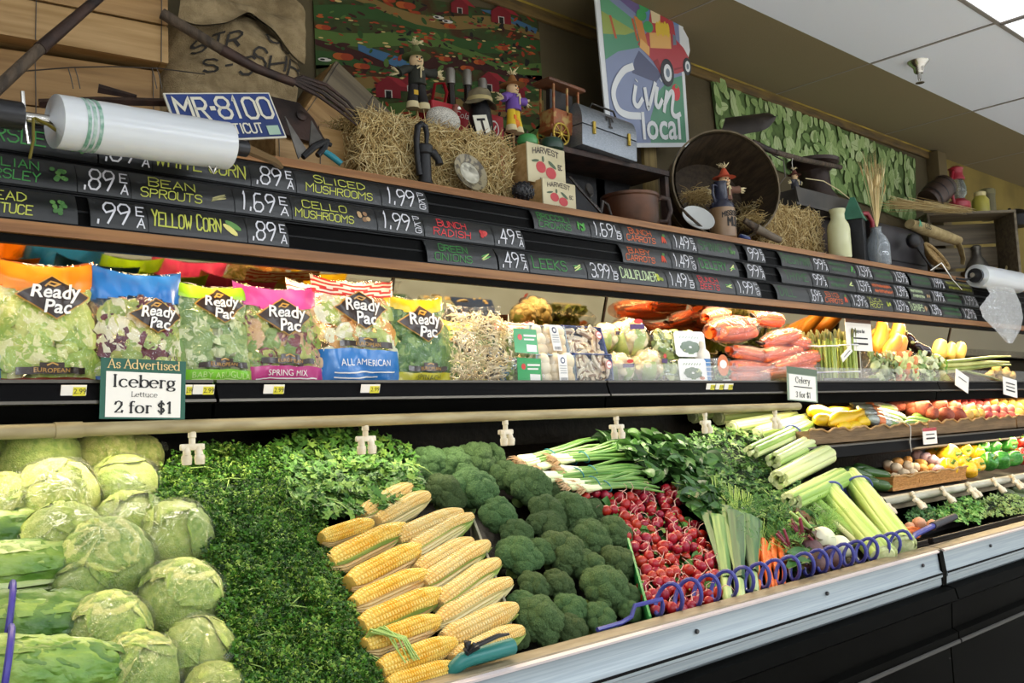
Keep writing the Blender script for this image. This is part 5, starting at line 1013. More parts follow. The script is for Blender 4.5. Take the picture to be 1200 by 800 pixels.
# carrot bags
cb = mat('bagged_carrot', '#ee7f35', .4, c2='#e0682a', sc=12); cfilm = film('carrot_bag_film', c='#ffe2d2', base=.09, bump=1.0, bsc=12, rough=.1, haze=.10); clip = mat('black_clip', '#1c1416', .5)
def carrot_bag(i, p, q, r, lab, nclip=True, n=7):
    d = q - p; ln = d.length; T = thing('carrot_bag', lab, 'carrot bag', basis((p + q) / 2, d, V((0, -.5, 1)).normalized()), 'bags of carrots'); rr = random.Random(i)
    for k in range(n):
        a = 2 * PI * k / n; y, z = r * .55 * math.cos(a), r * .42 * math.sin(a); e = rr.uniform(.36, .44) * ln; s_ = 1 if rr.random() > .5 else -1
        MB(cb).tube([(-e * s_, y, z), (-e * .4 * s_, y, z), (e * .5 * s_, y * .95, z), (e * s_, y * .8, z)], [r * .27, r * .29, r * .24, r * .10], 9).build('carrot', T)
    def fn(u, v):
        a = u * 2 * PI; x = (v - .5) * ln * 1.02; e = max(.08, math.sin(PI * min(.98, .06 + v * .9)) ** .45); k = 1 + .06 * noise.noise(V((math.cos(a) * 2, math.sin(a) * 2, v * 9 + i)))
        return V((x, r * 1.02 * e * k * math.cos(a), r * .82 * e * k * math.sin(a)))
    MB(cfilm).grid(22, 18, fn, wrap=True).build('film', T, ang=180)
    b = MB(ink('maroon', '#9a2a5a')); 
    b.add([fn(.25 + .02 * dx - .02, .62 + .04 * dz) * 1.03 for dx, dz in ((-3, -2), (3, -2), (3, 2), (-3, 2))], [(0, 1, 2, 3)]); b.build('printed_mark', T)
    if nclip: b = MB(clip); b.tube([(ln * .47, 0, 0), (ln * .52, 0, 0), (ln * .60, r * .2, r * .15), (ln * .66, -r * .1, r * .3)], [r * .3, r * .16, r * .34, r * .2], 8, flat=.5); b.build('closure', T)
CB = [((856, 441), (905, 440), 2.055, 10, 'lowest bag of orange carrots against the herb packet', False), ((854, 428), (904, 432), 2.065, 11, 'second lowest bag of carrots at the left of the pile', False), ((855, 411), (903, 420), 2.085, 13, 'bag of bright carrots on the pile just above the herb packet', False), ((886, 441), (958, 428), 2.052, 11, 'long bag of carrots lowest on the right, behind the Celery sign', False), ((898, 432), (962, 415), 2.062, 12, 'long bag of carrots with a purple mark near the right end of the pile', True), ((888, 418), (940, 409), 2.085, 12, 'bag of carrots in the middle of the pile with a black closure', True), ((935, 390), (893, 402), 2.10, 12, 'bag of pale carrots lying high on the right of the pile', True), ((832, 389), (884, 383), 2.11, 20, 'fat clear bag of carrots standing at the back above the herb packet', False), ((916, 375), (884, 372), 2.15, 13, 'bag of carrots at the top with a big black closure', True), ((826, 372), (850, 366), 2.20, 13, 'bag of carrots far back behind the upper broccoli pack', False), ((950, 404), (912, 398), 2.11, 11, 'bag of carrots next to the asparagus', True)]
for i, (a, c, y, r, lab, k) in enumerate(CB):
    p, q = at(*a, y=y), at(*c, y=y + .03); carrot_bag(i, p, q, rad(r, p), lab, k)
# asparagus
asp = [mat('asparagus_%d' % i, c, .42, c2=c2, sc=16, st=(1, 1, .4)) for i, (c, c2) in enumerate((('#a9b95a', '#c3cf7c'), ('#8fa346', '#a9b860')))]; atip = mat('asparagus_tip', '#7a7040', .6, c2='#5f6a34', sc=60, bump=.5, bsc=80)
def asparagus(px, w_px, pt, y, lab, i, z=SZ + .018):
    c = V((xat(px, y, 1.65), y, z)); s = rad(w_px / 2, c); h = at(px, pt, y=y).z - z; T = thing('asparagus_bunch', lab, 'asparagus', c, 'asparagus bunches'); rr = random.Random(i)
    for k in range(19):
        a = k * 2.4; r_ = s * .9 * math.sqrt((k + .5) / 19); x, yy = r_ * math.cos(a), r_ * math.sin(a) * .8; hh = h * rr.uniform(.88, 1.02); b = MB(asp[k % 2]); tp = V((x * 1.12 + rr.uniform(-.003, .003), yy * 1.1, hh))
        b.tube([(x, yy, 0), (x, yy, hh * .5), tp * .5 + V((x, yy, hh)) * .5 - V((0, 0, hh * .18))], [.0052, .005, .0045], 7); b.use(atip); b.tube([tp * .5 + V((x, yy, hh)) * .5 - V((0, 0, hh * .18)), tp - V((0, 0, hh * .09)), tp - V((0, 0, hh * .03)), tp], [.0046, .0066, .005, .001], 7); b.build('spear', T)
    for zz in (.16, .66): MB(mat('white_band', '#e4e4e8', .4)).tube([V((s * 1.1 * math.cos(a), s * .95 * math.sin(a), h * zz)) for a in [2 * PI * k / 20 for k in range(20)]], .0032, 6, loop=True).build('rubber_band', T)
asparagus(946, 32, 386, 2.13, 'leftmost asparagus bunch, half behind the carrot bags', 1); asparagus(969, 27, 386, 2.065, 'middle asparagus bunch standing in the tray', 2); asparagus(993, 28, 384, 2.07, 'right asparagus bunch beside the white sign', 3)
p0, p1 = xat(957, 2.06, 1.58), xat(1022, 2.06, 1.58); T = thing('black_tray', 'low black tray holding the asparagus bunches', 'tray', V(((p0 + p1) / 2, 2.09, SZ))); w = p1 - p0; b = MB(blk)
b.box((0, 0, .004), (w, .13, .006)); b.build('base', T); b = MB(mat('tray_rim', '#4a4438', .4)); b.box((0, -.063, .014), (w, .005, .026), .002); b.box((0, .063, .014), (w, .005, .026), .002); b.build('rim', T)
# ---- stuff to the right: signs, squash, eggplant, bagged greens, stalks
def card_sign(lab, c, w, h, lines, hdr=None, hcol='#5a4632', tilt=0, rz=0, border=None, name='price_sign', ry=0, title=None, tcol='#e6c98a', seriff=1):
    T = thing(name, lab, 'sign', TR(c.x, c.y, c.z, tilt, ry, rz)); wh = mat('card_white', '#f3ede2', .5); bk = mat('card_ink', '#1c1a1a', .6)
    b = MB(mat('card_border_' + (border or 'x').strip('#'), border, .45) if border else wh); b.box((0, 0, h / 2), (w, .002, h)); b.build('card', T)
    b = MB(wh); m_ = .06 * w if border else .0; hb = h * (.78 if hdr or title else .96)
    if border: b.box((0, -.0015, h * .03 + (hb - h * .03) / 2), (w - 2 * m_, .001, hb - h * .03)); b.build('panel', T)
    b = MB(bk)
    for s, z, sz, bo in lines:
        if s and all(c in SG for c in s): serif(b, s, sz * h * 1.15, lambda x, zz: (x, -.0026, zz + z * h), .19 if bo else .12)
        elif s: text(b, s, sz * h, lambda x, zz: (x, -.0026, zz + z * h), bold=bo * h, sx=.95)
        else: ribbon(b, [(-w * .3, z * h), (w * .3, z * h)], sz * h, lambda x, zz: (x, -.0026, zz))
    b.build('lettering', T)
    if title: b = MB(mat('title_tan', tcol, .5)); serif(b, title, h * .205, lambda x, zz: (x, -.0026, zz + h * .89), .17, sx=.84); b.build('title', T)
    if hdr: b = MB(mat('header_' + hcol.strip('#'), hcol, .5)); b.box((0, -.0014, h * .90), (w, .001, h * .2)); b.build('header', T)
    return T
y = 1.975; xl, xr = xat(116, y, 1.55), xat(216, y, 1.55); zt = at(163, 421, y=y).z; zb_ = at(167, 491, y=y).z
card_sign('green bordered As Advertised sign for Iceberg Lettuce, 2 for $1, hanging from the shelf edge', V(((xl + xr) / 2, y, zb_)), xr - xl, zt - zb_, [('Iceberg', .60, .24, .012), ('Lettuce', .40, .10, .0), ('2 for $1', .17, .23, .012)], title='As Advertised', border='#1f5a48', ry=.035)
y = 1.972; xl, xr = xat(922, y, 1.55), xat(957, y, 1.55); zt = at(938, 431, y=y).z; zb_ = at(943, 470, y=y).z
card_sign('green topped Celery sign, 3 for $1, hanging below the carrot bags', V(((xl + xr) / 2, y, zb_)), xr - xl, zt - zb_, [('Celery', .60, .22, .008), (None, .42, .03, 0), ('3 for $1', .17, .2, .008)], hdr=1, hcol='#5a6a55', border='#8a9a86', ry=.06)
y = 2.04; xl, xr = xat(994, y, 1.65), xat(1024, y, 1.65); zt = at(1010, 371, y=y).z; zb_ = at(1010, 411, y=y).z
T = card_sign('white Ready to Eat sign with a brown picture header between asparagus and squash', V(((xl + xr) / 2, y, zb_)), xr - xl, zt - zb_, [('Ready to Eat', .56, .13, .004), (None, .36, .04, 0), (None, .2, .05, 0)], hdr=1, hcol='#6a4a34')
MB(mat('sign_stake', '#b8b2a6', .4, m=.5)).tube([(0, .003, .004), (0, .004, -(zb_ - SZ))], .003, 6).build('stake', T)
y = 1.975; xl, xr = xat(1175, y, 1.55), xat(1191, y, 1.55); zt = at(1183, 443, y=y).z; zb_ = at(1184, 464, y=y).z
card_sign('small white tag hanging from the shelf edge at the far right', V(((xl + xr) / 2, y, zb_)), xr - xl, zt - zb_, [(None, .7, .06, 0), (None, .5, .05, 0), (None, .3, .08, 0)], ry=.12, name='price_tag')
y = 1.97; xl, xr = xat(1119, y, 1.55), xat(1134, y, 1.55); zt = at(1125, 436, y=y).z; zb_ = at(1128, 456, y=y).z
card_sign('blank white tag tied to the long green stalks', V(((xl + xr) / 2, y, zb_)), xr - xl, zt - zb_, [(None, .6, .04, 0)], ry=.3, name='price_tag')
y = 2.03; xl, xr = xat(988, y, 1.6), xat(1002, y, 1.6); zb_ = at(995, 418, y=y).z
card_sign('small slanted white tag on the right asparagus bunch', V(((xl + xr) / 2, y, zb_)), xr - xl, .03, [(None, .5, .1, 0)], ry=-.5, name='price_tag')
for i, (a, c, nm) in enumerate([(72, 102, 'under the orange salad bag'), (213, 226, 'just right of the Iceberg sign'), (227, 252, 'second from the Iceberg sign'), (310, 334, 'under the pink salad bag'), (424, 446, 'under the striped salad bag'), (829, 839, 'under the herb packet, left of three'), (840, 849, 'under the herb packet, middle of three'), (850, 860, 'under the carrots, right of three')]):
    x0_, x1_ = xat(a, 1.984, 1.553), xat(c, 1.984, 1.553); T = thing('shelf_tag', 'white and yellow shelf price tag ' + nm, 'price tag', TR((x0_ + x1_) / 2, 1.9895, 1.554, .30), 'shelf price tags'); w = x1_ - x0_
    b = MB(mat('card_white', '#f3ede2', .5)); b.box((0, 0, 0), (w, .0016, .032)); b.build('card', T); b = MB(mat('tag_yellow', '#e3d83a', .5)); b.box((w * .22, -.001, .003), (w * .5, .001, .018)); b.build('price_field', T)
    b = MB(mat('card_ink', '#1c1a1a', .6)); text(b, '2.99', .015, lambda x, z: (x + w * .24, -.0018, z + .003), sx=min(1, w / .05)); b.build('lettering', T)
sq = mat('orange_squash', '#eea03c', .4, c2='#e08a2a', sc=5); ysq = mat('yellow_squash_pale', '#f3cf6a', .4, c2='#ecbb4a', sc=6); sst = mat('squash_stem', '#9a8a4a', .7)
def gourd(name, lab, cat, p, q, r, m, grp, neck=.55, bulge=.3, stem=None, n=14):
    ln = (q - p).length; T = thing(name, lab, cat, basis(p, q - p, V((0, -.6, 1)).normalized()), grp); k = 14
    pr = lambda v: (1 - abs(2 * v - 1) ** 5) ** .5 * (neck + (1 - neck) * math.exp(-((v - bulge) / .32) ** 2))
    b = MB(m); b.tube([(ln * (i / k), ln * .02 * math.sin(i * .5), 0) for i in range(k + 1)], [max(.001, r * pr(min(.995, max(.005, i / k)))) for i in range(k + 1)], n); b.build('body', T)
    MB(stem or sst).tube([(ln * .985, 0, 0), (ln * 1.02, 0, 0), (ln * 1.07, .003, .002)], [r * .28, r * .2, r * .24], 8).build('stem', T); return T
y = 2.15
for i, (a, c, r, lab) in enumerate([((1030, 414), (1034, 374), 9, 'leftmost tall orange squash behind the white sign'), ((1046, 415), (1054, 376), 10, 'tallest orange squash leaning right'), ((1040, 418), (1052, 392), 9, 'short orange squash in front of the tall ones'), ((1052, 416), (1058, 394), 8, 'small orange squash beside the eggplants')]):
    p, q = at(*a, y=y - .05 * (i > 1)), at(*c, y=y + .02 - .05 * (i > 1)); gourd('butternut_squash', lab, 'squash', p, q, rad(r, p), sq, 'orange squash on the upper shelf', .8, .3)
for i, (a, c, r, lab) in enumerate([((1100, 421), (1102, 399), 9, 'pale yellow squash, leftmost of three standing'), ((1114, 421), (1115, 402), 6, 'pale yellow squash in the middle of three standing'), ((1124, 421), (1126, 402), 7, 'pale yellow squash, rightmost of three standing')]):
    p, q = at(*a, y=2.13), at(*c, y=2.15); gourd('yellow_squash', lab, 'squash', p, q, rad(r, p), ysq, 'pale squash on the upper shelf', .9, .4)
egg = mat('eggplant_skin', '#1f1018', .15, c2='#2a1522', sc=5, coat=.5)
for i, (a, c, lab) in enumerate([((1078, 420), (1062, 390), 'upper dark eggplant leaning beside the orange squash'), ((1088, 418), (1070, 402), 'lower dark eggplant beside the bagged greens')]):
    p, q = at(*a, y=2.12 - .04 * i), at(*c, y=2.15 - .04 * i); gourd('eggplant', lab, 'eggplant', p, q, rad(9, p), egg, 'eggplants', .6, .3, mat('eggplant_calyx', '#4a5a2a', .6))
def f_greens(kind, nn):
    def f(T, w, h, t_): b = MB(); leaves(b, lmats(kind), nn, w * .9, h * .95, t_, int(w * 1e4), .035, .004); o = b.build('leaves', T, ang=180); o['kind'] = 'stuff'
    return f
LV['redleaf'] = [('#d9743a', '#e08f52'), ('#c9cf7a', '#dfe0a0'), ('#b9c26a', '#d0d48a')]; LV['dkgreen'] = [('#7a8a4a', '#98a662'), ('#5a6f38', '#72874a'), ('#b5bd80', '#ced4a0')]
clear_bag(1012, 1048, 414, 2.06, 'greens_bag', 'greens bag', 'clear bag of dark greens under the white sign', f_greens('dkgreen', 60), grp='bagged greens'); clear_bag(1042, 1070, 412, 2.055, 'greens_bag', 'greens bag', 'clear bag of greens with an orange red patch', f_greens('redleaf', 60), grp='bagged greens'); clear_bag(1066, 1104, 414, 2.06, 'greens_bag', 'greens bag', 'clear bag of pale greens left of the long stalks', f_greens('butter', 60), grp='bagged greens')
stk = [mat('stalk_%d' % i, c, .4, c2=c2, sc=6) for i, (c, c2) in enumerate((('#7a8a38', '#a3ad55'), ('#b5b860', '#cdca80')))]
for i, (a, c, r, lab) in enumerate([((1104, 424), (1184, 417), 3.2, 'topmost long green stalk pointing right'), ((1103, 428), (1182, 424), 4.2, 'second long green stalk from the top'), ((1102, 433), (1184, 427), 4.0, 'thick middle long green stalk'), ((1104, 436), (1170, 428), 3.4, 'fourth long green stalk, shorter than the rest'), ((1122, 432), (1174, 446), 2.6, 'lowest long pale stalk sloping down to the right')]):
    p, q = at(*a, y=2.03), at(*c, y=2.0 + .012 * i); s = rad(r, p); T = thing('green_stalk', lab, 'stalk', basis(p, q - p, V((0, -.3, 1))), 'long green stalks'); ln = (q - p).length
    MB(stk[i % 2]).tube([(0, 0, 0), (ln * .3, 0, 0), (ln * .7, 0, .004), (ln, 0, -.002)], [s, s * .95, s * .8, s * .4], 8, flat=.7).build('stalk', T); MB(mat('lime_tie', '#6fae2a', .5)).tube([(ln * .03, s * 1.1 * math.cos(a_), s * .9 * math.sin(a_)) for a_ in [2 * PI * k / 12 for k in range(12)]], .003, 5, loop=True).build('tie', T)
gin = mat('ginger_skin', '#d3b468', .65, c2='#b8964c', sc=20, bump=.3, bsc=60)
for i, (px, py, r) in enumerate([(1160, 440, 7), (1168, 434, 8), (1178, 438, 8), (1172, 443, 7), (1186, 441, 6)]):
    p = at(px, py, y=2.09 + .02 * (i % 2)); T = thing('ginger_root', 'knobbly yellow ginger root under the long stalks, ' + ['leftmost', 'topmost', 'second from the right', 'lowest', 'rightmost'][i], 'ginger', p, 'ginger roots'); s = rad(r, p); b = MB(gin); b.blob((s, s * .7, s * .7), 3, .3, 2, i); b.build('root', T)
    MB(gin).blob((s * .5, s * .4, s * .6), 3, .3, 2, i + 9, Matrix.Translation((s * .6, 0, s * .4))).build('knob', T)
# ================================================================ lower shelves of the far case
X0 = 3.34; wickr = mat('basket_liner', '#7d6240', .7, c2='#5f4829', sc=12, st=(.4, 1, 4), bump=.4, bsc=30); paper = mat('brown_paper_edge', '#c39a62', .7, c2='#a57c48', sc=9)
T = thing('display_shelf', 'middle lower shelf of the far case carrying squash and potatoes', 'shelf', group='far case shelves')
prof_x(MB(shm), X0 + .03, 9.3, [(2.012, 1.300), (2.44, 1.345), (2.44, 1.33), (2.012, 1.285)]).build('deck', T)
prof_x(MB(chan), X0 + .03, 9.3, [(2.0, 1.312), (2.012, 1.314), (2.012, 1.262), (1.992, 1.262), (1.988, 1.268)]).build('price_channel', T); prof_x(MB(lipm), X0 + .03, 9.3, [(1.994, 1.310), (1.996, 1.317), (2.012, 1.318), (2.012, 1.312)]).build('lip', T)
T = thing('display_shelf', 'lowest shelf of the far case carrying cucumbers, garlic and peppers', 'shelf', group='far case shelves')
prof_x(MB(shm), X0 + .12, 9.3, [(1.86, 1.096), (2.44, 1.150), (2.44, 1.135), (1.86, 1.08)]).build('deck', T); prof_x(MB(cream), X0 + .12, 9.3, [(1.835, 1.098), (1.86, 1.104), (1.86, 1.055), (1.84, 1.05)]).build('fascia', T)
T = thing('misting_pipe', 'white misting pipe with nozzles along the front of the lowest far shelf', 'pipe', V((3.6, 1.818, 1.092)))
MB(mat('white_pipe', '#c9c6b4', .35, c2='#a9a48e', sc=7, st=(1, 4, 4))).tube([(0, 0, 0), (5.6, 0, 0)], .0175, 14).build('pipe_length', T)
for px in (1034, 1071, 1106, 1136, 1166, 1188): nozzle(T, xat(px, 1.79, 1.09) - 3.6, -.018, .022, -.55, 1.15)
# crates with wavy liners
def crate(x0, x1, y, z, h, dep, lab, name='produce_crate', cat='crate', m=None, flare=0.0, amp=.006):
    T = thing(name, lab, cat, V(((x0 + x1) / 2, y, z))); w = x1 - x0; b = MB(m or wickr)
    wv = lambda u: amp * math.sin(u * w * 34) + amp * .6 * math.sin(u * w * 71 + 1)
    b.grid(int(w * 40) + 4, 3, lambda u, v: V(((u - .5) * (w + 2 * flare * v), -flare * v, h * v + wv(u) * (v == 1)))); b.grid(int(w * 40) + 4, 3, lambda u, v: V(((u - .5) * (w + 2 * flare * v), -flare * v + .006, h * (1 - v) + wv(u) * (v == 0))))
    for s in (-1, 1): b.grid(6, 3, lambda u, v: V((s * (w / 2 + flare * v), u * dep - flare * v * (1 - u), h * v)))
    b.box((0, dep / 2, .004), (w, dep, .006)); b.build('liner', T, ang=60)
    b = MB(paper); n = int(w * 60) + 6; b.tube([V(((i / n - .5) * (w + 2 * flare), -flare - .002, h + wv(i / n) + .001)) for i in range(n + 1)], .0045, 6); b.build('paper_edge', T); return T
xa, xb, xc_ = xat(946, 2.03, 1.34), xat(1086, 2.03, 1.34), xat(1188, 2.03, 1.34)
crate(xa, xb - .02, 2.018, 1.318, .062, .36, 'brown paper lined crate holding yellow squash and wrapped zucchini'); crate(xb, xc_, 2.018, 1.318, .068, .36, 'brown paper lined crate holding sweet potatoes and red potatoes'); crate(xc_ + .02, xc_ + 1.6, 2.018, 1.318, .068, .36, 'brown paper lined crate at the far right edge holding yellow potatoes')
def spot(px, py, y): return at(px, py, y=y)
yel = mat('bright_yellow_squash', '#f5cf2f', .35, c2='#f0bd22', sc=5)
YS = [((948, 482), (985, 486), 9, 'at the back left beside the celery', 2.16), ((955, 492), (988, 493), 8, 'second from the left', 2.10), ((972, 497), (1014, 481), 10, 'largest, lying across the middle', 2.08), ((990, 496), (1024, 478), 9, 'right of the largest, pointing up to the right', 2.11), ((983, 502), (1004, 498), 7, 'front left by the paper edge', 2.05), ((996, 502), (1012, 496), 7, 'front middle by the paper edge', 2.05), ((1006, 496), (1022, 492), 7, 'front right beside the wrapped zucchini', 2.06), ((966, 488), (1000, 477), 8, 'highest one at the back', 2.17)]
for i, (a, c, r, lab, y) in enumerate(YS): p, q = spot(*a, y), spot(*c, y + .05); gourd('summer_squash', 'bright yellow squash in the crate, ' + lab, 'squash', p, q, rad(r, p), yel, 'yellow squash on the far shelf', .55, .28)
zf = film('zucchini_wrap', c='#eef5e6', base=.18, bump=.8, bsc=20, haze=.25); zg = mat('zucchini_skin', '#4f7a34', .35, c2='#7a9c4a', sc=14, st=(.4, 3, 3))
ZS = [((1008, 478), (1062, 492), 7, 'topmost', 2.14, 1), ((1014, 484), (1058, 497), 7, 'second, below the topmost', 2.11, 1), ((1018, 491), (1056, 500), 7, 'front one with a red label', 2.07, 1), ((1000, 473), (1052, 480), 6, 'at the back under the upper shelf', 2.2, 1), ((1062, 492), (1102, 497), 6, 'bare, uppermost of three green tips', 2.09, 0), ((1060, 496), (1098, 501), 6, 'bare, middle of three green tips', 2.07, 0), ((1070, 488), (1104, 493), 6, 'bare, at the back of three green tips', 2.12, 0)]
for i, (a, c, r, lab, y, wrp) in enumerate(ZS):
    p, q = spot(*a, y), spot(*c, y - .01); T = gourd('zucchini', 'green zucchini ' + ('in white film, ' if wrp else '') + lab, 'zucchini', p, q, rad(r, p), zg, 'zucchini on the far shelf', .85, .5, mat('zucchini_stem', '#a9b878', .6))
    if wrp:
        s = rad(r, p) * 1.1; ln = (q - p).length; b = MB(zf); b.tube([(ln * (k / 8 * 1.1 - .05), 0, 0) for k in range(9)], [s * .3, s * .9, s, s, s, s, s, s * .8, s * .25], 12); b.build('film', T); MB(ink('tomato', '#d9702c')).tube([(ln * .16, 0, 0), (ln * .34, 0, 0)], s * 1.03, 12, cap=False).build('label', T)
p = spot(1062, 500, 2.0); T = thing('film_tail', 'twisted white film tail hanging over the crate edge', 'film tail', p); MB(mat('white_film', '#e6ded0', .3, trans=.2)).tube([(0, 0, .02), (.01, -.014, 0), (0, -.018, -.03), (-.01, -.016, -.07), (-.006, -.018, -.115)], [.006, .008, .006, .007, .003], 8, flat=.4).build('tail', T)
def tubers(name, cat, m, lst, lab, grp, sub=3, amp=.12, asp=(1.25, 1, .95)):
    T0 = []
    for i in range(3):
        T = thing(name, 'x', cat, None, grp); MB(m).blob(asp, sub, amp, 1.7, i + len(name)).build('tuber', T); T0.append(T)
    P_ = Pool(T0)
    for i, (px, py, r, y, l) in enumerate(lst):
        p = spot(px, py, y); P_.put(i, Matrix.Translation(p) @ Euler((R.uniform(-.4, .4), R.uniform(-.5, .5), R.uniform(0, 6.2))).to_matrix().to_4x4() @ Matrix.Scale(rad(r, p), 4), lab + (', ' + l if l else ''), grp)
    P_.done()
swp = mat('sweet_potato_skin', '#a8543a', .6, c2='#8a4030', sc=8, bump=.3, bsc=30, rnd=.1); rdp = mat('red_potato_skin', '#c25a55', .55, c2='#a94448', sc=8, rnd=.12); ylp = mat('yellow_potato_skin', '#d8b25a', .6, c2='#c39a45', sc=9, rnd=.1); onn = mat('onion_skin', '#d79a4a', .4, c2='#c07f38', sc=6, st=(6, 6, 1))
tubers('sweet_potato', 'sweet potato', swp, [(1062, 472, 10, 2.17, 'topmost on the left'), (1080, 478, 12, 2.12, 'large one at the left of the pile'), (1098, 474, 10, 2.14, 'behind the two front ones'), (1108, 487, 10, 2.06, 'big round one in front'), (1121, 485, 9, 2.06, 'front one nearest the pale potatoes'), (1092, 484, 8, 2.07, 'small one in front on the left'), (1070, 480, 9, 2.15, 'behind the wrapped zucchini'), (1104, 470, 8, 2.18, 'at the back'), (1113, 475, 8, 2.15, 'at the back right of the pile'), (1050, 474, 9, 2.19, 'far left at the back')], 'brown red sweet potato in the crate', 'sweet potatoes')
tubers('yellow_potato', 'potato', ylp, [(1133, 487, 7, 2.06, 'front left of the pale patch'), (1141, 486, 7, 2.06, 'front middle of the pale patch'), (1137, 480, 7, 2.10, 'on top of the pale patch'), (1148, 484, 6, 2.07, 'right of the pale patch')], 'pale yellow potato between sweet potatoes and red potatoes', 'pale potatoes')
tubers('red_potato', 'potato', rdp, [(1118 + 9 * (k % 6), 470 + 6 * (k // 6) + 3 * (k % 2), 6.5, 2.18 - .025 * (k // 6), '') for k in range(12)] + [(1156 + 9 * (k % 4), 480 + 7 * (k // 4), 6, 2.10 - .03 * (k // 4), '') for k in range(8)], 'small red potato in the pile right of the sweet potatoes', 'red potatoes')
tubers('yellow_potato', 'potato', ylp, [(1172 + 10 * (k % 4), 470 + 7 * (k // 4) + 2 * (k % 2), 7, 2.18 - .03 * (k // 4), '') for k in range(16)], 'golden potato in the crate at the right edge of the picture', 'golden potatoes', asp=(1.1, 1, .9))
p = spot(1162, 470, 2.15); s = rad(7, p); T = thing('onion', 'single brown yellow onion lying above the red potatoes', 'onion', p); MB(onn).lathe([(.0, -s), (s * .5, -s * .9), (s * .95, -s * .3), (s, .1 * s), (s * .75, s * .65), (s * .25, s * .98), (s * .12, s * 1.2), (0, s * 1.25)], 18).build('bulb', T)
y = 1.975; xl, xr = xat(1082, y, 1.3), xat(1098, y, 1.3); zb_ = at(1091, 520, y=y).z
card_sign('small white and red price sign on the middle far shelf edge', V(((xl + xr) / 2, y, zb_)), xr - xl, at(1090, 501, y=y).z - zb_, [(None, .6, .06, 0), (None, .35, .1, 0)], hdr=1, hcol='#a8323a', name='price_sign')
# ---- lowest shelf
cuk = mat('cucumber_skin', '#24401c', .3, c2='#3f6228', sc=10, st=(.5, 3, 3), spec=.5)
for i, (a, c, r, y, lab) in enumerate([((988, 551), (1022, 560), 7, 2.06, 'topmost on the left'), ((1000, 547), (1032, 557), 7, 2.09, 'topmost in the middle'), ((1008, 553), (1043, 558), 7, 2.04, 'topmost on the right'), ((990, 560), (1014, 570), 7, 2.0, 'left end, middle layer'), ((1005, 562), (1030, 567), 7, 1.98, 'middle layer, centre'), ((1016, 566), (1043, 570), 7, 1.96, 'right end, middle layer'), ((992, 570), (1012, 577), 6, 1.95, 'lowest on the left'), ((1002, 571), (1024, 575), 6, 1.94, 'lowest on the right')]):
    y -= .07; p, q = spot(*a, y + .05), spot(*c, y - .01); gourd('cucumber', 'dark green cucumber beside the celery, ' + lab, 'cucumber', p, q, rad(r, p), cuk, 'cucumbers', .92, .5, mat('cucumber_end', '#6a8a3c', .5))
bk = mat('bamboo_basket', '#c98f4a', .6, c2='#a8702f', sc=30, st=(1, 1, 6), bump=.4, bsc=60, bst=(1, 1, 4))
for i, (a, c, lab) in enumerate([(1046, 1075, 'tan basket of garlic beside the cucumbers, leftmost of three'), (1077, 1098, 'tan basket with a wavy rim, middle of three'), (1099, 1130, 'tan basket of onions with purple garlic, rightmost of three')]):
    x0, x1 = xat(a, 1.9, 1.13), xat(c, 1.9, 1.13); crate(x0, x1, 1.90, 1.112, .058, .30, lab, 'bamboo_basket', 'basket', bk, .012, .004)
gar = mat('garlic_skin', '#e6d3b0', .5, c2='#cfae84', sc=9, st=(6, 6, 1)); gpu = mat('purple_garlic_skin', '#8a7090', .5, c2='#d3c3c8', sc=9, st=(6, 6, 1)); shal = mat('ginger_tan', '#d3a45c', .55, c2='#b98440', sc=10)
def garlic(m, name):
    T = thing(name, 'x', 'garlic', None); b = MB(m); b.grid(30, 12, lambda u, v: (lambda a, r, z: V((r * math.cos(a), r * math.sin(a), z)))(u * 2 * PI, (math.sin(PI * min(1, .06 + .80 * v)) ** .8 * (1 - .6 * max(0, v - .75) * 4 * .25)) * (1 + .07 * abs(math.sin(u * PI * 7))) * (1 if v < .8 else (1 - (v - .8) * 3.6)), -.8 + 2.0 * v ** 1.1), wrap=True); b.build('bulb', T); return T
for m, nm, lst, lab in ((gar, 'garlic_bulb', [(1050, 549, 6, 2.03), (1059, 556, 6, 1.97), (1064, 547, 6, 2.03), (1049, 561, 6, 1.94), (1069, 556, 6, 1.96), (1059, 564, 6, 1.92), (1076, 560, 6, 1.93), (1070, 565, 5, 1.92), (1041, 546, 6, 2.09), (1072, 549, 6, 2.01)], 'pale garlic bulb heaped in the tan baskets'), (gpu, 'purple_garlic_bulb', [(1085, 537, 6, 2.06), (1093, 540, 6, 2.03), (1105, 545, 7, 1.98), (1112, 551, 7, 1.94), (1100, 552, 6, 1.95), (1119, 553, 6, 1.93), (1075, 534, 6, 2.10)], 'purple striped garlic bulb in the right tan basket')):
    Pg = Pool([garlic(m, nm) for _ in range(2)])
    for i, (px, py, r, y) in enumerate(lst): p = spot(px, py, y); Pg.put(i, Matrix.Translation(p) @ Euler((R.uniform(-.7, .7), R.uniform(-.7, .7), R.uniform(0, 6))).to_matrix().to_4x4() @ Matrix.Scale(rad(r, p) * 1.1, 4), lab, nm.replace('_', ' ') + 's')
tubers('shallot', 'shallot', shal, [(1052, 541, 6, 2.10, ''), (1062, 540, 6, 2.09, ''), (1082, 549, 6, 2.01, ''), (1087, 556, 6, 1.96, ''), (1079, 543, 6, 2.06, ''), (1092, 549, 6, 1.99, ''), (1084, 562, 5, 1.92, ''), (1095, 560, 5, 1.93, '')], 'tan shallot lying among the garlic in the baskets', 'shallots', asp=(1.4, .9, .9))
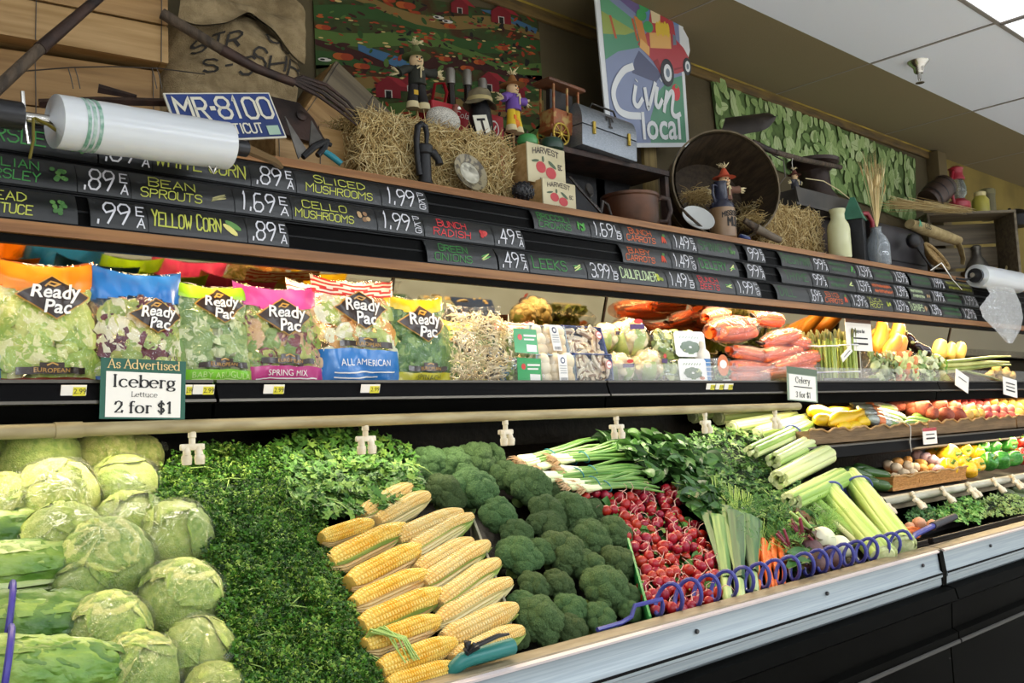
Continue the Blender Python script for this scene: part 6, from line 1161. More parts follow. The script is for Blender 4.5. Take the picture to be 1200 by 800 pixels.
# peppers
def pepper(m, name, cat, i):
    T = thing(name, 'x', cat); rr = random.Random(i); ph = rr.uniform(0, 6)
    b = MB(m); b.grid(28, 18, lambda u, v: (lambda a, th: V(((math.sin(th) ** .72) * (.92 + .10 * math.cos(4 * a + ph) * (.4 + .6 * math.sin(th))) * math.cos(a) * (1 - .12 * v), (math.sin(th) ** .72) * (.92 + .10 * math.cos(4 * a + ph) * (.4 + .6 * math.sin(th))) * math.sin(a) * (1 - .12 * v), 1.05 * math.cos(th) * (1 - .25 * math.exp(-(math.sin(th) / .35) ** 2)))))(u * 2 * PI, .02 + v * 3.1), wrap=True); b.build('body', T)
    MB(mat('pepper_stem', '#5f8a3a', .5)).tube([(0, 0, .74), (.02, 0, .95), (.10, .02, 1.22)], [.24, .13, .15], 8).build('stem', T); return T
PEP = [('yellow_pepper', '#f0b81a', '#f6c83a', 'yellow bell pepper', [(1112, 533, 13, 2.00, 'largest, leftmost on top'), (1128, 528, 11, 2.03, 'topmost behind the largest'), (1143, 532, 10, 2.02, 'top right beside the green peppers'), (1112, 548, 11, 1.93, 'lower left'), (1128, 545, 11, 1.94, 'middle with its stem showing'), (1143, 545, 10, 1.93, 'lower right beside the green peppers'), (1136, 551, 9, 1.90, 'lowest in front'), (1092, 532, 9, 2.1, 'dim one at the back left'), (1104, 528, 9, 2.12, 'dim one at the back behind the largest')]),
 ('green_pepper', '#2f7a2a', '#4a9a3c', 'green bell pepper', [(1150, 525, 10, 2.03, 'top left of the green ones'), (1162, 524, 11, 2.03, 'top middle of the green ones'), (1178, 520, 12, 2.03, 'topmost and largest green one'), (1158, 541, 11, 1.93, 'lower left of the green ones'), (1172, 539, 11, 1.93, 'lower middle of the green ones'), (1187, 537, 10, 1.94, 'lower right beside the red peppers')]),
 ('red_pepper', '#d9301f', '#e8472f', 'red bell pepper', [(1190, 516, 10, 2.03, 'upper left of the red ones'), (1201, 520, 10, 2.0, 'cut by the right edge, upper'), (1198, 535, 11, 1.94, 'cut by the right edge, lower'), (1210, 528, 10, 1.97, 'just outside the right edge')])]
for nm, c1, c2, lab, lst in PEP:
    m = mat(nm + '_skin', c1, .16, c2=c2, sc=4, coat=.4); Pp = Pool([pepper(m, nm, 'pepper', k) for k in range(2)])
    for i, (px, py, r, y, l) in enumerate(lst): p = spot(px, py, y); Pp.put(i, Matrix.Translation(p) @ Euler((1.0 + R.uniform(-.5, .6), R.uniform(-.6, .6), R.uniform(-.6, .6))).to_matrix().to_4x4() @ Matrix.Scale(rad(r, p) * 1.05, 4), lab + ', ' + l, nm.replace('_', ' ') + 's')
    Pp.done()
# red bags seen at the back of the lowest shelf
for i, (px, py) in enumerate(((1155, 508), (1172, 505), (1190, 503))):
    p = spot(px, py, 2.2); T = thing('red_pepper_bag', 'dark red bagged peppers under the middle shelf, ' + ('left', 'centre', 'right')[i], 'bag', p, 'bagged red peppers'); b = MB(mat('bag_red', '#a8201c', .4)); b.blob((rad(11, p), .05, rad(9, p)), 3, .2, 3, i); b.build('contents', T); MB(clear).blob((rad(12.5, p), .055, rad(10.5, p)), 3, .15, 3, i).build('film', T)
# ---- bottom deck of the far case
def heap2(name, label, cat, pts, y0, y1, mats, n, size, kind, seed):
    # flat leafy heap spread between two depths on the nearly level deck
    global bed
    keep = bed
    def bed2(px, py, h=0.0):
        r = ray(px, py); k = .35; t = (1.012 - k * 1.72 + h - H) / (r.z - k * r.y); return V((r.x * t, r.y * t, r.z * t + H))
    bed = bed2; o = heap(name, label, cat, pts, lambda x, y: .0, mats, n, size, kind, seed, dk); bed = keep; return o
heap2('flat_leaf_parsley', 'bright green leafy parsley in the bottom of the far case', 'parsley', [(1094, 598), (1112, 586), (1140, 582), (1152, 590), (1148, 612), (1120, 612), (1100, 606)], 0, 0, [leafm('far_parsley_one', '#4f8a34', '#68a044'), leafm('far_parsley_two', '#7fae52', '#9cc46a')], 420, .026, 'flat', 51)
heap2('watercress', 'pale green watercress right of the parsley in the far case', 'cress', [(1146, 590), (1160, 578), (1190, 578), (1206, 586), (1204, 600), (1170, 604), (1150, 606)], 0, 0, [leafm('cress_one', '#8aa85a', '#aabf78'), leafm('cress_two', '#6a8a42', '#86a35a')], 420, .022, 'flat', 52)
heap2('dark_herbs', 'dark green herbs beside the end of the celery', 'herbs', [(1062, 602), (1078, 592), (1096, 594), (1098, 606), (1080, 612), (1064, 612)], 0, 0, [leafm('dark_herb', '#35602c', '#47753a')], 200, .024, 'flat', 53)  # one darker green than the nearby heaps
for i, (a, c, r, lab) in enumerate([((1168, 574), (1188, 580), 6, 'left'), ((1186, 572), (1206, 574), 7, 'upper right'), ((1182, 582), (1206, 583), 6, 'lower right')]):
    p, q = spot(*a, 1.88), spot(*c, 1.86); gourd('marrow', 'grey green marrow behind the watercress, %s' % lab, 'marrow', p, q, rad(r, p), mat('marrow_skin', '#7a8460', .5, c2='#5f6c48', sc=10), 'marrows', .9, .5)
tr = mat('black_crate', '#141313', .4)
for i, (a, c, yy, lab) in enumerate([((1046, 640), (1086, 626), 1.60, 'low black crate of carrots and onions at the end of the coil'), ((1092, 622), (1205, 592), 1.60, 'long low black crate in front of the parsley and watercress')]):
    x0, x1 = xat(a[0], yy, 1.0), xat(c[0], yy, 1.0); T = thing('black_crate', lab, 'crate', V(((x0 + x1) / 2, yy, .905))); w = x1 - x0; b = MB(tr); b.box((0, .10, .005), (w, .2, .008)); b.build('base', T)
    for s, nm in ((0, 'front_wall'), (.2, 'rear_wall')): b = MB(tr); b.box((0, s, .062), (w, .006, .01), .002); b.box((0, s, .035), (w, .004, .05)); b.box((0, s - .004, .05), (w, .003, .004)); b.build(nm, T)
    [MB(tr).box((s * w / 2, .1, .035), (.005, .2, .06)).build('end_wall', T) for s in (-1, 1)]
sham = mat('shallot_pink', '#d9a483', .45, c2='#c98a66', sc=8, st=(5, 5, 1))
tubers('onion', 'onion', sham, [(1077, 613, 8, 1.66, 'larger, left of the pair'), (1092, 615, 7, 1.66, 'right of the pair'), (1066, 617, 6, 1.68, 'small one behind the orange carrots'), (1052, 617, 7, 1.70, 'leftmost beside the celery')], 'pinkish onion in the black crate', 'onions in the black crate', asp=(1, 1, .9))
for i, (a, c, lab) in enumerate([((1046, 622), (1080, 618), 'back'), ((1050, 628), (1088, 618), 'middle'), ((1052, 632), (1078, 628), 'front'), ((1044, 618), (1066, 622), 'left')]):
    p, q = spot(*a, 1.64), spot(*c, 1.66); carrot(20 + i, q, p, .0125, 'orange carrot in the black crate at the end of the coil, %s one' % lab, .03)
# ================================================================ antiques and decorations on the canopy
DZ = 2.1405
def deck(px, y): return V((xat(px, y, 2.25), y, DZ))
def hgt(px, py, y): return at(px, py, y=y).z - DZ
def pw_(px0, px1, y, z=2.3): return xat(px1, y, z) - xat(px0, y, z)
class Quad:                    # flat panel spanned by three measured corners; (0..1, 0..1) -> point, lifted towards the room
    def __init__(s, bl, br, tl): s.o, s.u, s.v = bl, br - bl, tl - bl; s.n = s.u.cross(s.v).normalized(); s.w, s.h = s.u.length, s.v.length
    def __call__(s, u, v, d=0.0): return s.o + s.u * u + s.v * v + s.n * d
def qpoly(mb, Q, pts, d, o): mb.add([Q(u, v, d) - o for u, v in pts], [tuple(range(len(pts)))])
def qell(mb, Q, cu, cv, ru, rv, d, o, n=14, rot=0):
    c, s_ = math.cos(rot), math.sin(rot); k = Q.w / Q.h
    pts = []
    for i in range(n):
        a = 2 * PI * i / n; x, y = ru * math.cos(a), rv * math.sin(a) / k; pts.append((cu + x * c - y * s_ * k * (1 / k), cv + (x * s_ + y * c * 1)))
    qpoly(mb, Q, pts, d, o)
def slab(mb, Q, t, o, outline=((0, 0), (1, 0), (1, 1), (0, 1))):
    n = len(outline); mb.add([Q(u, v, 0) - o for u, v in outline] + [Q(u, v, -t) - o for u, v in outline], [tuple(range(n)), tuple(range(n, 2 * n))[::-1]] + [(i, i + n, (i + 1) % n + n, (i + 1) % n) for i in range(n)])
def flat(n, c, r=.6, **k): return mat('flat_' + n, c, r, **k)
cw = [mat('crate_wood_%d' % i, c, .6, c2=c2, sc=5, st=(.5, 9, 9), bump=.12, bsc=14, bst=(.5, 9, 9)) for i, (c, c2) in enumerate((('#9c7a48', '#b59362'), ('#8a683a', '#a68250'), ('#544a39', '#6e624c')))]
wire = mat('crate_wire', '#57514a', .45, m=.7)
def wooden_crate(lab, M, w, d, h, rows, m=0, gap=.008, top_open=True, grp=None, name='wooden_crate', back=True, fr=True):
    T = thing(name, lab, 'crate', M, grp); sh = (h - gap * (rows - 1)) / rows
    for s, y in (((-1, -d / 2),) if fr else ()) + (((1, d / 2),) if back else ()):
        for k in range(rows): MB(cw[(m + (k % 2 if m < 2 else 0)) % 3 if m < 2 else 2]).box((0, y, sh / 2 + k * (sh + gap)), (w, .010, sh), .0015).build('slat', T)
    for s in (-1, 1): MB(cw[m]).box((s * (w / 2 - .009), 0, h / 2), (.018, d - .012, h), .002).build('end_panel', T)
    MB(cw[m]).box((0, 0, .005), (w - .038, d - .012, .009)).build('bottom', T)
    if m < 2:
        for k in (-.47, .0, .47): MB(wire).tube([(w * k, -d / 2 - .0065, 0), (w * k + .002, -d / 2 - .008, h * .5), (w * k, -d / 2 - .0065, h)], .0013, 5).build('wire', T)
    return T
rust = mat('dark_rusty_iron', '#2b2321', .55, m=.4, c2='#45332c', sc=16, bump=.2, bsc=60); iron = mat('black_cast_iron', '#17171a', .45, m=.3, bump=.1, bsc=80); oldw = mat('weathered_wood', '#57493a', .75, c2='#3a3026', sc=6, st=(9, 9, .8), bump=.3, bsc=20)
# ---- crates at the far left
c = at(197, 75, y=2.33); rz = -.14; w = .62; M = Matrix.Translation(c) @ Matrix.Rotation(rz, 4, 'Z') @ Matrix.Translation((-w / 2, .13, 0))
wooden_crate('light wooden slat crate in the top left corner, upper of two stacked', M, w, .26, .30, 3, 0, .006)
c2_ = at(187, 84, y=2.36); h = c2_.z - DZ; M = Matrix.Translation((c2_.x, c2_.y, DZ)) @ Matrix.Rotation(-.20, 4, 'Z') @ Matrix.Translation((-.29, .08, 0))
wooden_crate('light wooden crate with bent wire, lower of the two stacked at the left', M, .58, .15, h, 2, 0, .004)
w2 = thing('bent_wire', 'thin bent wire lying along the top edge of the lower left crate', 'wire', at(110, 82, y=2.32)); o = w2.location.copy()
MB(wire).tube([at(20, 84, y=2.32) - o, at(85, 79, y=2.32) - o, at(130, 78, y=2.31) - o, at(185, 80, y=2.31) - o, at(240, 87, y=2.30) - o], .0018, 5).build('strand', w2)
for px in (80, 88, 178, 184): MB(wire).tube([at(px, 80, y=2.31) - o, at(px + 3, 90, y=2.305) - o, at(px + 6, 104, y=2.31) - o], .0014, 5).build('hook', w2)
# ---- tool handle at the left edge
p, q, r_ = at(-12, 112, y=2.10), at(48, 56, y=2.16), at(122, -8, y=2.22); T = thing('tool_handle', 'old dark tool handle with a wooden grip crossing the left crates', 'tool', p)
MB(oldw).tube([V((0, 0, 0)), q - p], [.0135, .0130], 12).build('wooden_grip', T); MB(rust).tube([(q - p) * .98, q - p + (r_ - q) * .05, r_ - p], [.0150, .0145, .0115], 12).build('iron_shaft', T)
# ---- burlap sack
bur = mat('burlap', '#a08c68', .9, c2='#877452', sc=30, bump=.6, bsc=260); bur2 = mat('burlap_shaded', '#4a3f2c', .95); stn = mat('stencil_ink', '#2a251f', .8)  # inner face is the same cloth with shade put into its colour
o = deck(268, 2.42); T = thing('burlap_sack', 'slumped burlap coffee sack with black stencil letters behind the pitchfork', 'sack', o)
QS = Quad(at(186, 135, y=2.36), at(348, 128, y=2.40), at(188, 8, y=2.46))
def sackf(u, v, side):
    s = 2 * u - 1; e = max(0, 1 - abs(s) ** 3) ** .5; p = QS(u, v * 1.0); k = .085 * e * (math.sin(PI * min(.96, .12 + v * .86)) ** .5)
    f = +.034 * noise.noise(V((u * 3.2 + v * 1.8, v * 3.5 - u, 3))) + .012 * noise.noise(V((u * 8 + v * 3, v * 6, 7))) + .018 * math.sin(u * 5 + v * 9)
    topc = -.055 * (abs(s - .1) ** 2) * v
    return p + QS.n * ((k + f * e) if side > 0 else -k) + V((0, 0, topc)) - o
b = MB(bur); b.grid(34, 30, lambda u, v: sackf(u, v, 1)); b.grid(34, 12, lambda u, v: sackf(1 - u, v, -1)); b.build('sack_body', T, ang=180)
QF = Quad(at(196, 40, y=2.37), at(345, 78, y=2.38), at(205, -25, y=2.44))
def flapf(u, v): return QF(u, v) + QF.n * (.07 * (1 - v) + .04 * math.sin(u * 6 + v * 2) + .03 * noise.noise(V((u * 4, v * 4, 1)))) + V((0, 0, .045 * math.sin(PI * u) - .05 * (1 - v) * math.sin(u * PI * 2.2))) - o
b = MB(bur); b.grid(30, 14, flapf); b.use(bur2); b.grid(30, 14, lambda u, v: flapf(1 - u, v) - QF.n * .006); b.build('folded_mouth', T, ang=180)
b = MB(stn); sf = lambda u, v: sackf(u, v, 1) + QS.n * .004
def sten(s, u, v, hh, sl=0):
    for i, ch in enumerate(s):
        for st_ in GL.get(ch, '').split():
            pts = [(int(st_[k]) / 4 * hh * .75, int(st_[k + 1]) / 6 * hh) for k in range(0, len(st_), 2)]
            for (x0, z0), (x1, z1) in zip(pts, pts[1:]):
                mx, mz = (x1 - x0) * .1, (z1 - z0) * .1
                ribbon(b, [(u + i * hh * .95 + x0 + mx, v + sl * i + z0 + mz), (u + i * hh * .95 + x1 - mx, v + sl * i + z1 - mz)], .018, lambda x, z: sf(min(.98, x), min(.98, z)))
sten('SHB', .55, .27, .15, -.03); sten('S-S', .22, .26, .13, -.02); sten('STR', .16, .50, .11, -.02); sten('CO', .66, .48, .12, -.03); b.build('stencil_lettering', T, ang=180)
# ---- pitchfork
T = thing('pitchfork', 'old iron pitchfork with curved tines lying across the burlap sack', 'pitchfork', at(265, 62, y=2.24)); o = T.location.copy(); P = lambda x, y_, y=2.24: at(x, y_, y=y) - o
MB(oldw).tube([P(190, 16, 2.30), P(225, 37, 2.27), P(263, 60)], [.0145, .0140, .0135], 12).build('handle', T); MB(rust).tube([P(260, 58), P(300, 80, 2.22), P(345, 97, 2.20)], [.0150, .0125, .0120], 12).build('socket', T)
for k in range(4):
    e = k - 1.5; MB(rust).tube([P(342, 95, 2.20), P(352 + e * 1.5, 95 - e * 3.2, 2.20), P(378 + e * 3, 106 - e * 4.2, 2.19), P(402 + e * 3.5, 124 - e * 3.4, 2.18), P(425 + e * 1.5, 147 - e * 2.2, 2.17)], [.006, .0065, .0055, .0045, .002], 8).build('tine', T)
# ---- licence plate
plb = mat('plate_blue', '#2a3f7d', .4, c2='#233568', sc=9); plw = mat('plate_cream', '#d6d2c0', .45)
Q = Quad(at(212, 167, y=2.115), at(336, 161, y=2.15), at(191, 109, y=2.165)); o = Q(0, 0); T = thing('licence_plate', 'blue Connecticut licence plate reading MR-8100 leaning behind the bag roll', 'licence plate', o)
b = MB(plw); slab(b, Q, .004, o); b.build('plate', T, ang=20); b = MB(plb); qpoly(b, Q, [(.015, .03), (.985, .03), (.985, .97), (.015, .97)], .0012, o); b.build('blue_field', T)
b = MB(plw); f2 = lambda x, z: Q(x / Q.w, z / Q.h, .0026) - o; W, A = Q.w, Q.h
marker(b, 'MR', .06 * W, .36 * W, .44 * A, .88 * A, f2, wt=.13, slant=.0); ribbon(b, [(.375 * W, .66 * A), (.395 * W, .66 * A)], .09 * A, f2); marker(b, '8100', .43 * W, .98 * W, .44 * A, .88 * A, f2, wt=.13, slant=.0); b.build('number', T); b = MB(plw); marker(b, 'CONNECTICUT', .12 * W, .80 * W, .12 * A, .32 * A, f2, wt=.15, slant=0); b.build('state_name', T)
b = MB(mat('sticker_green', '#9db8a4', .5)); qpoly(b, Q, [(.83, .06), (.95, .06), (.95, .26), (.83, .26)], .003, o); b.build('sticker', T)
# ---- shears and iron parts
T = thing('garden_shears', 'open grass shears with one teal handle in front of the small wooden box', 'shears', at(360, 182, y=2.13)); o = T.location.copy(); P = lambda x, y_, y=2.13: at(x, y_, y=y) - o
st = mat('worn_steel', '#7d7a76', .4, m=.7, c2='#5f5c58', sc=12)
def blade(a, b_, c_, nm): n_ = V((0, .004, 0)); b = MB(st); b.add([a, b_, c_, a + n_, b_ + n_, c_ + n_], [(0, 1, 2), (5, 4, 3), (0, 3, 4, 1), (1, 4, 5, 2), (2, 5, 3, 0)]); b.build(nm, T)
blade(P(334, 136, 2.17), P(350, 186), P(360, 176), 'blade'); blade(P(365, 141, 2.17), P(362, 180), P(379, 164), 'blade')
MB(iron).tube([P(355, 184), P(368, 172), P(380, 166), P(388, 170)], [.008, .010, .009, .006], 8).build('pivot_arm', T); MB(iron).tube([P(372, 182), P(380, 174), P(384, 164)], [.008, .009, .007], 8).build('dark_handle', T)
MB(mat('teal_grip', '#23808f', .4)).tube([P(381, 178), P(390, 184, 2.12), P(400, 192, 2.11)], [.008, .009, .008], 10).build('teal_handle', T)
Q = Quad(at(318, 150, y=2.24), at(384, 162, y=2.24), at(314, 112, y=2.27)); o = Q(0, 0); T = thing('iron_plough_part', 'dark iron plough plate with a round bolt behind the licence plate', 'iron part', o)
b = MB(rust); slab(b, Q, .012, o, ((0, 0), (.35, -.15), (1, -.25), (.78, .55), (.55, .98), (0, 1))); b.build('plate', T, ang=25); b = MB(rust); b.lathe([(.016, 0), (.016, .006), (.010, .010), (0, .010)], 16, Matrix.Translation(Q(.55, .55) - o) @ Q.n.to_track_quat('Z', 'Y').to_matrix().to_4x4()); b.build('bolt', T)
T = thing('iron_bar', 'short dark iron bar lying between the bag roll and the lower crate', 'iron bar', at(150, 118, y=2.2)); o = T.location.copy(); b = MB(rust); b.tube([at(46, 121, y=2.21) - o, at(115, 118, y=2.2) - o, at(196, 120, y=2.2) - o], .010, 4); b.build('bar', T); b = MB(rust); b.tube([at(115, 104, y=2.24) - o, at(160, 114, y=2.22) - o], [.012, .006], 5); b.build('lug', T)
# small box and tilted crate
c = at(420, 158, y=2.26); xl = xat(322, 2.26, 2.2); w = c.x - xl; wooden_crate('small low wooden box behind the shears', TR((c.x + xl) / 2, 2.33, DZ), w, .14, c.z - DZ, 1, 0)
A_, B_, C_ = at(403, 62, y=2.40), at(487, 142, y=2.38), at(352, 142, y=2.36)
d = (B_ - A_); u_ = (A_ - C_); L_ = d.length; M = basis(C_ + V((0, .10, 0)) + d * .5, d, u_.normalized()); 
wooden_crate('wooden slat crate tipped on its corner in front of the harvest print', M, L_, .16, u_.length * .86, 2, 1, .012)
# ---- harvest print cloth on the wall
Q = Quad(at(374, 170, y=2.652), at(640, 175, y=2.652), at(366, -22, y=2.652)); o = Q(0, 0); T = thing('harvest_print', 'printed harvest cloth with pumpkins, barns and a stream hung on the wall', 'wall hanging', o)
b = MB(flat('print_ground', '#2f3a1a', .9, c2='#43290f', c3='#39461f', sc=9)); slab(b, Q, .003, o); b.build('cloth', T); rr = random.Random(4)
PC = {k: flat('print_' + k, v, .9) for k, v in dict(pump='#93381a', pump2='#a85420', leaf='#2f4f22', leaf2='#4f6a2e', soil='#3a1814', blue='#3f6688', barn='#7a1a22', barn2='#94262e', tan='#7d6636', hay='#c9b070', white='#c9c6bc', dark='#1c1a16').items()}
b = MB(PC['leaf'])
for k in range(9):
    v0 = .02 + .11 * k; b.use(PC[('leaf', 'soil', 'leaf2', 'tan', 'leaf', 'soil', 'leaf2', 'leaf', 'tan')[k]]); qpoly(b, Q, [(0, v0)] + [(u / 10, v0 + .05 * math.sin(u * .8 + k * 1.7) - .010 * u) for u in range(11)] + [(1, v0 + .075 - .1)] + [(u / 10, v0 + .075 + .05 * math.sin(u * .8 + k * 1.7 + .4) - .010 * u) for u in range(10, -1, -1)], .0008 + .0001 * k, o)
b.use(PC['blue']); qpoly(b, Q, [(.16, .60), (.30, .52), (.40, .50), (.40, .55), (.28, .60), (.16, .64)], .0022, o); qpoly(b, Q, [(.70, .98), (.98, .86), (.99, .90), (.78, .99)], .0022, o); b.build('printed_fields', T)
b = MB()
for k in range(420):
    u, v = rr.uniform(.02, .98), rr.uniform(.02, .98); s_ = rr.uniform(.006, .020); b.use(PC[rr.choice(('leaf', 'leaf2', 'soil', 'dark', 'pump'))]); qell(b, Q, u, v, s_ * 1.5, s_ * 1.1, .0026 + .0000015 * k, o, 8, rr.uniform(0, 3))
for k in range(300):
    row = rr.choice((.12, .34, .47, .66, .78, .9)); u = rr.uniform(.02, .98); s_ = rr.uniform(.008, .014); b.use(PC[rr.choice(('pump', 'pump2', 'hay', 'leaf2', 'barn'))]); qell(b, Q, u, row + rr.uniform(-.03, .03) - .06 * u, s_, s_, .0034 + .000002 * k, o, 10)
for i, (u, v, s_) in enumerate([(.10, .55, .042), (.17, .50, .034), (.03, .72, .030), (.36, .93, .045), (.29, .95, .03), (.62, .55, .034), (.68, .60, .03), (.52, .60, .03), (.90, .50, .03), (.55, .83, .03), (.45, .73, .02), (.80, .72, .03), (.06, .30, .04)]):
    for j, (dx, cc) in enumerate(((0, 'pump'), (-.5, 'pump2'), (.5, 'pump'))): b.use(PC[cc]); qell(b, Q, u + dx * s_ * .7, v, s_ * (.6 if j else .9), s_ * 1.0, .0042 + .0001 * j + .00002 * i, o, 14)
    b.use(PC['leaf']); qell(b, Q, u, v + s_ * 1.2, s_ * .2, s_ * .5, .0046, o, 6)
for u, v, s_ in [(.27, .36, .05), (.36, .40, .04), (.72, .45, .05), (.86, .40, .04), (.80, .95, .05), (.60, .97, .04)]:
    b.use(PC['barn']); qpoly(b, Q, [(u - s_, v - s_), (u + s_, v - s_), (u + s_, v + s_ * .6), (u, v + s_ * 1.8), (u - s_, v + s_ * .6)], .0048, o); b.use(PC['barn2']); qpoly(b, Q, [(u, v + s_ * 1.8), (u + s_, v + s_ * .6), (u + s_ * 1.9, v + s_ * .4), (u + s_ * .9, v + s_ * 1.6)], .0049, o); b.use(PC['white']); qpoly(b, Q, [(u - s_ * .3, v - s_), (u + s_ * .3, v - s_), (u + s_ * .3, v), (u - s_ * .3, v)], .0050, o); b.use(PC['dark']); qpoly(b, Q, [(u - s_ * .22, v - s_), (u + s_ * .22, v - s_), (u + s_ * .22, v - .1 * s_), (u - s_ * .22, v - .1 * s_)], .0051, o)
for u, v in ((.50, .88), (.54, .86), (.03, .52)): b.use(PC['white']); qell(b, Q, u, v, .025, .022, .0052, o, 10); b.use(PC['dark']); qell(b, Q, u - .008, v, .010, .012, .0053, o, 8); qell(b, Q, u + .018, v + .01, .008, .008, .0053, o, 8)
b.build('printed_harvest', T)
# ---- straw bales
hay = [mat('straw_%d' % i, c, .7) for i, c in enumerate(('#cdb67c', '#b89d66', '#e0cd9a', '#9c8049'))]; hayc = mat('straw_core', '#8a7040', .9, c2='#6e5830', sc=40)
def bale(lab, o, w, d, h, n, rz, seed, name='straw_bale', kind=None):
    T = thing(name, lab, 'straw bale', Matrix.Translation(o) @ Matrix.Rotation(rz, 4, 'Z')); rr = random.Random(seed); MB(hayc).box((0, 0, h / 2), (w * .92, d * .9, h * .94), .015).build('core', T); b = MB(hay[0])
    for k in range(n):
        b.use(rr.choice(hay)); f = rr.random()
        if f < .5: c = V((rr.uniform(-.5, .5) * w, -d / 2 - rr.uniform(-.006, .008), rr.uniform(.0, 1) * h)); dd = V((rr.uniform(-1, 1), rr.uniform(-.25, .15), rr.uniform(-1, 1)))
        elif f < .85: c = V((rr.uniform(-.5, .5) * w, rr.uniform(-.5, .5) * d, h + rr.uniform(-.008, .012))); dd = V((rr.uniform(-1, 1), rr.uniform(-1, 1), rr.uniform(-.1, .45)))
        else: c = V((rr.choice((-.5, .5)) * w, rr.uniform(-.5, .5) * d, rr.uniform(0, 1) * h)); dd = V((rr.uniform(-.3, .3), rr.uniform(-1, 1), rr.uniform(-1, 1)))
        dd = dd.normalized() * rr.uniform(.015, .05); m = V((rr.uniform(-.004, .004), -.004, rr.uniform(-.003, .006))); b.tube([c - dd, c + m, c + dd], [.0009, .0013, .0007], 4)
    ob = b.build('straw', T, ang=180); ob['kind'] = 'stuff'; return T
y = 2.16; bale('straw bale in the middle of the shelf behind the black hand pump', V(((xat(420, y, 2.2) + xat(602, y, 2.2)) / 2, 2.245, DZ)), pw_(428, 598, y), .17, hgt(510, 150, 2.17), 3300, -.03, 2)
y = 2.20; bale('straw bale under the long tray at the right of the bushel basket', V(((xat(898, y, 2.2) + xat(962, y, 2.2)) / 2, 2.27, DZ)), pw_(896, 962, y), .14, hgt(930, 246, 2.2), 1500, 0, 3)
# ---- black hand pump
y = 2.125; o = deck(497, y); k = depth(o) / F; T = thing('hand_pump', 'black cast iron hand water pump in front of the straw bale', 'pump', o); hz = lambda py: hgt(497, py, y)
MB(iron).lathe([(.030, 0), (.030, .008), (.022, .014), (.019, .03), (.0185, hz(182)), (.024, hz(180)), (.026, hz(172)), (.022, hz(170)), (.0, hz(170))], 20).build('barrel', T)
MB(iron).tube([(-.002, 0, hz(176)), (.03, -.006, hz(178)), (.043, -.010, hz(185)), (.045, -.012, hz(191))], [.012, .013, .011, .013], 10).build('spout', T)
MB(iron).tube([(-.018, 0, hz(206)), (-.024, 0, hz(190)), (-.026, 0, hz(165)), (-.020, 0, hz(150)), (-.006, 0, hz(146)), (.008, 0, hz(148)), (.012, 0, hz(156)), (.010, 0, hz(168))], [.010, .0095, .0095, .010, .010, .009, .008, .006], 10).build('handle', T)
# ---- decorated plate
y = 2.115; c = at(550, 203, y=y); T = thing('transferware_plate', 'brown and cream patterned plate standing against the straw', 'plate', basis(c, V((1, 0, 0)), V((-.25, -1, .3)))); r = rad(24, c)
MB(mat('plate_brown', '#4a4232', .35, c2='#8a8064', sc=60, lo=.45, hi=.55)).lathe([(0, -.004), (r * .6, -.004), (r, .006), (r, .009), (r * .62, .001), (0, .001)], 36).build('rim', T); MB(mat('plate_cream', '#a89c7c', .35, c2='#4a4232', sc=45, lo=.42, hi=.6)).lathe([(0, .0022), (r * .58, .0022)], 30).build('centre_picture', T)
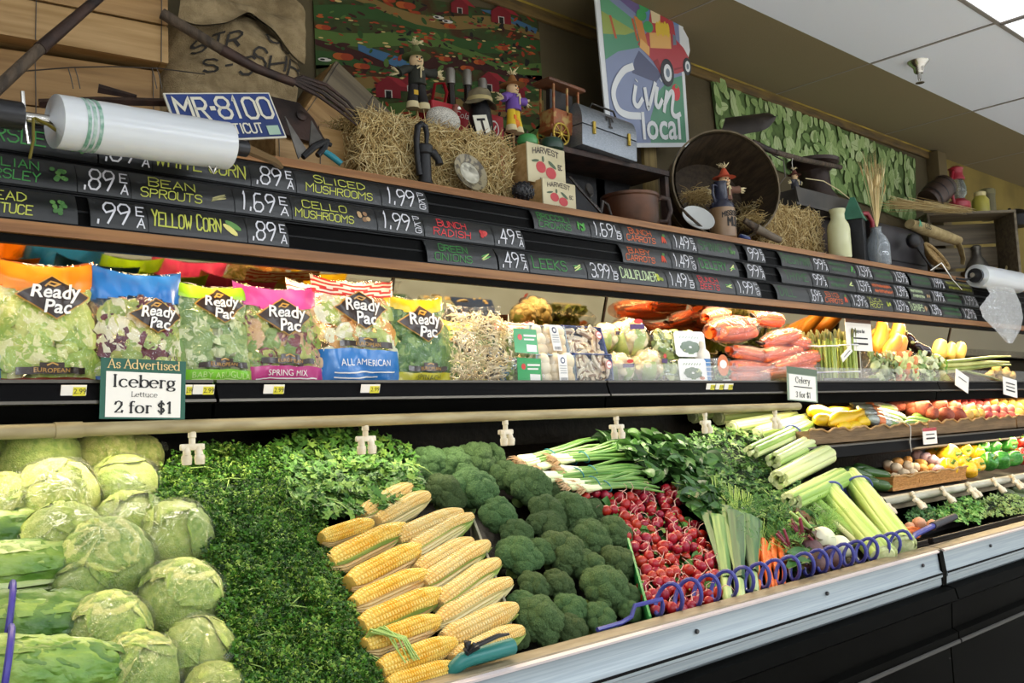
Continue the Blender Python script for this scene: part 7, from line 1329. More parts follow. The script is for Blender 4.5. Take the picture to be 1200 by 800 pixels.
# ---- scarecrow dolls
raff = mat('raffia', '#d6c79a', .8); skin = mat('doll_muslin', '#d3b48a', .8); dkm = mat('doll_ink', '#1a1512', .7)
def scarecrow(lab, px, py_top, py_bot, y, hat, shirt, trou, extra, turn=0.0, name='scarecrow_doll', stake=True):
    top = at(px, py_top, y=y); bot = at(px, py_bot, y=y); h = top.z - bot.z; T = thing(name, lab, 'scarecrow doll', TR(bot.x, y, bot.z, 0, 0, turn)); rr = random.Random(int(px)); Z = lambda f: f * h
    s = h / 10
    b = MB(skin); b.blob((s * .95, s * .9, s * 1.05), 3, 0, 1, 0, Matrix.Translation((0, 0, Z(.70)))); b.build('head', T)
    b = MB(dkm)
    for q in (-.32, .32): b.blob(s * .13, 2, M=Matrix.Translation((q * s, -s * .86, Z(.72))))
    b.tube([(-s * .35, -s * .86, Z(.675)), (0, -s * .93, Z(.66)), (s * .35, -s * .86, Z(.675))], s * .05, 5); b.build('face', T)
    MB(mat('doll_nose', '#d9702c', .6)).lathe([(s * .13, 0), (0, s * .3)], 8, Matrix.Translation((0, -s * .85, Z(.695))) @ Matrix.Rotation(PI / 2, 4, 'X')).build('nose', T)
    MB(flat('cloth_' + hat.strip('#'), hat, .85)).lathe([(s * 1.9, Z(.755)), (s * 1.0, Z(.775)), (s * .85, Z(.80)), (s * .35, Z(.90)), (0, Z(.92))], 18).build('hat', T)
    b = MB(raff)
    for k_ in range(16): a = rr.uniform(0, 6.28); b.tube([(0, 0, Z(.90)), (s * .5 * math.cos(a), s * .5 * math.sin(a), Z(.95)), (s * rr.uniform(.5, 1.2) * math.cos(a), s * rr.uniform(.5, 1.2) * math.sin(a), Z(rr.uniform(.93, 1.0)))], [s * .07, s * .1, s * .05], 4)
    for k_ in range(14): a = rr.uniform(0, 6.28); b.tube([(s * .6 * math.cos(a), s * .6 * math.sin(a), Z(.64)), (s * 1.0 * math.cos(a), s * 1.0 * math.sin(a), Z(.60))], [s * .08, s * .04], 4)
    b.build('straw_hair', T, ang=180)
    b = MB(flat('cloth_' + shirt.strip('#'), shirt, .85)); b.lathe([(s * 1.15, Z(.38)), (s * 1.1, Z(.52)), (s * .75, Z(.62)), (s * .3, Z(.645))], 14); 
    for q in (-1, 1): b.tube([(q * s * .6, 0, Z(.585)), (q * s * 1.7, -s * .1, Z(.56)), (q * s * 2.7, -s * .2, Z(.535 + .04 * q))], [s * .5, s * .55, s * .62], 10)
    b.build('shirt', T)
    for q in (-1, 1):
        b = MB(raff)
        for k_ in range(12): a = rr.uniform(0, 6.28); b.tube([(q * s * 2.5, -s * .2, Z(.535 + .04 * q)), (q * s * 3.0, -s * .2 + s * .2 * math.cos(a), Z(.535 + .04 * q) + s * .25 * math.sin(a)), (q * s * rr.uniform(3.3, 4.0), -s * .2 + s * .5 * math.cos(a), Z(.535 + .04 * q) + s * .6 * math.sin(a))], [s * .09, s * .1, s * .04], 4)
        b.build('straw_hand', T, ang=180)
        b = MB(flat('cloth_' + trou.strip('#'), trou, .85)); b.tube([(q * s * .5, 0, Z(.40)), (q * s * .62, 0, Z(.28)), (q * s * .8, -s * .1, Z(.14))], [s * .62, s * .62, s * .72], 10); b.build('trouser_leg', T)
        b = MB(raff); b.lathe([(s * .75, Z(.145)), (s * .9, Z(.06)), (s * .3, Z(.05))], 10, Matrix.Translation((q * s * .8, -s * .1, 0))); b.build('straw_foot', T)
    b = MB(flat('cloth_' + extra.strip('#'), extra, .85)); b.box((-s * .55, -s * .68, Z(.26)), (s * .6, s * .1, s * .6), 0, None); b.build('patch', T); b = MB(raff); b.tube([(-s * .5, -s * 1.1, Z(.56)), (0, -s * 1.2, Z(.60)), (s * .4, -s * 1.1, Z(.55))], s * .12, 5); b.tube([(0, -s * 1.2, Z(.60)), (-s * .1, -s * 1.3, Z(.44))], s * .1, 5); b.build('raffia_bow', T)
    if stake: MB(cw[1]).tube([(0, s * .2, Z(.5)), (0, s * .2, -(bot.z - DZ) if stake is True else -stake)], s * .16, 6).build('stake', T)
    return T
scarecrow('scarecrow doll in dark overalls with a green hat and yellow patch', 490, 46, 134, 2.36, '#5a6a3a', '#2a2c24', '#211f1e', '#c9a030', -.15)
scarecrow('scarecrow doll with a purple shirt, orange pumpkin top and yellow trousers', 603, 82, 160, 2.33, '#8a5a2a', '#6a4a9a', '#d9b82a', '#d9702a', .2)
T = [o_ for o_ in bpy.data.objects if o_.get('label', '').startswith('scarecrow doll with a purple')][0]
MB(flat('cloth_pumpkin', '#d9782a', .8)).blob((.022, .016, .018), 3, .05, 3, 1, Matrix.Translation((0, -.004, .045))).build('pumpkin_tunic', T)
# ---- soda bottles in a red carton
y = 2.44; colag = mat('cola_glass', '#1c0f0c', .1, coat=.5); capm = mat('bottle_cap', '#9a968e', .35, m=.7); redc = mat('carton_red', '#b01f2a', .5)
for i, (px, pt, lab) in enumerate([(533, 82, 'left'), (553, 84, 'middle'), (571, 94, 'right')]):
    o = deck(px, y + .02 * (i == 1)); h = hgt(px, pt, o.y); T = thing('soda_bottle', 'dark soda bottle with a silver cap behind the cloth hat, %s of three' % lab, 'bottle', o, 'soda bottles'); r = .026
    MB(colag).lathe([(r * .9, 0), (r, .01), (r, h * .42), (r * .9, h * .55), (r * .62, h * .75), (r * .48, h * .9), (r * .48, h * .95)], 18).build('glass', T); MB(capm).lathe([(r * .62, h * .90), (r * .62, h * .985), (r * .5, h), (0, h)], 18).build('cap', T); MB(redc).lathe([(r * 1.02, h * .2), (r * 1.02, h * .42), (r * .93, h * .56)], 18, cap=False).build('label', T)
y = 2.40; Q = Quad(at(508, 168, y=y), at(590, 172, y=y), at(512, 112, y=y)); o = Q(.5, 0); o = V((o.x, o.y, DZ)); hcz = at(535, 124, y=y).z - DZ; w = Q.w
T = thing('soda_carton', 'red soda bottle carton with white script behind the hen figurine', 'carton', o); b = MB(redc); b.box((0, .0, hcz / 2), (w, .006, hcz), .001); b.build('front_panel', T)
for s in (-1, 1): MB(redc).box((s * w / 2, .035, hcz / 2), (.004, .07, hcz)).build('end_panel', T)
px = at(520, 92, y=y).z - DZ; MB(redc).tube([(-w * .42, .035, hcz - .01), (-w * .36, .035, px - .01), (-w * .24, .035, px), (-w * .2, .035, px - .03), (-w * .26, .035, hcz - .01)], .009, 6, flat=.4).build('handle', T)
b = MB(pw); text(b, 'Coca-Cola', .032, lambda x, z: (x - w * .24, -.0036, z + hcz - .03), shear=.35, sx=1.05); b.build('script', T); b = MB(pw); b.disc(w * .36, hcz - .05, .022, .030, -.0036); b.use(redc); b.disc(w * .36, hcz - .05, .017, .024, -.0042); b.use(pw); ribbon(b, [(w * .34, hcz - .06), (w * .38, hcz - .04)], .006, lambda x, z: (x, -.0048, z)); b.build('emblem', T)
# ---- guinea hen figurine
y = 2.26; o = at(520, 144, y=y); T = thing('hen_figurine', 'speckled grey guinea hen figurine with a red brown head on the straw', 'figurine', o); s = rad(22, o)
MB(mat('hen_speckle', '#8f8a80', .6, c2='#d6d2c6', sc=420, lo=.45, hi=.55)).blob((s, s * .7, s * .72), 4, .03, 1, 1, Matrix.Translation((0, 0, s * .1)), lambda c: 1 + .12 * max(0, -c.x) * max(0, c.z + .4)).build('body', T)
b = MB(mat('hen_head', '#7a4438', .6)); b.tube([(s * .55, 0, s * .3), (s * .75, 0, s * .72), (s * .85, 0, s * .98)], [s * .3, s * .18, s * .16], 10); b.blob(s * .2, 2, M=Matrix.Translation((s * .88, 0, s * 1.02))); b.build('neck_and_head', T); MB(raff).lathe([(s * .10, 0), (0, s * .28)], 8, Matrix.Translation((s * 1.02, 0, s * 1.0)) @ Matrix.Rotation(PI / 2, 4, 'Y')).build('beak', T); MB(pw).blob(s * .1, 2, M=Matrix.Translation((s * .95, -s * .16, s * .95))).build('wattle', T)
# ---- black crock with a cloth hat and a card
y = 2.32; o = deck(566, y); h = hgt(566, 120, y); r = .042; T = thing('black_crock', 'black crock half hidden behind the straw under the cloth hat', 'crock', o); MB(iron).lathe([(r * .9, 0), (r, .02), (r, h * .8), (r * .85, h * .92), (r * .6, h), (0, h)], 24).build('body', T); MB(iron).tube([(r * .95, 0, h * .8), (r * 1.4, 0, h * .75), (r * 1.35, 0, h * .5), (r, 0, h * .45)], .006, 8).build('handle', T)
T = thing('cloth_hat', 'floppy olive cloth hat sitting on the black crock', 'hat', o + V((0, 0, h - .012))); hm = mat('hat_cloth', '#7d7358', .9, c2='#655c45', sc=14)
b = MB(hm); b.grid(36, 14, lambda u, v: (lambda a, r_, z: V((r_ * math.cos(a) * (1.15 if v < .4 else 1), r_ * math.sin(a), z + .006 * math.sin(a * 3) * (v < .45) + .004 * noise.noise(V((math.cos(a) * 2, math.sin(a) * 2, v * 4))))))(u * 2 * PI, r * (1.25 - v * .75 if v < .4 else max(.02, 1.02 * math.cos((v - .4) / .6 * PI / 2) ** .5)), (-.006 + v * .03 if v < .4 else .006 + .05 * math.sin((v - .4) / .6 * PI / 2))), wrap=True); b.build('crown_and_brim', T, ang=180); MB(mat('hat_band', '#a89a6a', .8)).lathe([(r * 1.03, .008), (r * 1.05, .018), (r * 1.0, .022)], 30, cap=False).build('band', T)
Q = Quad(at(560, 158, y=2.20), at(576, 157, y=2.2), at(554, 135, y=2.23)); o = Q(0, 0); T = thing('small_card', 'small white card with a black mark stuck in the straw', 'card', o); b = MB(plw); slab(b, Q, .002, o); b.build('card', T); b = MB(dkm); qpoly(b, Q, [(.44, .0), (.6, .0), (.6, .7), (.44, .7)], .001, o); qpoly(b, Q, [(.2, .7), (.8, .7), (.8, .82), (.2, .82)], .001, o); b.build('mark', T)
# ---- harvest apple boxes
hb = mat('box_cream', '#c9bf9c', .6, c2='#b3a884', sc=7); red2 = flat('apple_red', '#b32a30', .5); drk = flat('box_ink', '#4a3f38'); grn = flat('box_green', '#4a5a42')
def hbox(lab, px0, px1, pt, y, z, cut):
    xl, xr = xat(px0, y, z + .04), xat(px1, y, z + .04); w = xr - xl; h = at((px0 + px1) / 2, pt, y=y).z - z; T = thing('harvest_box', lab, 'box', TR((xl + xr) / 2, y, z, 0, 0, .06), 'harvest apple boxes'); d = .10
    MB(cw[0]).box((0, d / 2, h / 2), (w * .98, d - .004, h * .96), .002).build('box', T); b = MB(hb); b.box((0, -.002, h / 2), (w, .005, h), .001); b.build('front_label_board', T)
    b = MB(drk); fn = lambda x, z_: (x, -.0052, z_ + (.10 * h * (1 - (x / (w * .45)) ** 2)))
    marker(b, 'HARVEST', -w * .36, w * .34, h * .70, h * .84, fn, wt=.2, slant=0); marker(b, 'APPLES', -w * .22, w * .26, h * .05, h * .14, lambda x, z_: (x, -.0052, z_), wt=.22, slant=0); marker(b, '5C', w * .30, w * .42, h * .46, h * .58, lambda x, z_: (x, -.0052, z_), wt=.2, slant=0); b.build('lettering', T)
    b = MB(red2); b.disc(-w * .16, h * .42, w * .13, h * .15, -.0054); b.disc(w * .10, h * .32, w * .14, h * .15, -.0056); b.use(grn); b.disc(-w * .30, h * .56, w * .10, h * .035, -.0054, rot=.2); b.disc(w * .14, h * .54, w * .12, h * .05, -.0058, rot=-.5); b.disc(-w * .10, h * .64, w * .03, h * .08, -.0058); b.build('apple_picture', T)
ya = 2.12; z1_ = at(650, 212, y=ya).z; hbox('cream harvest apples box, lower one half sunk behind the oak trim', 634, 675, 213, ya, DZ, 0); hbox('cream harvest apples box, upper one with both apples showing', 616, 663, 172, 2.15, at(640, 213, y=2.12).z, 0)
for i, (px, py, r_, c1, nm, lab, y) in enumerate([(618, 168, 13, '#3f8a4a', 'toy_apple', 'bright green toy apple on top of the harvest box', 2.2), (646, 170, 15, '#1f3a2c', 'toy_melon', 'dark green toy melon on top of the harvest box', 2.2)]):
    c = at(px, py, y=y); r = rad(r_, c); z0 = at(640, 172, y=2.15).z; T = thing(nm, lab, 'toy fruit', V((c.x, y, z0 - .002))); MB(flat(nm, c1, .35)).lathe([(0, 0), (r * .5, .001), (r * .95, r * .4), (r, r * .75), (r * .8, r * 1.2), (r * .3, r * 1.4), (0, r * 1.33)], 20).build('fruit', T); MB(oldw).tube([(0, 0, r * 1.33), (.004, 0, r * 1.75)], .003, 6).build('stem', T)
y = 2.105; c = at(613, 224, y=y); T = thing('pine_cone', 'black pine cone lying beside the lower harvest box', 'pine cone', basis(c, V((1, .2, 0)), V((0, 0, 1)))); r = rad(16, c); b = MB(mat('cone_black', '#1b1b1f', .5)); b.blob((r * 1.0, r * .62, r * .62), 3); b.build('core', T)
b = MB(mat('cone_black', '#1b1b1f', .5))
for k in range(70):
    a = k * 2.4; x = (k / 70 * 2 - 1) * .95; q = math.sqrt(1 - x * x); b.blob((r * .10, r * .16, r * .07), 1, M=Matrix.Translation((x * r, q * r * .66 * math.cos(a), q * r * .66 * math.sin(a))) @ Matrix.Rotation(-a + PI / 2, 4, 'X'))
ob = b.build('scales', T); ob['kind'] = 'stuff'
# ---- tin toy truck and metal lunch box on a black iron bench
y = 2.30; xl, xr = xat(660, y, 2.35), xat(786, y, 2.35); zl = at(662, 164, y=y).z; w = xr - xl; zr = at(786, 206, y=y).z; zt = (zl + zr) / 2
T = thing('iron_bench', 'black iron bench with slanted brace carrying the toy truck and lunch box', 'bench', V(((xl + xr) / 2, y, DZ))); ht = zt - DZ
MB(rust).box((0, .10, ht - .012), (w, .20, .022), .003).build('top', T); MB(rust).box((-w / 2 + .012, .10, (ht - .024) / 2), (.022, .18, ht - .024), .003).build('leg_panel', T); MB(rust).box((w / 2 - .012, .02, (ht - .024) / 2), (.024, .03, ht - .024), .003).build('leg', T); MB(iron).box((-w * .14, .185, (ht - .024) / 2 + .01), (w * .66, .01, ht - .05)).build('back_plate', T)
b = MB(iron); b.add([(w / 2 - .03, .18, ht - .025), (w / 2 - .20, .18, .03), (w / 2 - .24, .18, .03), (w / 2 - .24, .18, ht - .025), (w / 2 - .03, .186, ht - .025), (w / 2 - .20, .186, .03), (w / 2 - .24, .186, .03), (w / 2 - .24, .186, ht - .025)], [(0, 3, 2, 1), (4, 5, 6, 7), (0, 1, 5, 4), (1, 2, 6, 5), (2, 3, 7, 6), (3, 0, 4, 7)]); b.build('brace', T)
tin = mat('tin_orange', '#8a5f34', .5, c2='#b59a5c', c3='#9a4f2a', sc=26); tind = mat('tin_dark', '#241f1c', .5); gld = mat('brass_yellow', '#b59a3a', .4, m=.4)
bz = zt + .001; xt0, xt1 = xat(642, 2.34, 2.45), xat(706, 2.34, 2.45); w = xt1 - xt0; k = w
T = thing('toy_truck', 'old tin toy car with an open cab and yellow spoked wheels', 'toy car', TR((xt0 + xt1) / 2, 2.36, bz, 0, .05, 0)); hh = at(655, 97, y=2.34).z - bz; wr = hh * .17
b = MB(tin); b.box((-k * .0, 0, wr * 1.5), (k * .96, .07, wr * .5), .002); b.box((-k * .22, 0, hh * .40), (k * .46, .074, hh * .30), .004); b.box((k * .28, 0, hh * .30), (k * .36, .06, hh * .16), .004); b.build('body', T)
for x in (-.44, -.20, .0):
    for s in (-1, 1): MB(tin).box((k * x, s * .034, hh * .70), (.007, .006, hh * .42)).build('cab_pillar', T)
MB(tind).box((-k * .22, 0, hh * .70), (k * .40, .02, hh * .34)).build('cab_shade', T); b = MB(mat('tin_roof', '#7a4a30', .5, c2='#5a3a28', sc=12)); b.box((-k * .22, 0, hh * .955), (k * .66, .09, hh * .05), .004); b.build('roof', T)  # dark slab paints the shade inside the open cab
for x in (-.34, .38):
    for s in (-1, 1):
        b = MB(gld); C_ = Matrix.Translation((k * x, s * .042, wr)) @ Matrix.Rotation(PI / 2, 4, 'X'); b.tube([C_ @ V((wr * .92 * math.cos(a), wr * .92 * math.sin(a), 0)) for a in [2 * PI * q / 24 for q in range(24)]], wr * .09, 6, loop=True)
        for q in range(8): b.tube([C_ @ V((0, 0, 0)), C_ @ V((wr * .9 * math.cos(q * PI / 4), wr * .9 * math.sin(q * PI / 4), 0))], wr * .05, 5)
        b.lathe([(wr * .2, -.004), (wr * .2, .004), (0, .006)], 10, C_); b.build('wheel', T)
xt0, xt1 = xat(686, 2.26, 2.42), xat(750, 2.26, 2.42); w = xt1 - xt0; y = 2.31; hh = at(716, 128, y=2.29).z - bz; T = thing('lunch_box', 'silver domed metal lunch box with a black emblem and brass clasps', 'lunch box', TR((xt0 + xt1) / 2, y, bz, 0, .06, 0)); slv = mat('lunch_silver', '#8f959c', .35, m=.6, c2='#767c84', sc=80, st=(1, 1, 8)); d = .075
b = MB(slv); b.box((0, 0, hh * .22), (w, d, hh * .44), .003); b.build('base', T); n = 14; b = MB(slv); arc = [(d / 2 * math.cos(PI * i / n), hh * .46 + hh * .46 * math.sin(PI * i / n)) for i in range(n + 1)]
vs = [(-w / 2, -p_, z_) for p_, z_ in arc] + [(w / 2, -p_, z_) for p_, z_ in arc]; b.add(vs, [(i, i + 1, n + 2 + i, n + 1 + i)[::-1] for i in range(n)] + [tuple(range(n + 1)), tuple(range(n + 1, 2 * n + 2))[::-1], (0, n + 1, 2 * n + 1, n)]); b.build('domed_lid', T, ang=30)
b = MB(tind); fE = lambda x, z: (x, -d / 2 * math.cos(math.asin(min(.95, max(0, (z - hh * .46) / (hh * .46))))) - .0022, z)
for st_ in ([(-.014, hh * .78), (.016, hh * .78)], [(-.016, hh * .70), (-.014, hh * .78)], [(.018, hh * .70), (.016, hh * .78)], [(0, hh * .78), (0, hh * .54)], [(-.008, hh * .55), (.008, hh * .55)]): ribbon(b, st_, .008, fE)
b.build('emblem', T)
for x in (-.30, .34): b = MB(gld); b.box((w * x, -d / 2 - .003, hh * .42), (.013, .006, hh * .26), .001); b.box((w * x, -d / 2 - .006, hh * .34), (.008, .005, hh * .10), .001); b.build('clasp', T)
MB(tind).tube([(-w * .25, 0, hh * .90), (-w * .2, 0, hh * 1.04), (w * .2, 0, hh * 1.04), (w * .25, 0, hh * .90)], .004, 8).build('handle', T)
# ---- tools and pot below the bench
st2 = mat('grey_steel', '#4a4744', .45, m=.6, c2='#34302e', sc=12)
T = thing('pulley_block', 'grey steel pulley block leaning beside the harvest boxes', 'pulley', at(686, 226, y=2.14)); o = T.location.copy(); P = lambda x, y_, y=2.14: at(x, y_, y=y) - o
b = MB(st2); b.tube([P(668, 208, 2.17), P(680, 222), P(702, 246)], [.012, .016, .018], 10, flat=.35); b.build('side_plate', T); n_ = V((-.4, -1, .5)).normalized(); MB(st2).lathe([(.016, -.004), (.018, 0), (.010, .004), (.018, .008), (.016, .012)], 20, Matrix.Translation(P(690, 224)) @ n_.to_track_quat('Z', 'Y').to_matrix().to_4x4() @ Matrix.Diagonal((.75, 1.5, 1, 1))).build('wheel', T); MB(st2).tube([P(704, 250), P(706, 236), P(712, 240), P(716, 252)], [.006, .007, .006, .005], 8).build('hook', T)
y = 2.19; o = deck(738, y); r = rad(33, o); h = hgt(738, 227, y - .03); cop = mat('copper_brown', '#5a3a28', .45, m=.4, c2='#3f2a1e', sc=9); T = thing('copper_pot', 'brown copper pot with a big ring handle below the iron bench', 'pot', o); MB(cop).lathe([(r * .92, 0), (r, .01), (r, h * .88), (r * 1.05, h * .92), (r * 1.05, h), (r * .98, h), (r * .95, h * .9), (r * .9, .012), (0, .012)], 32).build('body', T)
MB(rust).tube([V((r * .95, -.02, h * .85)), V((r * 1.15, -.05, h * 1.02)), V((r * 1.42, -.06, h * .98)), V((r * 1.52, -.06, h * .62)), V((r * 1.40, -.05, h * .30)), V((r * 1.12, -.03, h * .30))], [.009, .010, .011, .011, .010, .008], 10).build('ring_handle', T)
# ---- LIVIN' local sign
Q = Quad(at(713, 173, y=2.50), at(808, 172, y=2.52), at(696, -16, y=2.36)); o = Q(0, 0); T = thing('store_sign', "tall Livin' local sign board with a red produce truck on a road", 'sign', o); sw = flat('sign_white', '#d9dde0', .35)
ol = [(0, 0), (1, 0), (1.0, .58), (1.05, .60), (1.09, .68), (1.08, .76), (1.02, .82), (1.0, 1), (0, 1)]
b = MB(sw); slab(b, Q, .006, o, ol); b.build('board', T, ang=20); f3 = lambda d: (lambda x, z: Q(x, z, d) - o)
S = lambda c, n: flat('sign_' + n, c, .35)
b = MB(S('#7a86a8', 'road')); qpoly(b, Q, [(.05, .03), (.96, .03), (.96, .97), (.05, .97)], .0008, o)
b.use(S('#4a8a6a', 'green')); qpoly(b, Q, [(.50, .03), (.96, .03), (.96, .50), (.80, .47), (.64, .38), (.52, .20)], .0012, o); qpoly(b, Q, [(.05, .56), (.20, .62), (.45, .66), (.55, .72), (.40, .76), (.05, .80)], .0012, o); b.use(S('#8f9f4a', 'lime')); qpoly(b, Q, [(.05, .72), (.30, .73), (.42, .76), (.20, .82), (.05, .86)], .0014, o); b.use(S('#5a9a72', 'green2')); qpoly(b, Q, [(.05, .84), (.40, .76), (.50, .80), (.05, .97)], .0013, o); b.use(S('#6a5a8a', 'violet')); qpoly(b, Q, [(.20, .97), (.50, .85), (.56, .97)], .0014, o); b.use(S('#5a82b0', 'sky')); qpoly(b, Q, [(.50, .84), (.96, .84), (.96, .97), (.50, .97)], .0012, o); b.use(sw)
for u, v, a_ in ((.6, .95, .1), (.78, .93, .12), (.9, .88, .08), (.86, .96, .1)): qell(b, Q, u, v, a_, .02, .0016, o)
b.use(S('#4a5070', 'shade')); qpoly(b, Q, [(.34, .49), (.62, .44), (.70, .50), (.44, .64), (.38, .58)], .0014, o); b.use(S('#b5552f', 'post'))
for u in (.13, .38): qpoly(b, Q, [(u, .84), (u + .025, .84), (u + .07, .70), (u + .045, .70)], .0018, o)
b.build('landscape_picture', T)
b = MB(S('#ad3a42', 'truck')); qpoly(b, Q, [(.43, .68), (.60, .58), (.68, .50), (.90, .51), (1.06, .55), (1.06, .63), (1.0, .69), (.91, .74), (.89, .85), (.80, .92), (.62, .93), (.56, .77)], .0022, o); b.use(S('#d9a860', 'wood')); qpoly(b, Q, [(.58, .665), (.84, .675), (.84, .775), (.58, .765)], .0026, o); qpoly(b, Q, [(.45, .66), (.56, .61), (.57, .67), (.47, .72)], .0026, o); b.use(S('#c9803a', 'wood2')); qpoly(b, Q, [(.41, .86), (.46, .70), (.55, .68), (.50, .84)], .0025, o); b.use(S('#8a1f26', 'truck_dark')); qpoly(b, Q, [(.60, .58), (.68, .50), (.70, .50), (.66, .60)], .0025, o); qpoly(b, Q, [(.86, .53), (.965, .55), (.965, .56), (.86, .545)], .0025, o); b.use(S('#3f9a5a', 'cabbage'))
for k, (u, v, s_) in enumerate(((.50, .87, .06), (.57, .80, .06), (.54, .93, .06))): qell(b, Q, u, v, s_, s_ * .6, .0028 + .0002 * k, o)
b.use(S('#d9b83a', 'cornyellow'))
for k in range(5): qell(b, Q, .68 + .032 * k, .795 + .01 * (k % 2), .022, .045, .0034 + .0001 * k, o)
b.use(S('#d9c8a0', 'bag')); qpoly(b, Q, [(.62, .83), (.72, .83), (.73, .93), (.61, .93)], .0030, o)
for u, v, r_ in ((.765, .51, .085), (1.03, .565, .055)):
    b.use(S('#20222a', 'tyre')); qell(b, Q, u, v, r_, r_ * 1.05, .0036, o, 20); b.use(sw); qell(b, Q, u + .005, v, r_ * .6, r_ * .66, .0040, o, 16); b.use(S('#6a7a8a', 'glass')); qell(b, Q, u + .005, v, r_ * .3, r_ * .34, .0043, o, 12)
b.use(S('#6a7a8a', 'glass')); qpoly(b, Q, [(.865, .70), (.91, .705), (.905, .765), (.87, .775)], .0030, o); b.build('truck_picture', T)
b = MB(sw)
def strk(pts, w_):
    p = [V((u * Q.w, v * Q.h)) for u, v in pts]; p = [p[0] * 2 - p[1]] + p + [p[-1] * 2 - p[-2]]; out = []
    for k in range(1, len(p) - 2):
        for t in range(8):
            t /= 8; out.append(.5 * (2 * p[k] + (p[k + 1] - p[k - 1]) * t + (2 * p[k - 1] - 5 * p[k] + 4 * p[k + 1] - p[k + 2]) * t * t + (3 * p[k] - p[k - 1] - 3 * p[k + 1] + p[k + 2]) * t ** 3))
    ribbon(b, out + [p[-2]], w_ * Q.w, lambda x, z: Q(x / Q.w, z / Q.h, .0042) - o)
strk([(.34, .53), (.24, .50), (.14, .42), (.10, .34), (.14, .25), (.24, .215), (.38, .21)], .05)
for pts in ([(.36, .40), (.33, .31), (.37, .275), (.43, .32)], [(.375, .44), (.38, .447)], [(.47, .39), (.49, .28), (.51, .28), (.60, .43)], [(.62, .40), (.59, .31), (.62, .275), (.67, .32)], [(.67, .455), (.676, .462)], [(.74, .38), (.69, .25)], [(.70, .29), (.79, .38), (.82, .36), (.79, .25), (.83, .215), (.89, .23)]): strk(pts, .036)
b.build('script_lettering', T); b = MB(sw); text(b, 'local', .16, lambda x, z: Q(.645 + x / Q.w, .135 + z / Q.h, .0042) - o, bold=.003); b.build('local_lettering', T); b = MB(S('#c9282f', 'tomato')); qell(b, Q, .86, .38, .055, .055, .003, o); b.use(S('#3f8a4a', 'leafg')); qell(b, Q, .87, .42, .02, .012, .0034, o); b.build('tomato_picture', T)
st_ = at(766, 190, y=2.56); MB(mat('pale_stake_wood', '#a8925a', .7, c2='#8a7546', sc=5, st=(9, 9, .6))).box((st_.x - o.x, 2.585 - o.y, (DZ + 2.72) / 2 - o.z), (.085, .02, 2.72 - DZ), .002).build('stake', T)
# ---- bushel basket with jug, doll and straw
spl = mat('basket_splint', '#4a3c2a', .7, c2='#35291c', sc=7, st=(9, 9, 1), bump=.2, bsc=30); rimm = mat('basket_rim', '#6e5f44', .6, c2='#54472f', sc=12)
c = at(851, 216, y=2.22); R_ = rad(66, c); n_ = V((-.50, -.86, .10)).normalized(); M = basis(c, V((.86, -.5, 0)).normalized(), n_); T = thing('bushel_basket', 'big dark bushel basket lying on its side with straw inside', 'basket', M)
L_ = .24
b = MB(spl); prof = [(R_ * .98, 0), (R_ * .93, -L_ * .5), (R_ * .80, -L_), (0, -L_)]; b.lathe(prof, 36, cap=False); b.lathe([(r_ - .006, z_ + (.006 if i > 1 else 0)) for i, (r_, z_) in enumerate(prof)][::-1], 36, cap=False); b.build('splint_wall', T)
for z_ in (-.006, -L_ * .5): MB(rimm).lathe([((R_ * (1.0 if z_ > -.01 else .945)), z_ - .012), ((R_ * (1.03 if z_ > -.01 else .965)), z_ - .012), ((R_ * (1.03 if z_ > -.01 else .965)), z_ + .012), ((R_ * (1.0 if z_ > -.01 else .945)), z_ + .012), ((R_ * (1.0 if z_ > -.01 else .945)), z_ - .012)], 40, cap=False).build('hoop', T)
MB(wire).tube([(R_ * 1.02, .0, -.01), (R_ * 1.12, .03, .02), (R_ * 1.12, .10, .02), (R_ * .98, .14, -.01)], .003, 6).build('wire_handle', T)
rr = random.Random(9)
for j, (pa, lab) in enumerate((((818, 229, 2.27), 'clump of dry straw on the left inside the bushel basket'), ((884, 258, 2.19), 'clump of dry straw on the right inside the bushel basket'))):
    o = at(pa[0], pa[1], y=pa[2]); T = thing('straw_clump', lab, 'straw', o); b = MB(hay[1])
    for k_ in range(420):
        b.use(hay[rr.choice((0, 1, 1, 3))]); c_ = V((rr.gauss(0, .028), rr.gauss(0, .025), rr.gauss(-.01, .014))); dd = V((rr.uniform(-1, 1), rr.uniform(-1, 1), rr.uniform(-.5, .6))).normalized() * rr.uniform(.015, .035); b.tube([c_ - dd, c_ + V((0, 0, .006)), c_ + dd], [.0008, .0011, .0007], 4)
    ob = b.build('straw', T, ang=180); ob['kind'] = 'stuff'
y = 2.125; o = deck(846, y); hj = hgt(846, 214, y); r = rad(15.5, o); T = thing('stoneware_jug', 'two tone stoneware jug lettered MUD with a dark blue neck in front of the basket', 'jug', o)
MB(mat('jug_tan', '#8a6f50', .35, c2='#74593e', sc=7)).lathe([(r * .9, 0), (r, .006), (r, hj * .48), (r * .94, hj * .54)], 26).build('tan_body', T); MB(mat('jug_blue', '#262838', .25)).lathe([(r * .95, hj * .53), (r * .90, hj * .60), (r * .66, hj * .66), (r * .52, hj * .70), (r * .48, hj * .96), (r * .54, hj), (r * .40, hj), (0, hj * .98)], 26).build('blue_neck', T); MB(mat('jug_blue', '#262838', .25)).tube([(-r * .45, 0, hj * .92), (-r * .95, 0, hj * .92), (-r * 1.05, 0, hj * .76), (-r * .75, 0, hj * .62)], .006, 8).build('handle', T)
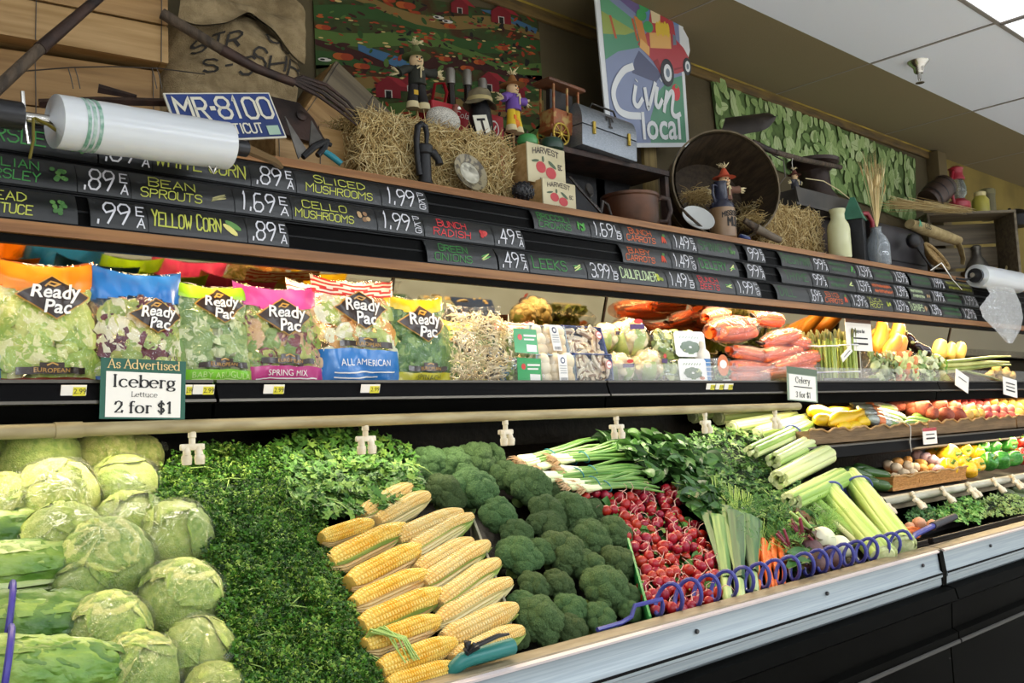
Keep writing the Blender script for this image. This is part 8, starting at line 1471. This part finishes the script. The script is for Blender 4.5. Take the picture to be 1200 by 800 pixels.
b = MB(dkm); cyl = lambda x, z: (r * 1.012 * math.sin(x / r), -r * 1.012 * math.cos(x / r), z); marker(b, 'MISSISSIPPI', -r * .95, r * .95, hj * .38, hj * .46, lambda x, z: cyl(x, z - .006 * (x / r) ** 2 * 1.5), wt=.2, slant=0); marker(b, 'MUD', -r * .55, r * .55, hj * .20, hj * .34, cyl, wt=.22, slant=0); b.build('lettering', T)
scarecrow('small scarecrow doll with an orange hat peeking out behind the jug', 852, 192, 262, 2.19, '#b5482a', '#6a4a3a', '#4a4038', '#8a6a3a', -.3)
c = at(818, 256, y=2.12); T = thing('white_plate', 'white plate standing on edge left of the jug', 'plate', basis(c, V((.9, -.4, 0)), V((-.4, -.75, .6)))); r = rad(20, c); MB(mat('white_china', '#b8bab8', .2)).lathe([(0, -.004), (r * .6, -.004), (r, .004), (r, .007), (r * .62, .0), (0, .0)], 30).build('plate', T)
T = thing('kitchen_knife', 'old dark kitchen tool leaning on the white plate', 'tool', at(805, 250, y=2.10)); o = T.location.copy(); MB(oldw).tube([at(798, 243, y=2.11) - o, at(806, 252, y=2.10) - o, at(822, 266, y=2.10) - o], [.005, .008, .007], 8, flat=.6).build('handle', T)
T = thing('worn_tool', 'thick worn wooden tool handle lying right of the jug', 'tool handle', at(895, 274, y=2.105)); o = T.location.copy(); MB(oldw).tube([at(872, 258, y=2.15) - o, at(888, 268, y=2.12) - o], [.012, .017], 10).build('shaft', T); MB(mat('pale_handle_wood', '#6a5f50', .7, c2='#54493c', sc=8)).tube([at(886, 267, y=2.12) - o, at(900, 275, y=2.105) - o, at(913, 281, y=2.10) - o], [.018, .017, .015], 12).build('pale_end', T)
T = thing('blue_lid', 'blue rimmed jar lid half hidden behind the oak trim', 'lid', at(873, 277, y=2.10)); MB(mat('lid_blue', '#2a3a6a', .35)).lathe([(.024, -.012), (.025, -.002), (.02, .004), (0, .004)], 22, Matrix.Rotation(.5, 4, 'X')).build('rim', T); MB(mat('lid_pale', '#8a94a0', .4)).lathe([(.017, .0046), (.0, .0052)], 18, Matrix.Rotation(.5, 4, 'X')).build('centre', T)
# ---- shovel
p, q, r_ = at(843, 158, y=2.34), at(900, 146, y=2.30), at(882, 168, y=2.26); T = thing('shovel', 'old shovel with a rusty pointed blade lying on top of the basket', 'shovel', q); o = q.copy()
Qb = Quad(at(842, 162, y=2.36), at(905, 152, y=2.27), at(850, 138, y=2.40)); b = MB(mat('blade_rust', '#3f3832', .5, m=.4, c2='#2e2926', sc=7)); b.grid(14, 8, lambda u, v: Qb(u, (v - .5) * (1 - .15 * u if u < .7 else (1 - .1) * max(0, 1 - ((u - .7) / .3) ** 2) ** .5 + .02) + .5, .02 * math.sin(PI * v)) - o); b.grid(14, 8, lambda u, v: Qb(1 - u, (v - .5) * (1 - .15 * (1 - u) if (1 - u) < .7 else (1 - .1) * max(0, 1 - (((1 - u) - .7) / .3) ** 2) ** .5 + .02) + .5, .02 * math.sin(PI * v) - .004) - o); b.build('blade', T, ang=180)
MB(rust).tube([at(882, 166, y=2.28) - o, at(893, 172, y=2.27) - o, at(912, 180, y=2.26) - o], [.012, .015, .012], 10).build('socket', T); MB(oldw).tube([at(908, 178, y=2.26) - o, at(940, 187, y=2.27) - o, at(985, 196, y=2.30) - o], .0125, 10).build('handle', T)
# ---- milk can and tray
mc = mat('milk_can_brown', '#3f302a', .4, m=.4, c2='#2c221e', sc=8)
y = 2.40; o = deck(960, y); r = rad(31, o); hc = hgt(955, 190, y); T = thing('milk_can', 'dark brown milk can with a wide flared mouth in front of the leaf cloth', 'milk can', o)
MB(mc).lathe([(r * .95, 0), (r, .01), (r, hc * .52), (r * .92, hc * .62), (r * .62, hc * .74), (r * .58, hc * .90), (r * .95, hc * .97), (r * .97, hc), (r * .9, hc), (r * .5, hc * .93), (0, hc * .93)], 32).build('can', T)
y = 2.28; xl, xr = xat(922, y, 2.3), xat(990, y, 2.3); zt_ = at(955, 231, y=y).z; zb_ = at(955, 250, y=y).z; T = thing('long_tray', 'dark long wooden tray resting on the straw bale', 'tray', V(((xl + xr) / 2, y, zb_))); w = xr - xl; hh = zt_ - zb_; tw = mat('tray_wood', '#2e2b28', .6, c2='#3f3a34', sc=8)
MB(tw).box((0, 0, .006), (w, .12, .012), .002).build('bottom', T)
for s, nm in ((-1, 'front_side'), (1, 'rear_side')): b = MB(tw); b.add([(-w / 2 - .01, s * .065, hh), (w / 2 + .01, s * .065, hh), (w / 2 - .03, s * .055, 0), (-w / 2 + .03, s * .055, 0), (-w / 2 - .01, s * .055, hh), (w / 2 + .01, s * .055, hh), (w / 2 - .03, s * .045, 0), (-w / 2 + .03, s * .045, 0)], [(0, 1, 2, 3), (7, 6, 5, 4), (0, 4, 5, 1), (1, 5, 6, 2), (2, 6, 7, 3), (3, 7, 4, 0)]); b.build(nm, T)
for s in (-1, 1): MB(tw).box((s * w * .46, 0, hh * .5), (.01, .10, hh * .9)).build('end', T)
scarecrow('dark plaid scarecrow doll hanging on a string in front of the milk can', 933, 196, 236, 2.25, '#5a2f24', '#3a3a40', '#4f5058', '#8a8a90', .1, stake=.001)
T = [o_ for o_ in bpy.data.objects if o_.get('label', '').startswith('dark plaid')][0]; o = T.location.copy(); MB(pw).tube([at(930, 206, y=2.25) - o, at(928, 190, y=2.255) - o, at(931, 180, y=2.26) - o], .0012, 5).build('string', T)
# ---- leaf printed cloth
Q = Quad(at(842, 172, y=2.648), at(1073, 263, y=2.648), at(832, 88, y=2.648)); Q.v = at(832, 88, y=2.648) - at(842, 172, y=2.648); o = Q(0, 0); T = thing('leaf_cloth', 'green leaf printed cloth hung on the wall behind the milk can', 'wall hanging', o)
p00, p10, p01, p11 = at(842, 172, y=2.648), at(1073, 263, y=2.648), at(832, 88, y=2.648), at(1072, 186, y=2.648); f4 = lambda u, v, d=0: (p00 * (1 - u) + p10 * u) * (1 - v) + (p01 * (1 - u) + p11 * u) * v + V((0, -d, 0)) - o
b = MB(flat('leafcloth_ground', '#536a3a', .9, c2='#637d46', sc=30)); b.grid(12, 4, lambda u, v: f4(u, v, .001 + .004 * math.sin(u * 40))); b.grid(12, 4, lambda u, v: f4(1 - u, v, -.001)); b.build('cloth', T, ang=180)
LC_ = [flat('leafprint_%d' % i, c, .9) for i, c in enumerate(('#93ae6c', '#a6c07e', '#7d9c5c', '#b9cc95'))]; b = MB(); rr = random.Random(8); W_, H_ = (p10 - p00).length, (p01 - p00).length
for k in range(420):
    u, v = rr.uniform(.01, .99), rr.uniform(.03, .97); s_ = rr.uniform(.026, .044); a = rr.gauss(PI / 2, .7); ca, sa = math.cos(a), math.sin(a); pts = []
    for i in range(10):
        t = i / 10 * 2 * PI; x, y_ = s_ * math.cos(t), s_ * .58 * math.sin(t) * (1 - .25 * math.cos(t)); pts.append((min(1, max(0, u + (x * ca - y_ * sa) / W_)), min(1, max(0, v + (x * sa + y_ * ca) / H_))))
    b.use(LC_[k % 4]); b.add([f4(uu, vv, .0065 + .000012 * k) for uu, vv in pts], [tuple(range(10))])
    b.use(LC_[2 if k % 4 != 2 else 0]); b.add([f4(min(1, max(0, u + q * s_ * .9 * ca / W_ + e * sa * .0012 / W_)), min(1, max(0, v + q * s_ * .9 * sa / H_ - e * ca * .0012 / H_)), .0067 + .000012 * k) for q, e in ((-1, -1), (1, -1), (1, 1), (-1, 1))], [(0, 1, 2, 3)])
b.build('printed_leaves', T)
# ---- milk bottle, lantern box, wheat
y = 2.11; o = deck(983, y); h = hgt(983, 246, y); r = rad(13, o); T = thing('milk_bottle', 'cream white ceramic milk bottle standing near the price board joint', 'bottle', o); MB(mat('cream_ceramic', '#c3c49a', .25)).lathe([(r * .95, 0), (r, .006), (r, h * .58), (r * .92, h * .68), (r * .62, h * .80), (r * .60, h * .90), (r * .72, h * .97), (r * .72, h), (r * .6, h), (0, h * .96)], 28).build('bottle', T)
y = 2.17; o = deck(1003, y); w = rad(21, o); ht = hgt(1003, 259, y); tp = hgt(1001, 232, y); T = thing('tin_lantern', 'dark square tin lantern with a green pyramid roof', 'lantern', TR(o.x, o.y, o.z, 0, 0, .3)); MB(iron).box((0, 0, ht / 2), (w, w, ht), .002).build('body', T); b = MB(mat('verdigris', '#3f7a62', .5, c2='#35664f', sc=9)); q = w * .58; b.add([(-q, -q, ht), (q, -q, ht), (q, q, ht), (-q, q, ht), (-q * .2, -q * .2, tp), (q * .2, -q * .2, tp), (q * .2, q * .2, tp), (-q * .2, q * .2, tp)], [(0, 1, 5, 4), (1, 2, 6, 5), (2, 3, 7, 6), (3, 0, 4, 7), (4, 5, 6, 7), (3, 2, 1, 0)]); b.build('roof', T, ang=20)
T = thing('dry_stem', 'single dry stem arching from the doll to the green lantern roof', 'stem', at(965, 212, y=2.25)); o = T.location.copy(); MB(raff).tube([at(944, 209, y=2.27) - o, at(965, 212, y=2.25) - o, at(982, 222, y=2.22) - o, at(996, 233, y=2.18) - o], .0022, 6).build('stem', T)
T = thing('red_iron_tool', 'red painted iron handle behind the green lantern roof', 'handle', at(1016, 258, y=2.24)); o = T.location.copy(); MB(flat('red_enamel', '#8a1f2c', .4)).tube([at(1006, 250, y=2.25) - o, at(1016, 250, y=2.24) - o, at(1022, 260, y=2.23) - o, at(1023, 276, y=2.23) - o], [.010, .012, .012, .009], 10).build('grip', T)
y = 2.125; o = deck(1028, y); h = hgt(1028, 268, y); r = rad(14, o); T = thing('glass_bottle', 'clear glass bottle with a bluish shoulder holding the wheat', 'bottle', o); MB(mat('old_glass', '#b8c0c6', .1, trans=.7)).lathe([(r * .95, 0), (r, .008), (r, h * .55), (r * .75, h * .75), (r * .42, h * .88), (r * .42, h), (r * .5, h * 1.02), (r * .36, h * 1.02), (r * .36, h * .9), (r * .9, h * .5), (r * .9, .012), (0, .012)], 24).build('glass', T)
T = thing('wheat_sheaf', 'tall sheaf of dry wheat standing in the glass bottle', 'wheat', o + V((0, -.005, .016))); rr = random.Random(2); top = hgt(1032, 190, y)
for k in range(34):
    a = rr.uniform(-1, 1); e = V((a * .085 + .015, rr.uniform(-.03, .03), top * rr.uniform(.72, 1.0) - .016)); b0 = V((-a * .014, rr.uniform(-.008, .008), 0)); n_ = V((a * .008, 0, h * .95)); b = MB(hay[k % 3]); b.tube([b0, n_, n_ * .4 + e * .6 + V((0, 0, .01)), e], [.0014, .0014, .0013, .001], 5); b.build('stalk', T) if k < 34 else None
    d = (e - n_).normalized(); b = MB(hay[(k + 2) % 3])
    b.tube([e - d * .05, e - d * .03, e - d * .01, e], [.0015, .0042, .0036, .001], 6)
    for q in range(5): b.tube([e - d * .03, e + d * .03 + V((rr.uniform(-.02, .02), rr.uniform(-.01, .01), .02))], [.0007, .0003], 3)
    b.build('ear', T, ang=180)
# ---- black mailbox, iron ladle
y = 2.20; xl, xr = xat(1034, y, 2.25), xat(1086, y, 2.25); w = xr - xl; h = hgt(1060, 262, y); o = V(((xl + xr) / 2, y + .07, DZ)); T = thing('metal_mailbox', 'black rounded metal box behind the wheat bottle', 'metal box', o); gm = mat('gunmetal', '#2e2c30', .45, m=.4, c2='#3a373a', sc=6); b = MB(gm); n = 16
ar = [(-.07, 0)] + [(.07 * -math.cos(PI * i / n), h * .55 + h * .45 * math.sin(PI * i / n)) for i in range(n + 1)] + [(.07, 0)]; m_ = len(ar); b.add([(-w / 2, a_, z_) for a_, z_ in ar] + [(w / 2, a_, z_) for a_, z_ in ar], [(i, i + 1, m_ + i + 1, m_ + i) for i in range(m_ - 1)] + [tuple(range(m_))[::-1], tuple(range(m_, 2 * m_))]); b.build('shell', T, ang=35); b = MB(iron); b.box((0, -.074, h * .25), (w * .9, .004, .006)); b.build('seam', T)
T = thing('iron_ladle', 'black iron rod with a round knob leaning in front of the burlap roll', 'iron rod', at(1090, 300, y=2.12)); o = T.location.copy(); MB(iron).tube([at(1071, 284, y=2.14) - o, at(1082, 300, y=2.12) - o, at(1093, 316, y=2.11) - o], [.007, .006, .007], 8).build('rod', T); MB(iron).blob(rad(9, o), 3, M=Matrix.Translation(at(1070, 282, y=2.14) - o) @ Matrix.Diagonal((1.2, .8, 1, 1))).build('knob', T)
T = thing('steel_rod', 'thin bright steel rod with a bent top hanging over the price board', 'rod', at(1103, 308, y=2.06)); o = T.location.copy(); MB(ch).tube([at(1090, 317, y=2.10) - o, V((0, 0, 0)), at(1115, 326, y=2.03) - o, at(1127, 339, y=2.01) - o], .004, 8).build('rod', T)
# ---- straw bundle, mug, lantern, jar on the grey crate
y = 2.30; fc = V((xat(1144, y, 2.3), y, DZ)); w = 2 * rad(53, fc); ztop = at(1144, 249, y=y).z; hh = ztop - DZ
T = thing('grey_crate', 'weathered grey wooden crate standing on its side at the right end', 'crate', TR(fc.x, y, DZ, 0, 0, -.73) @ TR(0, .12)); gw = cw[2]
MB(gw).box((0, 0, hh - .008), (w, .24, .016), .002).build('top_board', T); MB(gw).box((0, 0, .008), (w, .24, .016), .002).build('bottom_board', T)
for s in (-1, 1): MB(gw).box((s * (w / 2 - .008), 0, hh / 2), (.016, .24, hh - .034), .002).build('side_board', T)
for k in range(3): MB(gw).box((0, .115, hh * (.2 + .3 * k)), (w - .034, .008, hh * .26)).build('back_slat', T)
ct = ztop + .001
T = thing('straw_bundle', 'loose bundle of long straw spilling over the left of the grey crate', 'straw', at(1090, 245, y=2.30)); o = T.location.copy(); b = MB(hay[0]); rr = random.Random(12); a_, e_ = at(1046, 240, y=2.34) - o, at(1138, 248, y=2.28) - o
for k in range(300):
    b.use(hay[rr.choice((0, 1, 2, 1, 3))]); t0 = rr.uniform(-.1, .6); t1 = t0 + rr.uniform(.25, .5); j = V((0, rr.gauss(0, .02), rr.gauss(0, .016) + .01)); b.tube([a_.lerp(e_, t0) + j, a_.lerp(e_, (t0 + t1) / 2) + j * .8, a_.lerp(e_, min(1.02, t1)) + j * .5 + V((0, 0, rr.gauss(0, .006)))], [.001, .0014, .0008], 4)
ob = b.build('straw', T, ang=180); ob['kind'] = 'stuff'
c = at(1098, 226, y=2.34); T = thing('wooden_keg', 'small dark wooden keg lying tilted beside the red lantern', 'keg', basis(c, V((1, -.4, .75)), V((-.5, .2, 1)))); r = rad(15, c); MB(mat('keg_wood', '#2e2019', .5, c2='#3f2c22', sc=6)).tube([(-r * 1.2, 0, 0), (-r * .5, 0, 0), (r * .5, 0, 0), (r * 1.2, 0, 0)], [r * .92, r, r, r * .92], 22).build('staves', T)
for x in (-.8, .0, .8): MB(iron).tube([(r * x - .004, 0, 0), (r * x + .004, 0, 0)], r * 1.02, 22, cap=False).build('hoop', T)
y = 2.32; o = V((xat(1127, y, 2.45), y, ct)); hl = at(1127, 198, y=y).z - ct; r = rad(15, o); rl = flat('lantern_red', '#9a1f30', .35); T = thing('red_lantern', 'red hurricane lantern standing on the grey crate', 'lantern', o)
MB(rl).lathe([(r * .75, 0), (r * .85, hl * .03), (r * .85, hl * .14), (r * .6, hl * .19), (r * .5, hl * .22), (0, hl * .22)], 24).build('fuel_tank', T); MB(mat('lantern_glass', '#cfd6d2', .08, trans=.9)).lathe([(r * .42, hl * .22), (r * .66, hl * .34), (r * .66, hl * .50), (r * .45, hl * .68)], 24, cap=False).build('globe', T); MB(rl).lathe([(r * .6, hl * .68), (r * .62, hl * .72), (r * .5, hl * .78), (r * .5, hl * .92), (r * .58, hl * .95), (r * .3, hl), (0, hl)], 24).build('chimney_cap', T)
for s in (-1, 1): MB(rl).tube([(s * r * .8, 0, hl * .10), (s * r * 1.0, 0, hl * .3), (s * r * .95, 0, hl * .62), (s * r * .62, 0, hl * .84), (s * r * .45, 0, hl * .86)], r * .11, 8).build('side_tube', T)
MB(wire).tube([(-r * .7, -.004, hl * .36), (0, -r * .72, hl * .40), (r * .7, -.004, hl * .36)], .0015, 5).build('guard_wire', T)
o = V((xat(1150, y, 2.42), y - .02, ct)); hj = at(1150, 227, y=y).z - ct; r = rad(9.5, o); T = thing('yellow_jar', 'small yellow jar with a pale cap right of the red lantern', 'jar', o); MB(flat('jar_yellow', '#a8a044', .3)).lathe([(r * .9, 0), (r, .004), (r, hj * .6), (r * .7, hj * .75), (r * .6, hj * .8)], 20).build('jar', T); MB(flat('jar_cap', '#c9bd8a', .5)).lathe([(r * .66, hj * .78), (r * .7, hj * .95), (r * .4, hj), (0, hj)], 16).build('cap', T)
o = V((xat(1163, y + .03, 2.42), y + .03, ct)); T = thing('olive_canister', 'olive canister behind the yellow jar', 'canister', o); hj = at(1163, 225, y=y + .03).z - ct; MB(flat('canister', '#5a5430', .5)).lathe([(.045, 0), (.046, .004), (.046, hj * .8), (.048, hj * .82), (.048, hj), (0, hj)], 22).build('can', T); MB(flat('canister_lid', '#6e6840', .5)).lathe([(.05, hj * .84), (.05, hj * 1.0), (.03, hj * 1.04), (0, hj * 1.04)], 22).build('lid', T)
c = at(1196, 242, y=2.30); T = thing('black_kettle', 'black kettle at the right edge on top of the grey crate', 'kettle', V((c.x, 2.33, ct))); r = rad(16, c); MB(iron).lathe([(r * .8, 0), (r, r * .3), (r * .95, r * .8), (r * .5, r * 1.2), (r * .2, r * 1.3), (0, r * 1.35)], 24).build('body', T); MB(iron).tube([(-r * .8, 0, r * .6), (-r * 1.3, -.005, r * .9), (-r * 1.5, -.005, r * 1.15)], [r * .22, r * .16, r * .1], 8).build('spout', T)
# burlap roll, wicker scoop, funnel jug
T = thing('burlap_roll', 'rolled pale burlap bag with green print in front of the grey crate', 'sack', at(1095, 275, y=2.20)); o = T.location.copy(); a_, e_ = at(1066, 262, y=2.22) - o, at(1122, 282, y=2.17) - o; pb = mat('pale_burlap', '#a8966a', .9, c2='#8f7d55', sc=24, bump=.4, bsc=200); b = MB(pb); b.tube([a_, a_.lerp(e_, .3), a_.lerp(e_, .7), e_], [.030, .040, .038, .032], 16, flat=.8); b.build('roll', T); b = MB(mat('burlap_shaded', '#4a3f2c', .95)); b.tube([e_, e_ + (e_ - a_).normalized() * .002], .022, 14); b.build('open_end', T)  # dark disc paints the shade inside the rolled cloth
b = MB(pb); b.tube([e_ + V((0, 0, -.01)), e_ + V((.01, -.01, -.05)), e_ + V((.03, -.01, -.10)), e_ + V((.04, 0, -.13))], [.03, .03, .025, .02], 10, flat=.3); b.build('loose_flap', T); b = MB(stn); dd = (e_ - a_).normalized(); up_ = V((0, 0, 1)); 
fB = lambda x, z: a_ + dd * (x + .075) + V((0, -.0415, 0)) * math.cos(min(1.2, abs(z) * 22)) + V((0, -.001, z)); marker(b, 'COS', 0, .06, -.014, .012, fB, wt=.14, slant=.1); b.use(flat('print_teal', '#3f8a6a', .7)); ribbon(b, [(-.055, -.015), (-.045, .015), (-.035, -.012)], .010, fB); b.build('stencil_lettering', T)
c = at(1098, 300, y=2.12); T = thing('wicker_scoop', 'small tan wicker scoop basket below the burlap roll', 'basket', basis(c, V((.9, -.1, -.35)), V((-.2, -.85, .6)))); wk = mat('wicker_tan', '#a08454', .7, c2='#7d653c', sc=70, bump=.5, bsc=90); s = rad(20, c); b = MB(wk); b.grid(24, 8, lambda u, v: (lambda a, q: V((s * 1.15 * q * math.cos(a), s * .8 * q * math.sin(a), -s * .5 * (1 - q ** 2))))(u * 2 * PI, .05 + .95 * v), wrap=True); b.grid(24, 8, lambda u, v: (lambda a, q: V((s * 1.15 * q * math.cos(a), s * .8 * q * math.sin(a), -s * .5 * (1 - q ** 2) - .004)))(-u * 2 * PI, .05 + .95 * v), wrap=True); b.build('bowl', T, ang=180); MB(wk).tube([(s * 1.15 * math.cos(a), s * .8 * math.sin(a), 0) for a in [2 * PI * q / 30 for q in range(30)]], s * .10, 8, loop=True).build('rim', T)
y = 2.38; o = V((xat(1148, y, 2.2), y, DZ + .017)); hf = at(1148, 290, y=y).z - o.z; r = rad(17, o); T = thing('wooden_stand', 'round wooden stand inside the grey crate under the funnel jug', 'stand', o); MB(mat('stand_wood', '#6a4f30', .6, c2='#54401f', sc=6)).lathe([(r * 1.0, 0), (r * 1.1, .004), (r * 1.1, hf * .42), (0, hf * .42)], 22).build('block', T); MB(mat('stand_wood', '#6a4f30', .6)).lathe([(r * 1.15, hf * .42), (r * 1.15, hf * .47), (0, hf * .47)], 22).build('cap', T)
T = thing('funnel_jug', 'grey funnel shaped tin jug on the round wooden stand', 'jug', o + V((0, 0, hf * .471))); q = hf * .53; MB(mat('dull_tin', '#6e6a62', .4, m=.5, c2='#55514a', sc=8)).lathe([(r * .85, 0), (r * .85, q * .1), (r * .3, q * .62), (r * .24, q * .9), (r * .3, q), (0, q)], 22).build('cone', T); MB(mat('dull_tin', '#6e6a62', .4, m=.5)).lathe([(r * .32, q * .88), (r * .34, q), (r * .2, q * 1.06), (0, q * 1.06)], 16).build('stopper', T)
T = thing('paint_brush', 'small brush with a cream handle standing inside the grey crate', 'brush', at(1178, 318, y=2.22)); o = T.location.copy(); MB(flat('brush_cream', '#b8a878', .5)).tube([V((0, 0, 0)), at(1184, 300, y=2.24) - o], [.007, .009], 8).build('handle', T); MB(iron).tube([V((0, 0, 0)), V((-.006, 0, -.04))], [.008, .012], 8).build('bristles', T)
# ---- plastic bag rolls
bagm = mat('bag_roll_plastic', '#d5d8da', .28, c2='#c4c8cc', sc=3, st=(.3, 6, 6), coat=.3, sss=.1)
def bag_roll(lab, p, q, r0, green):
    d = q - p; L_ = d.length; T = thing('bag_roll', lab, 'bag roll', basis(p, d, V((0, 0, 1)))); n = 26
    b = MB(bagm); b.tube([(0, 0, 0)] + [(L_ * k / 12, 0, 0) for k in range(13)] + [(L_, 0, 0)], [r0 * .32] + [r0 * (1 + .012 * math.sin(k * 2.2)) for k in range(13)] + [r0 * .32], n); b.build('roll', T, ang=50)
    if green:
        gs = mat('green_print', '#5d8f78', .4, c2='#c9d3d0', sc=60, lo=.35, hi=.8)
        for x0, x1 in ((.115, .135), (.145, .165), (.178, .198)): MB(gs).tube([(L_ * x0, 0, 0), (L_ * x1, 0, 0)], r0 * 1.014, n, cap=False).build('printed_stripe', T)
    MB(ch).tube([(-.07, 0, 0), (L_ + .02, 0, 0)], r0 * .20, 14).build('spindle', T); return T
p, q = at(64, 142, y=1.90), at(265, 171, y=1.93); r0 = rad(31.5, p); T = bag_roll('large roll of clear produce bags with green stripes hanging in front of the price board', p, q, r0, True); L_ = (q - p).length
MB(bp_).tube([(-.14, 0, 0), (-.062, 0, 0)], [r0 * .52, r0 * .52], 16).build('end_holder', T); MB(bp_).tube([(L_ + .012, 0, 0), (L_ + .05, 0, 0)], [r0 * .34, r0 * .36], 14).build('end_knob', T); MB(mat('arm_wood', '#6a5230', .6)).tube([(L_ + .05, 0, 0), (L_ + .16, .06, .0), (L_ + .22, .12, .005)], [.012, .010, .008], 8).build('support_arm', T)
MB(ch).tube([(-.060, -.01, .045), (-.060, -.012, 0), (-.055, -.012, -.055)], .004, 8).build('tear_pin', T); MB(mat('olive_strap', '#6e6420', .5)).tube([(-.045, -.02, -.006), (-.02, -.022, -.016), (.0, -.01, -.022)], .006, 8, flat=.4).build('strap', T); MB(mat('olive_strap', '#6e6420', .5)).tube([(-.048, -.022, -.006), (-.050, -.022, -.05), (-.058, -.02, -.085)], .005, 8, flat=.5).build('strap_tail', T); MB(ch).tube([(L_ * .86, -.01, -r0), (L_ * .885, -.01, -r0 * 1.32), (L_ * .91, -.01, -r0)], .003, 6).build('cutter', T)
p, q = at(1145, 323, y=1.93), at(1192, 331, y=1.97); r0 = rad(13.5, p); T = bag_roll('small roll of produce bags at the right end of the price board', p, q, r0, False); L_ = (q - p).length
MB(bp_).tube([(-.035, 0, 0), (.002, 0, 0)], [r0 * .62, r0 * .62], 16).build('end_holder', T); MB(redd).tube([(L_ - .004, 0, 0), (L_ + .006, 0, 0)], r0 * .95, 18).build('red_end_cap', T); MB(iron).tube([(-.035, 0, 0), (-.07, .03, -.02), (-.10, .07, -.01)], .006, 8).build('support_arm', T)
T = thing('loose_bag', 'clear produce bag pulled off the small roll and hanging down', 'plastic bag', at(1172, 360, y=1.925)); o = T.location.copy(); fl_ = film('loose_film', base=.10, bump=1.0, bsc=30, haze=.10)
cs = [((1150, 326), (1176, 318)), ((1160, 344), (1188, 338)), ((1148, 360), (1196, 356)), ((1152, 372), (1199, 372)), ((1168, 388), (1196, 386)), ((1180, 402), (1187, 402))]
b = MB(fl_)
for dd in (0, .02):
    def fb(u, v, dd=dd):
        s = v * (len(cs) - 1); i = min(len(cs) - 2, int(s)); f = s - i; l = V((*cs[i][0],)).lerp(V((*cs[i + 1][0],)), f); r_ = V((*cs[i][1],)).lerp(V((*cs[i + 1][1],)), f); m = l.lerp(r_, u); return at(m.x, m.y, y=1.925 + dd * math.sin(PI * u) - .012 * math.sin(PI * u) * (dd == 0) + .006 * noise.noise(V((u * 4, v * 6, dd * 99)))) - o
    b.grid(12, 20, fb)
b.build('film', T, ang=180)
